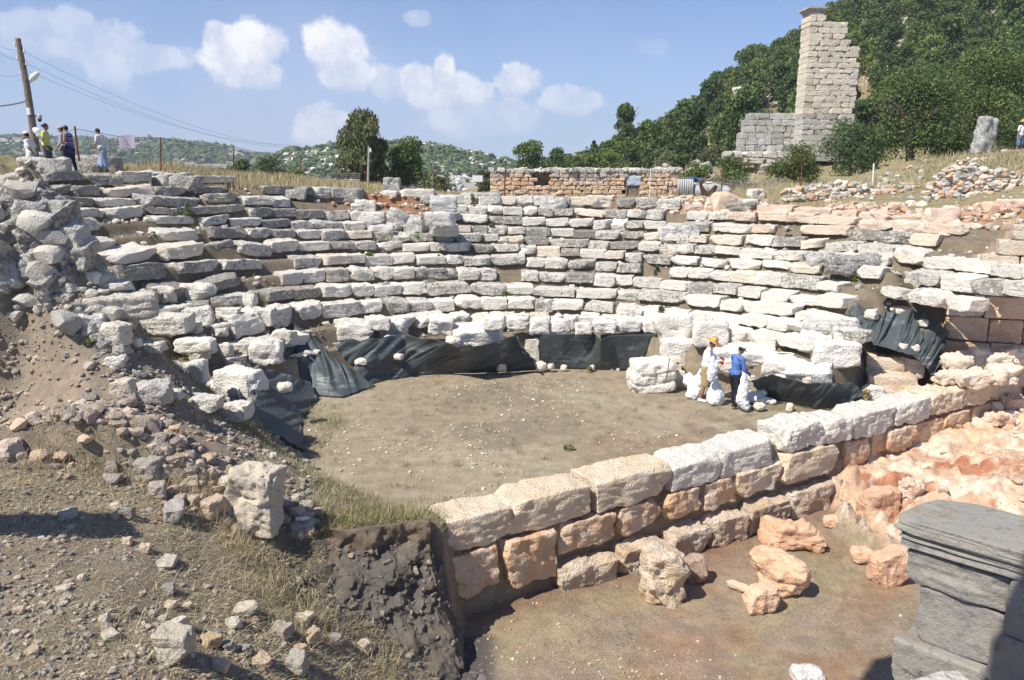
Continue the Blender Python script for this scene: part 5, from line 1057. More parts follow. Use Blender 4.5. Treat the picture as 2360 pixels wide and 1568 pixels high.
# ------------------------------------------------------------------ land beyond: hillside, valley, far ridges
hx = np.arange(-70, 231, 2.0); hy = np.arange(62, 231, 2.0)
HX, HY = np.meshgrid(hx, hy); HZ = land(HX, HY)
def gridF(n, m): i_ = np.arange(n * m).reshape(n, m); return np.stack([i_[:-1, :-1], i_[:-1, 1:], i_[1:, 1:], i_[1:, :-1]], -1).reshape(-1, 4)
def hill_colour(X, Y, s_=1.0):
    c = np.zeros(X.shape + (3,)) + np.array([.13, .125, .06]); c = mixc(c, np.array([.30, .25, .15]), sstep(-.1, .5, fb2(X, Y, .11 * s_, 4, 121)))
    c = mixc(c, np.array([.52, .48, .42]), sstep(.15, .5, fb2(X, Y, .25 * s_, 5, 123, .65)))
    return np.concatenate([c, np.full(X.shape + (1,), .3)], -1).reshape(-1, 4)
o = add('hillside', mesh_np('hillside', np.stack([HX, HY, HZ], -1).reshape(-1, 3), gridF(*HX.shape), M['ground'], True, hill_colour(HX, HY))); tag(o, kind='structure')
def ridge(name, prof, Ynear, Yridge, zbase, seed, amp):
    xs = [p[0] for p in prof]
    def zf(X, Y):
        px_ = CX + F_ * (X / Y) * .99; yr = np.interp(px_, xs, [p[1] for p in prof]); v = (yr - CY) / F_; el = -(np.arctan(v) + PITCH)
        zr = CAMH + Yridge * np.tan(el); t = np.clip((Y - Ynear) / (Yridge - Ynear), 0, 1.6); up_ = np.sin(np.clip(t, 0, 1) * np.pi / 2) ** 1.3 * (1 - .35 * np.clip(t - 1, 0, .6))
        return zbase + (zr - zbase) * up_ + fb2(X, Y, 3.5 / Yridge * 4, 4, seed) * amp * np.clip(t * 2, 0, 1)
    return zf
R1 = ridge('a', [(-900, 322), (0, 322), (150, 325), (300, 330), (420, 332), (540, 345), (640, 356), (720, 362), (900, 380), (1100, 395), (1400, 400)], 330, 900, -34, 131, 5)
R2 = ridge('b', [(500, 420), (620, 395), (660, 362), (700, 348), (760, 342), (900, 340), (960, 341), (1040, 348), (1100, 360), (1165, 375), (1230, 395), (1330, 415)], 170, 430, -30, 137, 3)
def ridge_obj(zf, x0, x1, y0, y1, st):
    X, Y = np.meshgrid(np.arange(x0, x1, st), np.arange(y0, y1, st)); Z_ = zf(X, Y)
    c = np.zeros(X.shape + (4,)) + np.array([.10, .11, .055, .1]); w = sstep(.0, .4, fb2(X, Y, .03, 5, 141, .7)); c[..., :3] = mixc(c[..., :3], np.array([.34, .32, .27]), w)
    o = add('hills', mesh_np('hills', np.stack([X, Y, Z_], -1).reshape(-1, 3), gridF(*X.shape), M['ground'], True, c.reshape(-1, 4))); tag(o, kind='structure')
ridge_obj(R1, -1000, 320, 330, 1250, 8); ridge_obj(R2, -190, 60, 170, 620, 4)
V = np.array([[-3500, -200, -36], [3500, -200, -36], [3500, 4500, -36], [-3500, 4500, -36]], float); 
o = add('valley_floor', mesh_np('valley_floor', V, np.array([[0, 1, 2, 3]]), M['ground'], False, np.tile([.12, .13, .07, .2], (4, 1)))); tag(o, kind='structure')

def leaf_mat(name):
    m, nt, bs = new_mat(name); a = nt.new('ShaderNodeAttribute'); a.attribute_name = 'tint'; oi = nt.new('ShaderNodeObjectInfo')
    c = nt.mix(nt.m('MULTIPLY', oi.outputs['Random'], .5), a.outputs['Color'], nt.mix(1, a.outputs['Color'], (1.7, 1.35, .9), 'MULTIPLY'))
    nt.l.new(c, bs.inputs['Base Color']); bs.inputs['Roughness'].default_value = .65
    tr = nt.new('ShaderNodeBsdfTranslucent'); nt.l.new(c, tr.inputs[0]); ms = nt.new('ShaderNodeMixShader'); ms.inputs[0].default_value = .25
    nt.l.new(bs.outputs[0], ms.inputs[1]); nt.l.new(tr.outputs[0], ms.inputs[2]); out = [n for n in nt.n if n.type == 'OUTPUT_MATERIAL'][0]; nt.l.new(ms.outputs[0], out.inputs[0]); return m
M['leaf'] = leaf_mat('foliage')
def crown_mesh(name, R, Hh, n, leaf, seed, cols, lobes=14, z0=.25, upright=False, hole=.0, pointy=0):
    """leaf cards spread over irregular lobes; R half width, Hh height"""
    r = np.random.default_rng(seed); L = []
    for i in range(lobes):
        a = r.uniform(0, 2 * np.pi); t = r.random(); zc = Hh * (z0 + (1 - z0) * (t * .82 + .05)); wf = math.sqrt(max(1 - abs(2 * t - .75) ** 2 * .55, .1)) * (1 - pointy * t)
        rad = R * wf * r.uniform(.2, .68); L.append((rad * math.cos(a), rad * math.sin(a), zc, R * r.uniform(.30, .52) * (1 - .4 * pointy * t), r.uniform(.78, 1.2)))
    L.append((0, 0, Hh * (z0 + .3), R * .55, 1.)); w = np.array([l[3] ** 2 for l in L]); k = r.choice(len(L), n, p=w / w.sum()); L = np.array(L)
    d = r.normal(size=(n, 3)); d /= np.linalg.norm(d, axis=1, keepdims=True); d[:, 2] = np.where(r.random(n) < .5, np.abs(d[:, 2]), d[:, 2])
    rr = L[k, 3] * (r.random(n) ** .35) * (1 + .25 * vnoise(d * 2.4 + k[:, None] * 3.3)); C = L[k, :3] + d * rr[:, None] * np.array([1, 1, 1.15 if upright else .85])
    C[:, 2] = np.maximum(C[:, 2], Hh * .04)
    if hole: keep = vnoise(C / R * 2.6, seed) > -hole; C, k = C[keep], k[keep]; n = len(C)
    a = r.normal(size=(n, 3)); a /= np.linalg.norm(a, axis=1, keepdims=True)
    if upright: a[:, 2] = np.abs(a[:, 2]) + 1.0; a /= np.linalg.norm(a, axis=1, keepdims=True)
    b = np.cross(a, r.normal(size=(n, 3))); b /= np.linalg.norm(b, axis=1, keepdims=True); s_ = leaf * r.uniform(.5, 1.25, n)[:, None]; asp = 1.6 if upright else 1.0
    V = np.stack([C - b * s_ * .32, C + a * s_ * .5 * asp - b * s_ * .1 + b * s_ * .1, C + b * s_ * .32, C - a * s_ * .5 * asp], 1).reshape(-1, 3)
    F = np.arange(n * 4).reshape(-1, 4); cols = np.array(cols, float); cc = cols[r.integers(0, len(cols), n)] * (L[k, 4] * r.uniform(.7, 1.25, n))[:, None]
    cc = np.repeat(np.concatenate([cc, np.ones((n, 1))], 1), 4, 0)
    return mesh_np(name, V, F, M['leaf'], False, cc)
M['bark'] = simple_mat('bark', (.12, .09, .065), .95, .5, 14, .03)
def trunk_mesh(name, R, Hh, seed, nl=5, r0=.12, stems=1):
    r = np.random.default_rng(seed); acc = Acc()
    for s_ in range(stems):
        a0 = r.uniform(0, 6.28); ln = .12 if stems == 1 else .3
        pts = [(0, 0, -.3)] + [(ln * R * t * math.cos(a0) + r.normal() * .03 * R, ln * R * t * math.sin(a0) + r.normal() * .03 * R, Hh * .62 * t) for t in (.25, .5, .75, 1)]
        V, F = tube(pts, [r0 * (1 - .17 * i) for i in range(5)], 8); acc.add(V, F, (.1, .1, .1, 1))
        for i in range(nl):
            t = r.uniform(.35, .95); b0 = Vector(pts[0]).lerp(Vector(pts[-1]), t); a = r.uniform(0, 6.28); e_ = b0 + Vector((math.cos(a) * R * .6, math.sin(a) * R * .6, Hh * .25)); md = b0.lerp(e_, .5) + Vector((0, 0, Hh * .03))
            V, F = tube([b0, md, e_], [r0 * .45, r0 * .3, r0 * .12], 6); acc.add(V, F, (.1, .1, .1, 1))
    return mesh_np(name, np.concatenate(acc.V), np.concatenate(acc.F), M['bark'], True)
DK = [(0.075, 0.127, 0.046), (0.101, 0.155, 0.055), (0.131, 0.197, 0.07), (0.061, 0.101, 0.04)]; MG = [(0.122, 0.187, 0.062), (0.154, 0.232, 0.07), (0.187, 0.265, 0.089), (0.099, 0.154, 0.055)]
OL = [(0.115, 0.135, 0.074), (0.149, 0.169, 0.095), (0.088, 0.108, 0.057), (0.189, 0.209, 0.121)]; YG = [(0.145, 0.185, 0.052), (0.193, 0.225, 0.064), (0.161, 0.145, 0.056), (0.121, 0.161, 0.048)]
def tree(name, label, x, yb, Y, wpx, hpx, cols, n=6000, leaf=.16, seed=1, cat='tree', group=None, z0=.25, stems=1, ground=True, **k):
    p = P(x, yb, Y=Y); s_ = Y / F_; R = wpx * s_ / 2; Hh = hpx * s_
    if ground:
        gz = g1(p.x, p.y) if Y < 62 else float(land(np.array([p.x]), np.array([p.y]))[0])
        Hh += max(p.z - gz, 0); p.z = gz
    e = empty(name, p, seed * 1.3, label, cat, group)
    add('crown', crown_mesh('crown', R, Hh, n, leaf, seed, cols, z0=z0, **k), e); add('trunk', trunk_mesh('trunk', R, Hh, seed, 5, max(.05, R * .07), stems), e)
    return e
tree('olive_tree', 'round grey green olive tree standing tall on the back terrace by the small stone kiosk', 840, 445, 46, 132, 172, OL + DK[:2], 15000, .17, 3, upright=True, lobes=22, z0=.1)
tree('walnut_tree', 'lighter green bushy tree immediately right of the olive tree', 935, 445, 48, 118, 118, YG + MG, 9000, .16, 5, lobes=18, z0=.05)
tree('shrub', 'small sparse shrub at the right foot of the lighter green tree', 1000, 445, 47, 50, 50, YG, 1200, .13, 6, z0=.05, hole=.1, cat='shrub')
tree('round_tree', 'round isolated green tree just left of the stone hut roof line', 1217, 405, 62, 102, 74, MG + DK[:1], 6000, .2, 7, z0=.05)
tree('dark_tree', 'small dark tree right of the round isolated tree', 1280, 402, 66, 38, 54, DK, 2200, .2, 8, z0=.1)
tree('dark_tree', 'dark bushy tree behind the middle of the stone hut', 1325, 400, 68, 50, 58, DK + MG[:1], 2600, .2, 9, z0=.05)
tree('tall_conifer', 'tallest pointed tree on the foot of the hill, left of the tower', 1442, 340, 95, 86, 116, DK + MG[:1], 9000, .32, 10, z0=.05, lobes=20, pointy=.55)
tree('slender_tree', 'left one of two slender dark trees on the skyline', 1353, 352, 100, 16, 26, DK, 700, .3, 11, z0=.05, pointy=.5)
tree('slender_tree', 'right one of two slender dark trees on the skyline', 1368, 352, 100, 20, 34, DK, 900, .3, 12, z0=.05, pointy=.5)
for i, (x, yb, Y, w_, h_) in enumerate([(560, 430, 50, 80, 66), (625, 432, 52, 90, 70), (680, 438, 50, 60, 46), (520, 425, 54, 60, 36)]):
    tree('shrub', ['left shrub of the row', 'tallest middle shrub of the row', 'right low shrub of the row', 'leftmost small shrub of the row'][i] + ' beyond the grassy terrace fence', x, yb, Y, w_, h_, MG + OL[:1], 3800, .15, 20 + i, z0=.02, cat='shrub')
for i, (x, yb, Y, w_, h_, c_) in enumerate([(1010, 450, 44, 60, 30, OL), (1120, 440, 50, 60, 46, OL), (1400, 400, 70, 80, 46, MG), (1460, 402, 66, 84, 42, OL), (1530, 402, 64, 90, 48, OL), (1600, 396, 70, 90, 60, MG), (1350, 402, 75, 70, 40, MG), (1640, 408, 62, 80, 40, OL)]):
    tree('bush', ['low grey bush at the left foot of the pale sign', 'bush touching the left corner of the stone hut', 'mid green bush over the hut roof, leftmost', 'grey green bush over the hut roof, second', 'grey green bush over the hut roof, third', 'larger green bush right of the hut roof bushes', 'small bush behind the hut roof', 'grey green bush over the right end of the hut'][i], x, yb, Y, w_, h_, c_, 3000, .17, 30 + i, z0=.0, cat='bush')
tree('oleander_bush', 'dense glossy bush left of the tower foot, above the brush pile', 1600, 428, 44, 90, 62, MG + DK[:1], 5000, .12, 40, z0=0, cat='bush'); tree('oleander_bush', 'second glossy bush above the brush pile', 1680, 425, 45, 96, 60, MG + DK[:1], 5000, .12, 41, z0=0, cat='bush')
tree('big_bush', 'tall bush directly right of the wall below the tower', 1832, 432, 44, 124, 92, YG + DK[:2], 9000, .12, 42, z0=0, cat='bush', lobes=20)
tree('big_bush', 'wide dark bush at the tower foot', 1960, 402, 47, 150, 116, DK + MG[:1], 11000, .13, 43, z0=0, cat='bush', lobes=24)
tree('oak_tree', 'large spreading bushy tree with exposed trunks left of the leaning column', 2095, 398, 46, 250, 205, DK + MG[:1] + YG[:1], 26000, .15, 44, z0=.14, stems=4, lobes=36)
tree('oak_tree', 'big dark tree above the leaning column', 2270, 330, 56, 230, 190, DK + MG[:1], 20000, .19, 45, z0=.02, lobes=30, stems=2)
tree('big_bush', 'low bush between the spreading tree and the leaning column', 2190, 372, 47, 120, 70, DK + YG[:1], 7000, .13, 46, z0=0, cat='bush', lobes=16)
tree('big_bush', 'dark bush behind the man at the right edge', 2330, 350, 48, 120, 76, DK, 7000, .13, 47, z0=0, cat='bush', lobes=16)
# the wood on the hillside
kinds = []
for i in range(6):
    R = 1.0; kinds.append((crown_mesh('crown', R, 2.1, 2600, .145, 60 + i, [DK, DK + MG[:2], MG, DK + OL[:1], MG + YG[:1], DK][i], lobes=12, z0=.05, pointy=[0, 0, .2, .1, 0, .4][i]), trunk_mesh('trunk', R, 2.1, 60 + i, 4, .07)))
r3 = np.random.default_rng(5); cand = []
for t in range(14000):
    X = r3.uniform(4, 150); Y = r3.uniform(58, 158); Zc = float(land(np.array([X]), np.array([Y]))[0]); px_, py_ = pt_px((X, Y, Zc))
    if not (1180 < px_ < 2480 and py_ > -130): continue
    if Y < 64 and px_ < 1560: continue
    _, pt_ = pt_px((X, Y, Zc + 4)); rocky = ((px_ - 1762) / 105) ** 2 + ((py_ - 285) / 95) ** 2 < 1 or ((px_ - 1762) / 90) ** 2 + ((pt_ - 270) / 75) ** 2 < 1 or ((px_ - 1990) / 34) ** 2 + ((py_ - 270) / 60) ** 2 < 1 or (px_ < 1780 and py_ > 345 and px_ > 1500) or ((px_ - 2065) / 22) ** 2 + ((py_ - 135) / 34) ** 2 < 1
    if rocky and r3.random() > .04: continue
    if 1690 < px_ < 1990 and Y < 68: continue
    s_ = r3.uniform(1.3, 2.5) * (1 if Y < 100 else 1.15)
    sky_y = np.interp(px_, [1180, 1290, 1350, 1400, 1500, 1540, 1600, 1660, 1720, 1800, 1850, 1900, 1960], [398, 358, 350, 322, 296, 268, 215, 172, 122, 88, 58, 12, -60]); _, t2 = pt_px((X, Y, Zc + 2.0 * s_))
    if t2 < sky_y - 4: s_ *= .62; _, t2 = pt_px((X, Y, Zc + 2.0 * s_))
    if t2 < sky_y - 6: continue
    if all((X - c[0]) ** 2 + (Y - c[1]) ** 2 > (.62 * (s_ + c[3])) ** 2 for c in cand): cand.append((X, Y, Zc, s_))
cand.sort(key=lambda c: -c[3] / c[1]); print('hill trees', len(cand))
protos = {}; rest = Acc(); nv = 0
for i, (X, Y, Zc, s_) in enumerate(cand):
    kd = r3.integers(0, 6)
    if i < 290:
        e = empty('hillside_tree', (X, Y, Zc - .15 * s_), r3.uniform(0, 6.28), 'dense bushy tree in the dark green wood covering the right hillside', 'tree', 'trees in the wood on the right hillside')
        e.scale = (s_, s_, s_ * r3.uniform(.85, 1.25))
        for nm, me in zip(('crown', 'trunk'), kinds[kd]): add(nm, me, e)
    else:
        n_ = 700; r4 = np.random.default_rng(900 + i); me = kinds[kd][0]
        if kd not in protos:
            co = np.empty(len(me.vertices) * 3, np.float32); me.vertices.foreach_get('co', co); ca = np.empty(len(me.vertices) * 4, np.float32); me.color_attributes['tint'].data.foreach_get('color', ca); protos[kd] = (co.reshape(-1, 4, 3), ca.reshape(-1, 4, 4))
        co, ca = protos[kd]; pk = r4.choice(len(co), min(n_, len(co)), replace=False); a = r4.uniform(0, 6.28); q = co[pk]; q = q.mean(1, keepdims=True) + (q - q.mean(1, keepdims=True)) * 1.7
        q = q @ rotm(0, 0, a).T * s_ + np.array([X, Y, Zc - .15 * s_]); rest.add(q.reshape(-1, 3), np.arange(len(pk) * 4).reshape(-1, 4), ca[pk].reshape(-1, 4))
if rest.V: tag(rest.build('hillside_wood', M['leaf'], smooth=False), 'remaining dark green wood merging on the upper right hillside', 'wood', kind='stuff')
def blobs(name, label, n, box, zf, size, cols, seed, mat, mask=None, flat=.8, cat='wood'):
    r = np.random.default_rng(seed); X = r.uniform(box[0], box[1], n); Y = r.uniform(box[2], box[3], n)
    if mask is not None: k = mask(X, Y) > r.random(n); X, Y = X[k], Y[k]
    n = len(X); Zb = zf(X, Y); V, F = ico(1); S_ = r.uniform(size[0], size[1], n)
    J = 1 + .35 * r.normal(size=(n, len(V), 1)); W = V[None] * J * (S_ / 2)[:, None, None] * np.array([1, 1, flat]); W += np.stack([X, Y, Zb + S_ * .2], -1)[:, None]
    FF = (F[None] + (np.arange(n) * len(V))[:, None, None]).reshape(-1, 3); cols = np.array(cols); C = cols[r.integers(0, len(cols), n)] * r.uniform(.7, 1.3, (n, 1)); C = np.repeat(np.concatenate([C, np.full((n, 1), .3)], 1), len(V), 0)
    me = mesh_np(name, W.reshape(-1, 3), FF, mat, False, C); return tag(add(name, me), label, cat, kind='stuff')
blobs('far_forest', 'distant forest covering the long ridge on the left horizon', 24000, (-700, 120, 430, 915), R1, (2.6, 6), DK, 200, M['leaf'], lambda X, Y: np.clip(.85 - 1.2 * sstep(.0, .4, fb2(X, Y, .03, 5, 141, .7)), .12, 1))
blobs('far_rocks', 'white limestone outcrops scattered over the distant left ridge', 2200, (-700, 120, 430, 915), R1, (1.4, 4.5), [(.50, .48, .44), (.40, .38, .34)], 201, M['rubble'], lambda X, Y: sstep(-.1, .4, fb2(X, Y, .03, 5, 141, .7)), .45, 'rocks')
blobs('mid_forest', 'scrub trees covering the nearer rocky hill behind the kiosk', 12000, (-150, 30, 220, 440), R2, (1.3, 3.1), DK + MG[:1], 202, M['leaf'], lambda X, Y: np.clip(.95 - 1.3 * sstep(.0, .4, fb2(X, Y, .05, 5, 145, .7)), .12, 1))
blobs('mid_rocks', 'white limestone outcrops on the nearer rocky hill', 3600, (-150, 30, 220, 440), R2, (.8, 3), [(.66, .64, .60), (.56, .54, .50)], 203, M['rubble'], lambda X, Y: sstep(-.1, .35, fb2(X, Y, .05, 5, 145, .7)), .5, 'rocks')
scatter('hill_rocks', 'grey limestone rocks and scree breaking through the right hillside', 1100, (5, 80, 56, 125), lambda X, Y: sstep(.1, .4, fb2(X, Y, .25, 5, 123, .65)) + .15, (.3, 1.7), GW, 15, RV2, zf=land)
blades('hill_grass', 'dry yellow grass on the open patches of the right hillside', 16000, (4, 70, 50, 110), lambda X, Y: np.clip(.4 + fb2(X, Y, .11, 4, 121), 0, 1), (.3, .8), .05, .3, ST, 31, zf=land, clump=.6)
for i, (x, y, w_, h_, Y) in enumerate([(1722, 235, 60, 60, 96), (1770, 262, 70, 50, 92), (2065, 100, 60, 26, 110), (1980, 240, 30, 40, 95), (1700, 290, 60, 24, 90)]):
    p = P(x, y, Y=Y); p.z = float(land(np.array([p.x]), np.array([p.y]))[0]); s_ = Y / F_
    tag(block_obj('rock_outcrop', (w_ * s_, w_ * s_ * .7, h_ * s_), 700 + i, (p.x, p.y, p.z - .5), (0, 0, i), (.52, .50, .46, .6), 'stone', None, n=16, rough=.2, cuts=14, cutd=.5, rnd=.2), ['tall grey cliff outcrop on the open slope left of the tower', 'lower grey outcrop just left of the tower top', 'pale rock peeking out of the wood at the upper right', 'pale scree rock in the clearing right of the tower', 'flat grey rock ledge below the tall outcrop'][i], 'rock outcrop')

# ------------------------------------------------------------------ masonry: ruined tower, stone hut, kiosk, dry walls
def courses(acc, L, D, H, ch, mw, tint, seed, x0=0., y0=0., z0=0., prof=None, n=4, rough=.05, gap=.012, jit=.02, skip=None, rnd=.05, cuts=2, cutd=.12):
    r = np.random.default_rng(seed); z = z0; ci = 0
    while z < z0 + H - ch * .4:
        h = ch * r.uniform(.88, 1.12); a, b = (0, L) if prof is None else prof((z + h / 2 - z0) / H)
        x = a - r.uniform(0, .0)
        while x < b - .08:
            w_ = min(mw * r.uniform(.6, 1.5), b - x)
            if b - x - w_ < mw * .35: w_ = b - x
            if not (skip and skip(x + w_ / 2, z + h / 2 - z0)):
                V, F = block_v((w_ - gap, D, h - gap), seed * 101 + int(ci), n=n, rnd=rnd, rough=rough, cuts=cuts, cutd=cutd)
                V = V + np.array([x0 + x + w_ / 2, y0 + D / 2 + r.normal() * jit, z]); acc.add(V, F, tint(r, (z - z0) / H, x / L))
            x += w_; ci += 1
        z += h
def Mcol(c, r, v=.1, al=.4): return (*(np.array(c) * r.uniform(1 - v, 1 + v)), np.clip(al + r.normal() * .2, 0, 1))
Yt = 57; s_ = Yt / F_
tp = P(1843, 372, Y=Yt); twr = empty('ruined_tower', tp, R_(4), 'tall leaning looking stub of ashlar tower rising above the bushes at the hill foot', 'tower ruin')
tw = 118 * s_; th = 10.1
def tprof(t):
    y = 372 - t * .975 * th / s_
    if y > 127: return (0, tw * (1.0 - .06 * (math.sin(y * .7) > .6)))
    if y > 110: return (0, tw * .80)
    if y > 95: return (0, tw * .68)
    if y > 80: return (0, tw * .72)
    return (0, tw * .29)
a_ = Acc(); courses(a_, tw, 1.5, th * .975, .39, .72, lambda r, t, u: Mcol((.66, .585, .45) if t > .3 and u < .85 else (.50, .48, .43), r, .12, .15 if t > .35 else .5), 801, prof=lambda t: tprof(t), n=8, rough=.05, jit=.015, cuts=5, cutd=.10, gap=.002, rnd=.02)
a_.build('wall', M['masonry'], twr)
V, F = box_v(tw * .92, 1.2, th * .70); add('core', mesh_np('core', V + np.array([tw * .47, .75, th * .35]), F, M['masonry'], False, np.tile([.52, .47, .38, .3], (len(V), 1))), twr)
a_ = Acc()
for i, (w_, h_, zz) in enumerate([(.92, .34, 0), (1.08, .10, .34), (1.3, .09, .44), (1.5, .13, .53)]):
    V, F = block_v((w_, 1.5 + (w_ - 1.15) * .5, h_), 820 + i, n=6, rnd=.05, rough=.02, cuts=1, cutd=.05); a_.add(V + np.array([.50, .75, th * .975 + zz - .05]), F, (.42, .38, .32, .4))
a_.build('capital', M['masonry'], twr)
# lower wall left of the tower and its stepped base
lwp = P(1703, 362, Y=58.5); lw = empty('tower_wall', lwp, R_(-3), 'grey ashlar wall joining the left side of the ruined tower', 'stone wall'); L_ = 134 * 58.5 / F_; lh = 97 * 58.5 / F_
a_ = Acc(); courses(a_, L_, 1.2, lh, .42, .62, lambda r, t, u: Mcol((.47, .46, .43), r, .12, .7), 803, prof=lambda t: (0 if t < .62 else .25 if t < .8 else .55, L_ * 1.0), n=6, rough=.05, jit=.01, gap=.003, rnd=.02, cuts=3, cutd=.08)
a_.build('wall', M['masonry'], lw)
bw = empty('tower_footing', P(1668, 432, Y=56), R_(-3), 'broken stepped footing of pale blocks below the tower wall', 'stone wall'); s2 = 56 / F_
a_ = Acc(); courses(a_, 190 * s2, 1.6, 76 * s2, .42, .9, lambda r, t, u: Mcol((.56, .53, .46), r, .12, .45), 805, prof=lambda t: (0 if t > .72 else 75 * s2, 190 * s2 if t < .8 else 130 * s2), n=6, rough=.10, jit=.12, cuts=5, cutd=.3)
a_.build('wall', M['masonry'], bw)

def hut_tint(r, t, u):
    return Mcol((.62, .42, .26), r, .16, .1) if t < .70 + .1 * math.sin(u * 9) and (u > .62 or u < .55 or r.random() < .5) else Mcol((.50, .44, .37), r, .16, .5)
Yh = 37.; sh_ = Yh / F_; hp = P(1130, 458, Y=Yh); hut = empty('stone_hut', hp, 0, 'long low roofless looking hut of orange and grey rubble masonry behind the rows', 'stone hut'); HL = 428 * sh_; HHt = 58 * sh_ + .05
HS = lambda px_: (px_ - 1130) * sh_
def hskip(x, z): return (HS(1232) < x < HS(1262) and z > HHt * .45) or (HS(1437) < x < HS(1472) and z < HHt * .82) or (HS(1162) < x < HS(1170) and HHt * .35 < z < HHt * .5)
a_ = Acc(); courses(a_, HL, .5, HHt, .19, .32, hut_tint, 807, n=6, rough=.10, jit=.02, gap=-.004, skip=hskip, rnd=.12, cuts=4, cutd=.25)
a_.build('wall', M['masonry'], hut)
a_ = Acc(); r5 = np.random.default_rng(8)
for i in range(70):
    V, F = block_v((r5.uniform(.18, .5), .4, r5.uniform(.08, .22)), 1300 + i, n=5, rnd=.2, rough=.14, cuts=6, cutd=.35); x = r5.uniform(0, HL)
    a_.add(V @ rotm(0, r5.normal() * .15, r5.normal() * .4).T + np.array([x, .25 + r5.normal() * .1, HHt - .03]), F, Mcol((.54, .52, .47), r5, .15, .6))
a_.build('roof_stones', M['masonry'], hut)
V, F = box_v(HL - .3, .1, HHt - .1); add('inner_wall', mesh_np('inner_wall', V + np.array([HL / 2, .62, HHt / 2]), F, M['masonry'], False, np.tile([.30, .22, .15, 0], (len(V), 1))), hut)
V, F = box_v(.68, .05, HHt * .8); dr = add('door', mesh_np('door', V + np.array([HS(1454), .12, HHt * .4]), F, M['wood'], False), hut)
M['pale_blue'] = simple_mat('faded_blue_sheet', (.55, .66, .76), .5, .35, 7, .05)
V, F = block_v((.66, .05, .45), 3, n=8, rough=.3, rnd=.1, cuts=0); add('sheet_patch', mesh_np('sheet_patch', V + np.array([HS(1455), .05, HHt * .48]), F, M['pale_blue'], True), dr)
for sx2 in (1438, 1471): V, F = box_v(.07, .1, HHt * .95); add('door_post', mesh_np('door_post', V + np.array([HS(sx2), .08, HHt * .475]), F, M['wood'], False), hut)
for i in range(6): V, F = tube([(HS(1228) + i * .12, .0 + i * .04, HHt * .9 - i * .05), (HS(1275) + i * .1, .2, HHt * .86 - i * .02)], .03, 6); add('roof_beam', mesh_np('roof_beam', V, F, M['wood'], True), hut)
# corrugated shed with tarpaulin right of the hut
def corrugated(name, w_, h_, par, x, z, c):
    n = 60; X = np.linspace(0, w_, n); Zs = np.array([0, h_]); V = np.array([[xx, .03 * math.sin(xx * 60), zz] for zz in Zs for xx in X]); o = add(name, mesh_np(name, V, gridF(2, n), M[c], True), par, (x, 0, z)); m_ = o.modifiers.new('t', 'SOLIDIFY'); m_.thickness = .01; return o
shd = empty('lean_to', P(1560, 458, Y=36.6), 0, 'ragged lean to with corrugated sheet and grey white tarpaulin right of the stone hut', 'shelter')
corrugated('corrugated_sheet', .75, .85, shd, 0, .05, 'grey_metal')
M['tarp_pale'] = simple_mat('grey_white_tarpaulin', (.55, .54, .52), .7, .3, 4, .05); M['blue_tarp'] = simple_mat('blue_tarpaulin', (.05, .13, .38), .5, .3, 5, .04)
b = Body(); b.ell((1.15, .4, .35), (.55, .4, .42)).ell((1.75, .5, .38), (.6, .4, .42)).ell((2.3, .5, .3), (.4, .35, .32)).ell((.9, .4, .6), (.3, .3, .2)); b.build('tarpaulin', M['tarp_pale'], shd, .05)
b = Body(); b.ell((.75, .3, .93), (.3, .2, .07)).ell((1.05, .3, .86), (.2, .2, .08)); b.build('blue_sheet', M['blue_tarp'], shd, .03)
tube_obj('ridge_pole', [(.0, .2, .95), (1.2, .2, .9), (2.6, .3, .62)], .03, 'wood', shd); tube_obj('leaning_stick', [(.9, .1, .7), (1.5, .1, 1.1)], .018, 'wood', shd)
M['brown'] = simple_mat('dark_brown_wood', (.10, .055, .035), .9, .4, 8, .03)
ds = empty('forked_stump', P(1628, 462, Y=35.6), 0, 'dark brown forked dead stump in front of the pale tarpaulin', 'tree stump'); b = Body(); b.chain([(-.05, 0, 0), (-.1, 0, .3), (-.28, 0, .62), (-.30, 0, .80), (-.15, 0, .84)], [.16, .14, .08, .07, .05]).chain([(.1, 0, .05), (.25, 0, .4), (.38, 0, .6)], [.16, .13, .10]).chain([(-.1, 0, .3), (.1, 0, .25)], [.14, .15]); b.build('stump', M['brown'], ds, .025)
bp_ = empty('brush_pile', P(1730, 450, Y=40), 0, 'pile of bare grey brushwood stacked left of the bushes below the tower', 'brush pile'); acc = Acc(); r6 = np.random.default_rng(3)
for i in range(750):
    p0 = np.array([r6.normal() * 1.0, r6.normal() * .4, abs(r6.normal()) * .22]); d = r6.normal(size=3) * np.array([.7, .4, .25]); d[2] = abs(d[2]); V, F = tube([p0, p0 + d * .5 + r6.normal(size=3) * .05, p0 + d], [.012, .009, .004], 4, False); acc.add(V, F, (.3, .28, .26, 1))
M['twig'] = simple_mat('grey_twigs', (.27, .245, .225), .9, .3, 5); add('twigs', mesh_np('twigs', np.concatenate(acc.V), np.concatenate(acc.F), M['twig'], False), bp_)
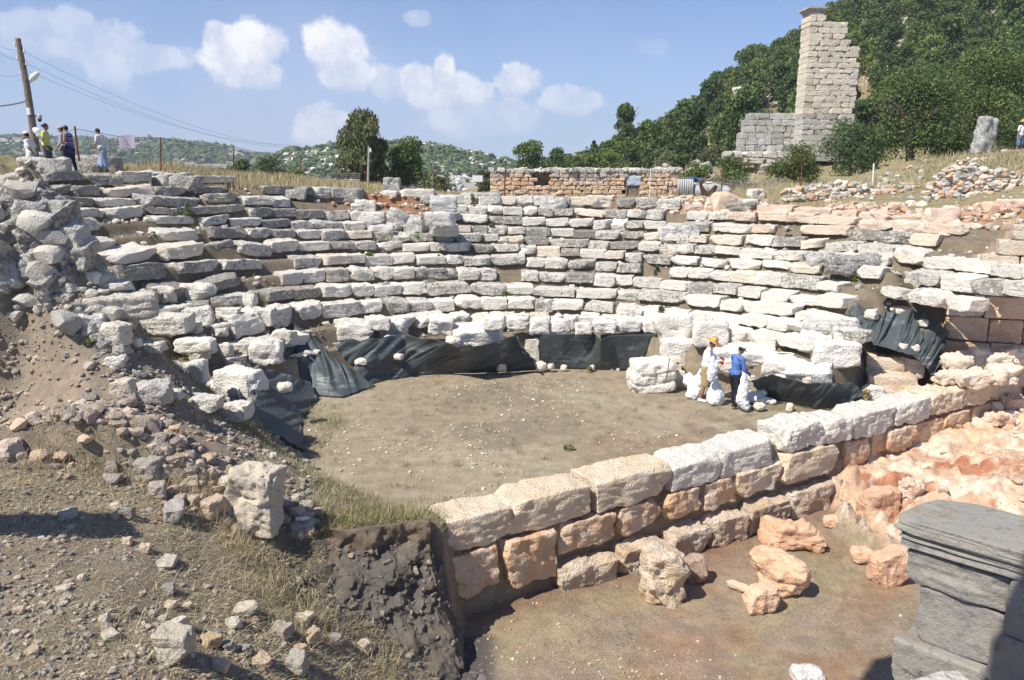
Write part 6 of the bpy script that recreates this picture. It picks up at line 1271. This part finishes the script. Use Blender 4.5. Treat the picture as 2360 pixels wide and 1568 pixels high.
# kiosk
kp = P(762, 440, Y=43); kk_ = empty('stone_kiosk', kp, R_(8), 'small flat roofed hut of pale brick like stone in front of the olive tree', 'small building'); sk_ = 43 / F_
a_ = Acc(); courses(a_, 66 * sk_, 1.2, 36 * sk_, .11, .2, lambda r, t, u: Mcol((.52, .47, .38), r, .25, .1), 811, n=2, rough=.03, jit=.008, skip=lambda x, z: 24 * sk_ < x < 52 * sk_ and z < 15 * sk_)
a_.build('wall', M['masonry'], kk_); V, F = box_v(70 * sk_, 1.4, .07); add('roof', mesh_np('roof', V + np.array([33 * sk_, .6, 36 * sk_ + .05]), F, M['wood'], False), kk_)
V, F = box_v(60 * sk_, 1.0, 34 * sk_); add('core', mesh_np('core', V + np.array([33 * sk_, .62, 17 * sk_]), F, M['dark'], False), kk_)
def drywall(name, label, pts, Y, seed, size=(.16, .42), cols=GW + GO[:3]):
    """pts: picture x, top y, bottom y"""
    r = np.random.default_rng(seed); a_ = Acc(); s_ = Y / F_; p0 = P(pts[0][0], pts[0][2], Y=Y); e = empty(name, p0, 0, label, 'dry stone wall')
    x = pts[0][0]
    while x < pts[-1][0]:
        yt = np.interp(x, [p[0] for p in pts], [p[1] for p in pts]); yb = np.interp(x, [p[0] for p in pts], [p[2] for p in pts]); y = yb + 6
        while y > yt:
            S_ = r.uniform(*size); V, F = RV2[r.integers(0, 8)]; q = P(x + r.normal() * 5, y, Y=Y + (yb - y) * s_ * .6 + r.normal() * .08)
            c = np.array(cols[r.integers(0, len(cols))]) * r.uniform(.85, 1.15); a_.add(V @ rotm(r.normal() * .3, r.normal() * .3, r.uniform(0, 6)).T * S_ * np.array([.6, .5, .5]) + np.array(q - p0), F, (*c, .3)); y -= S_ / s_ * .42
        x += .2 / s_ * r.uniform(.8, 1.2)
    a_.build('stones', M['rubble'], e, sharp=30); return e
drywall('dry_stone_wall', 'low heap like dry stone wall on the slope below the wide dark bush', [(1808, 440, 455), (1860, 430, 452), (1920, 418, 450), (1990, 424, 452), (2050, 438, 456), (2085, 446, 458)], 32.6, 1)
drywall('dry_stone_wall', 'tall terraced dry stone wall at the right with a thin pole in front', [(2135, 428, 450), (2160, 405, 452), (2180, 388, 455), (2240, 380, 458), (2300, 388, 456), (2370, 400, 455)], 31, 2)
drywall('dry_stone_wall', 'upper dry stone terrace just below the leaning column', [(2175, 388, 396), (2210, 370, 390), (2280, 363, 382), (2340, 366, 384), (2380, 370, 388)], 38.5, 3, (.15, .34))
V, F = block_v((1.05, .7, 2.05), 77, n=18, rnd=.25, rough=.07, cuts=5, cutd=.12); cp = P(2258, 358, Y=41)
tag(add('standing_column', mesh_np('standing_column', V, F, M['stone'], True, sharp=36), None, cp - Vector((0, 0, .1)), (0, .14, .3), (.52, .52, .50, .75)), 'rough grey monolith leaning to the right on the upper slope', 'standing stone')

# ------------------------------------------------------------------ poles, fence, signs, wires
def pole(name, label, x0, y0, x1, y1, Y, r, mat, cat='fence post', group=None, taper=.9):
    a, b = P(x0, y0 + 6, Y=Y), P(x1, y1, Y=Y); e = tube_obj(name, [(0, 0, 0), tuple((b - a) * .5), tuple(b - a)], [r, r * (1 + taper) / 2, r * taper], mat, seg=8); e.location = a; return tag(e, label, cat, group)
up = empty('utility_pole', P(84, 345, Y=33), 0, 'weathered wooden utility pole with white street lamp and camera at the upper left', 'utility pole'); u0 = P(84, 345, Y=33)
def U(x, y, dY=0): return P(x, y, Y=33 + dY) - u0
tube_obj('pole', [U(84, 350), U(62, 200), U(41, 89)], [.15, .125, .10], 'wood', up, 12)
for i, (x, y) in enumerate([(34, 105), (40, 115), (56, 120), (40, 136), (61, 150), (50, 170)]):
    q = U(x, y); px2 = 44 + (y - 89) * .18; tube_obj('bracket', [U(px2, y + 4), q + Vector((0, 0, -.06)), q], .012, 'grey_metal', up, 6); tube_obj('insulator', [q, q + Vector((0, 0, .05)), q + Vector((0, 0, .11))], [.05, .035, .03], 'white_metal', up, 8)
lmp = tube_obj('lamp_arm', [U(66, 205), U(67, 193), U(73, 187), U(80, 182)], .022, 'grey_metal', up, 6); b = Body(); b.chain([U(72, 184), U(79, 177), U(86, 170)], [.09, .14, .09]); b.build('lamp_head', M['white_metal'], lmp, .03)
b = Body(); b.cap(U(82, 268), U(88, 267), .05, .04).cap(U(91, 268), U(91, 272), .09, .10); cmr = b.build('camera_housing', M['grey_metal'], up, .02); b = Body(); b.cap(U(91.5, 276), U(91.5, 278), .085, .07); b.build('lens_dome', M['dark'], cmr, .02)
V, F = box_v(.14, .12, .28); add('junction_box', mesh_np('junction_box', V + np.array(U(66, 257, -.15)), F, M['white_metal'], False), up)
def wire(label, pts, sag, r=.006, name='power_line', Yb=45):
    a, b = P(pts[0][0], pts[0][1], Y=33), P(pts[1][0], pts[1][1], Y=Yb); n = 16; L = []
    for i in range(n + 1): t = i / n; q = a.lerp(b, t); q.z -= sag * 4 * t * (1 - t); L.append(q - a)
    o = tube_obj(name, L, r, 'wire', seg=5); o.location = a; tag(o, label, 'cable', 'power lines from the utility pole')
wire('highest power line running right from the pole towards the olive tree', ((56, 120), (690, 338)), .9, Yb=60); wire('middle power line running right from the pole', ((61, 146), (690, 340)), .9, Yb=60); wire('lowest power line running right from the pole, passing the lamp', ((56, 160), (670, 333)), .8, Yb=60)
wire('upper power line leaving the pole to the left edge', ((40, 115), (-60, 50)), .3, Yb=30); wire('second power line leaving the pole to the left edge', ((42, 137), (-60, 60)), .3, Yb=30); wire('third power line sagging to the left edge', ((50, 170), (-60, 140)), .3, Yb=30); wire('thick dark cable leaving the pole to the left at mid height', ((66, 232), (-80, 245)), .12, .03, Yb=33)
FP = [('dark brown fence post leaning beside the striped tank top', 182, 365, 172, 291, 27.5, .035, 'rusty'), ('rusty fence post right of the hanging lilac cloth', 371, 398, 370, 317, 31, .03, 'rusty'), ('rusty fence post beside the boulder on the terrace', 537, 404, 539, 336, 36, .03, 'rusty'), ('thin rusty post leaning right in front of the shrubs', 688, 420, 695, 362, 39, .028, 'rusty'),
      ('thin rusty post leaning against the olive tree', 842, 440, 846, 385, 40, .025, 'rusty'), ('wooden post right of the upright square block', 996, 440, 1000, 371, 37, .035, 'wood'), ('rusty post in front of the left end of the hut', 1162, 456, 1165, 372, 35, .03, 'rusty'), ('thin pale post in front of the middle of the hut', 1348, 440, 1350, 392, 35.5, .02, 'wood'),
      ('white thin post in front of the right part of the hut', 1496, 455, 1500, 390, 35, .02, 'white_metal'), ('rusty post in front of the pale tarpaulin', 1662, 462, 1665, 388, 34.5, .03, 'rusty'), ('orange rusty post before the bush below the tower', 1843, 450, 1849, 380, 35, .03, 'rusty'), ('white painted post standing in the dry grass at right', 2009, 465, 2014, 377, 34.5, .04, 'white_metal'), ('thin dark post in front of the terraced dry wall', 2207, 464, 2220, 371, 33, .03, 'wire')]
for lab, x0, y0, x1, y1, Y, r, mt in FP: pole('fence_post', lab, x0, y0, x1, y1, Y, r, mt, group='posts of the wire fence')
lp = empty('lamp_post', P(848, 446, Y=40), 0, 'thin grey metal pole with a small white lamp in front of the olive tree', 'lamp post'); l0 = P(848, 446, Y=40)
tube_obj('pole', [(0, 0, 0), P(850, 338, Y=40) - l0], [.06, .045], 'grey_metal', lp); b = Body(); b.cap(P(854, 344, Y=39.9) - l0, P(854, 350, Y=39.9) - l0, .05, .06); b.build('lamp', M['white_metal'], lp, .02)
fe = empty('wire_fence', P(174, 300, Y=27.5), 0, 'thin diamond mesh wire fence strung between rusty posts behind the left rows', 'wire fence'); f0 = P(174, 300, Y=27.5); acc = Acc()
tops = [P(-40, 308, Y=26), P(82, 316, Y=27), P(173, 297, Y=27.5), P(370, 318, Y=31), P(539, 338, Y=36), P(694, 364, Y=39)]; bots = [P(-40, 372, Y=26), P(82, 372, Y=27), P(181, 358, Y=27.5), P(371, 392, Y=31), P(537, 400, Y=36), P(688, 415, Y=39)]
for i in range(5):
    V, F = tube([tops[i] - f0, (tops[i] + tops[i + 1]) / 2 - f0 - Vector((0, 0, .12)), tops[i + 1] - f0], .010, 4, False); acc.add(V, F)
    n = int((tops[i + 1] - tops[i]).length / .14)
    for k in range(-8, n):
        for dd in (8, -8):
            k2 = k + dd; 
            if not (0 <= k <= n) or not (0 <= k2 <= n): continue
            t0, t1 = k / n, k2 / n; A_t = tops[i].lerp(tops[i + 1], t0) - Vector((0, 0, .48 * t0 * (1 - t0))); B_b = bots[i].lerp(bots[i + 1], t1); V, F = tube([A_t - f0, B_b - f0], .0035, 3, False); acc.add(V, F)
add('wires', mesh_np('wires', np.concatenate(acc.V), np.concatenate(acc.F), M['wire'], False), fe)
M['lilac'] = simple_mat('lilac_printed_cloth', (.40, .36, .46), .8, .3, 22, .01, c2=(.52, .47, .56))
def panel(name, label, x0, y0, x1, y1, Y, mat, cat, th_=.015, wav=0.):
    a = P((x0 + x1) / 2, (y0 + y1) / 2, Y=Y); s_ = Y / F_; w_, h_ = (x1 - x0) * s_, (y1 - y0) * s_; V, F = cube_grid(12); V = V * np.array([w_ / 2, th_ / 2, h_ / 2]); V[:, 1] += wav * np.sin(V[:, 0] * 9); V[:, 2] += wav * .6 * np.sin(V[:, 0] * 7 + 1)
    return tag(add(name, mesh_np(name, V, F, M[mat], True, sharp=40), None, a), label, cat)
panel('hanging_cloth', 'faded lilac patterned cloth hung on the wire fence', 275, 313, 310, 342, 29.4, 'lilac', 'cloth', .012, .02); panel('sign_board', 'blank white sign board standing before the rocky hill', 1089, 405, 1112, 419, 40, 'white_metal', 'sign')

# ------------------------------------------------------------------ sacks and cloth by the workers
def sack(label, x, yb, w_, h_, z=0, Y=None, lean=0, ear=1, seed=0, flat=False):
    p = P(x, yb, z=z) if Y is None else P(x, yb, Y=Y); s_ = p.y / F_; W, H_ = w_ * s_ * .84, h_ * s_ * .95; e = empty('sack', (p.x, p.y + W * .3, p.z), seed, label, 'sack'); b = Body()
    b.chain([(0, 0, W * .30), (lean * .3, 0, H_ * .45), (lean * .7, 0, H_ * .72)], [W * .44, W * .42, W * .26]).ell((-W * .12, 0, W * .22), (W * .4, W * .33, W * .25)).ell((W * .14, 0, W * .2), (W * .38, W * .33, W * .23))
    if ear: b.chain([(lean * .7, 0, H_ * .75), (lean, 0, H_ * .88), (lean + W * .16, .02, H_ * 1.0)], [W * .2, W * .09, W * .11])
    o = b.build('sack', M['sack'], e, .02, 2); t = bpy.data.textures.new('folds', 'CLOUDS'); t.noise_scale = .14; d = o.modifiers.new('d', 'DISPLACE'); d.texture = t; d.strength = .07; d.mid_level = .5; return e
sack('full white sack standing left of the worker in khaki shorts', 1602, 922, 50, 72, lean=.12, seed=.2); sack('full white sack standing between the two workers', 1652, 936, 58, 66, lean=-.05, seed=.9); sack('white sack lying behind the left standing sack', 1590, 892, 46, 34, z=.15, ear=0, seed=1.6)
hc1 = empty('held_sack', P(1642, 850, Y=19.35), 0, 'open white sack held up in the red gloves of the straw hat worker', 'sack'); hc1.scale = (.72, .72, .85); b = Body(); b.chain([(0, 0, .34), (.0, 0, .1), (-.03, 0, -.15), (-.05, 0, -.32)], [.07, .13, .17, .12]).chain([(.05, 0, .3), (.1, 0, .1), (.08, 0, -.2)], [.05, .1, .1]); b.build('cloth', M['sack'], hc1, .02)
hc2 = empty('held_sack', P(1712, 900, Y=18.95), 0, 'long white sack hanging from the hands of the blue shirted worker', 'sack'); b = Body(); b.chain([(.0, 0, .42), (.02, 0, .1), (-.02, 0, -.25), (.1, -.02, -.42)], [.05, .12, .15, .12]); b.build('cloth', M['sack'], hc2, .02)
fp = empty('crumpled_sacks', P(1742, 930, z=0), 0, 'crumpled empty white sacks thrown on the ground beside the dark netting', 'sack'); b = Body(); b.chain([(-.45, .1, .1), (-.2, .05, .16), (.1, .1, .22), (.22, .1, .26)], [.12, .12, .11, .10]).chain([(-.1, 0, .12), (.2, -.05, .12), (.42, -.1, .08)], [.1, .09, .08]).ell((-.4, 0, .06), (.25, .15, .1)); o = b.build('cloth', M['sack'], fp, .02)
t = bpy.data.textures.new('folds', 'CLOUDS'); t.noise_scale = .09
for ob in [c for e in (hc1, hc2, fp) for c in e.children]: d = ob.modifiers.new('d', 'DISPLACE'); d.texture = t; d.strength = .07; d.mid_level = .5
fq = empty('draped_sack', P(1500, 842, z=1.35), 0, 'white sack draped over the top of the pitted boulder', 'sack'); fq.location = P(1497, 838, Y=20.95); b = Body(); b.ell((0, 0, 0), (.32, .22, .12)).chain([(.15, -.1, .0), (.35, -.22, -.12), (.5, -.25, -.28)], [.12, .09, .08]); b.build('cloth', M['sack'], fq, .02)
cb = pole('crowbar', 'thin iron bar leaning on the pitted boulder', 1535, 872, 1543, 828, 20.4, .014, 'rusty', 'iron bar')
bt = empty('plastic_bottle', P(699, 1201, Y=11.35), .3, 'clear plastic bottle lying in the grass at the lip of the dark cut', 'bottle'); V, F = tube([(-.12, 0, 0), (-.11, 0, 0), (0, 0, 0), (.05, 0, 0), (.09, 0, .0)], [.02, .036, .036, .034, .014], 12); add('bottle', mesh_np('bottle', V, F, M['glass'], True), bt, (0, 0, .04)); V, F = tube([(.09, 0, 0), (.11, 0, 0)], .015, 10); add('cap', mesh_np('cap', V, F, M['white_metal'], True), bt, (0, 0, .04))
tube_obj('dead_branch', [(0, 0, 0), (.25, .2, .06), (.5, .45, .10)], [.03, .022, .012], 'wood').location = P(225, 1170, Y=10.2); tag(bpy.data.objects['dead_branch'], 'grey dead branch lying in the straw above the shadow', 'branch')

# ------------------------------------------------------------------ green weeds rooted between the seats
for i, (x, y, w_, h_, c_) in enumerate([(960, 560, 32, 18, 1), (1016, 612, 12, 34, 1), (1166, 690, 34, 18, 1), (1198, 690, 30, 18, 1), (724, 696, 34, 14, 1), (598, 506, 40, 24, 0), (430, 508, 50, 30, 0), (1090, 484, 22, 30, 0), (994, 768, 26, 24, 1), (1512, 636, 16, 24, 0), (1520, 738, 34, 24, 0), (316, 745, 40, 22, 1), (215, 800, 50, 20, 0), (1170, 502, 14, 24, 0), (690, 466, 26, 22, 0), (1815, 560, 24, 12, 0), (1975, 650, 24, 12, 1), (1895, 625, 16, 12, 1), (1135, 535, 20, 12, 0), (850, 600, 30, 10, 1), (1020, 640, 40, 16, 0), (1990, 928, 36, 26, 2), (1360, 862, 20, 10, 2), (1310, 1042, 30, 12, 2)]):
    p = hit(x, y - 3); s_ = p.y / F_; W = w_ * s_ / 2; e = empty('weed', p, i, None, 'weed', 'weeds rooted in the seating')
    cl = [OL, [(.15, .24, .04), (.20, .30, .06), (.11, .18, .03)], ST + GN][c_]; nm_ = ['dull green', 'bright green', 'dry greenish'][c_]
    e['label'] = f"{nm_} leafy weed clump, number {i + 1}, near picture row {['top', 'upper', 'middle', 'lower', 'floor'][min(int((y - 460) / 90), 4)]} of the seating"
    add('leaves', crown_mesh('leaves', W, h_ * s_ * 1.2, 380, .075, 300 + i, cl, lobes=7, z0=.0), e)

# ------------------------------------------------------------------ grey pier at the lower right
zc = 3.1; Lp, Bp, Fp_ = P(2058, 1190, z=zc), P(2172, 1143, z=zc), P(2312, 1262, z=zc); e1 = Fp_ - Lp; e2 = Bp - Lp
pier = empty('stone_pier', (Lp.x, Lp.y, -1.7), 0, 'grey weathered stone pier with a moulded cap at the lower right corner', 'stone pier')
def pier_block(name, i0, i1, j0, j1, z0, z1, seed, col_, **k):
    k.setdefault('strata', .004); V, F = block_v((2, 2, 2), seed, n=30, rnd=.025, **k); V = V.copy(); u = (V[:, 0] + 1) / 2; v = (V[:, 1] + 1) / 2; w_ = V[:, 2] / 2
    a = i0 + (i1 - i0) * u; b_ = j0 + (j1 - j0) * v; W = np.outer(a, np.array(e1)) + np.outer(b_, np.array(e2)); W[:, 2] = z0 + (z1 - z0) * w_ + 1.7
    return add(name, mesh_np(name, W, F, M['pier'], True, sharp=36), pier, None, None, col_)
def pier_mat():
    m, nt, bs = new_mat('pier_stone'); pos = world_vec(nt); oi = nt.new('ShaderNodeObjectInfo')
    n1 = nt.noise(1.6, 5, .62, pos, .5); n2 = nt.noise(9, 6, .7, pos); n3 = nt.noise(60, 4, .7, pos); cr = nt.vor(1.1, pos, 'DISTANCE_TO_EDGE'); crn = nt.m('ADD', cr, nt.m('MULTIPLY', nt.m('SUBTRACT', n2, .5), .12))
    c = nt.mix(nt.ramp(n1, .38, .62), oi.outputs['Color'], (.33, .31, .27)); c = nt.mix(nt.m('MULTIPLY', nt.ramp(n2, .52, .68), .65), c, (.15, .145, .135))
    c = nt.mix(nt.m('MULTIPLY', nt.ramp(nt.noise(2.3, 5, .6, pos), .56, .70), .6), c, (.30, .22, .14)); c = nt.mix(nt.m('MULTIPLY', nt.ramp(n3, .60, .70), .5), c, (.55, .54, .50))
    ck = nt.m('MULTIPLY', nt.ramp(crn, .0, .018, 1, 0), nt.ramp(n1, .60, .68)); c = nt.mix(nt.m('MULTIPLY', ck, .55), c, (.06, .055, .05)); nt.l.new(c, bs.inputs['Base Color'])
    bump(nt, bs, nt.m('SUBTRACT', nt.m('ADD', nt.m('MULTIPLY', n2, 1.0), nt.m('MULTIPLY', n3, .35)), nt.m('MULTIPLY', ck, .6)), .032, 1.0); return m
M['pier'] = pier_mat()
PG = (.26, .255, .245, .45); kw = dict(rough=.016, cuts=9, cutd=.10, strata=.003)
pier_block('cap', 0, 1.9, 0, 1.02, zc - .13, zc, 901, (.30, .29, .265, .35), **kw); pier_block('moulding', .03, 1.85, .03, 1.0, zc - .19, zc - .125, 902, PG, **kw); pier_block('moulding', .06, 1.8, .05, .98, zc - .26, zc - .19, 903, PG, **kw)
pier_block('block', .11, 1.06, .10, .96, zc - .60, zc - .245, 904, PG, rough=.028, cuts=9, cutd=.16, strata=.02); pier_block('block', 1.075, 1.9, .02, .98, zc - .75, zc - .245, 905, PG, rough=.02, cuts=5, cutd=.1)
pier_block('block', .27, 1.05, .15, .94, zc - 1.12, zc - .605, 906, PG, rough=.02, cuts=6, cutd=.12); pier_block('block', .98, 1.95, .05, .96, zc - 1.3, zc - .76, 907, PG, rough=.02, cuts=5, cutd=.1)
pier_block('block', .14, 1.0, .0, 1.0, zc - 1.65, zc - 1.125, 908, (.30, .29, .27, .3), rough=.02, cuts=6, cutd=.12); pier_block('block', 1.01, 1.95, .0, 1.0, zc - 1.9, zc - 1.31, 909, PG, rough=.02)
pier_block('block', .1, 1.9, .0, 1.0, -1.75, zc - 1.66, 910, PG, rough=.02)
# unseen piers and slabs, added outside the picture to cast shadows into it
def caster_pier(label, x, y, w_, d_, z0, z1, yaw, seed):
    e = empty('shadow_pier', (x, y, z0), yaw, label, 'stone pier'); a_ = Acc(); courses(a_, w_, d_, z1 - z0, .45, .6, lambda r, t, u: Mcol((.45, .43, .38), r, .1, .4), seed, x0=-w_ / 2, y0=-d_ / 2, n=5, rough=.05); a_.build('masonry', M['masonry'], e)
caster_pier('unseen square pier added beyond the left edge to cast shadow on the straw slope', -7.35, 7.95, .62, .62, 1.9, 4.45, .7, 850)
caster_pier('unseen masonry stub added below the picture as a shadow caster', 1.9, 3.3, 1.8, .9, -1.7, 3.3, .3, 851)
def to_sun(p, z): L = (z - p.z) / sd.z; return Vector((p.x + sd.x * L, p.y + sd.y * L, z))
nrm_ = Vector((-e1.y, e1.x, 0)).normalized()
def on_pier(x, y):
    d = ray(x, y); o_ = Vector((0, 0, CAMH)); t = (Lp - o_).dot(nrm_) / d.dot(nrm_); return o_ + d * t
zb_ = 9.6; q = [to_sun(on_pier(2372, 1330), zb_), to_sun(on_pier(2262, 1590), zb_), to_sun(on_pier(2262, 1900), zb_), to_sun(on_pier(2700, 1700), zb_)]
def caster_slab(label, q, th_):
    V = np.array([[v.x, v.y, zb_ + dz] for dz in (0, th_) for v in q]); F = np.array([[3, 2, 1, 0], [4, 5, 6, 7], [0, 1, 5, 4], [1, 2, 6, 5], [2, 3, 7, 6], [3, 0, 4, 7]]); tag(add('shadow_slab', mesh_np('shadow_slab', V, F, M['stone'], False), None, None, None, (.5, .48, .44, .5)), label, 'shadow slab')
caster_slab('thick unseen slab added high above, outside the picture, to shade the grey pier', q, .5)  # slab without supports, added only to shade the pier's lower right
g_ = [P(1975, 1570, z=-1.7), P(2010, 1520, z=-1.7), P(2095, 1505, z=-1.7), P(2160, 1580, z=-1.7)]; caster_slab('second unseen slab added high above to cast shadow on the lower ground', [to_sun(v, zb_) for v in g_], .1)  # thin slab added for the patch of shadow left of the pier
V, F = box_v(2, 2, 2); V = V / 1.0 * np.array([1300, 1300, 85]) + np.array([0, 500, 46]); hz_ = add('haze', mesh_np('haze', V, F)); hm = bpy.data.materials.new('haze'); hm.use_nodes = True; hn = NT(hm.node_tree); hn.n.clear()
ho_ = hn.new('ShaderNodeOutputMaterial'); pv = hn.new('ShaderNodeVolumePrincipled'); pv.inputs['Color'].default_value = (.72, .82, 1, 1); pv.inputs['Density'].default_value = .0004; hn.l.new(pv.outputs[0], ho_.inputs['Volume']); hz_.data.materials.append(hm); tag(hz_, 'thin bluish summer haze over the valley', 'haze', kind='stuff')
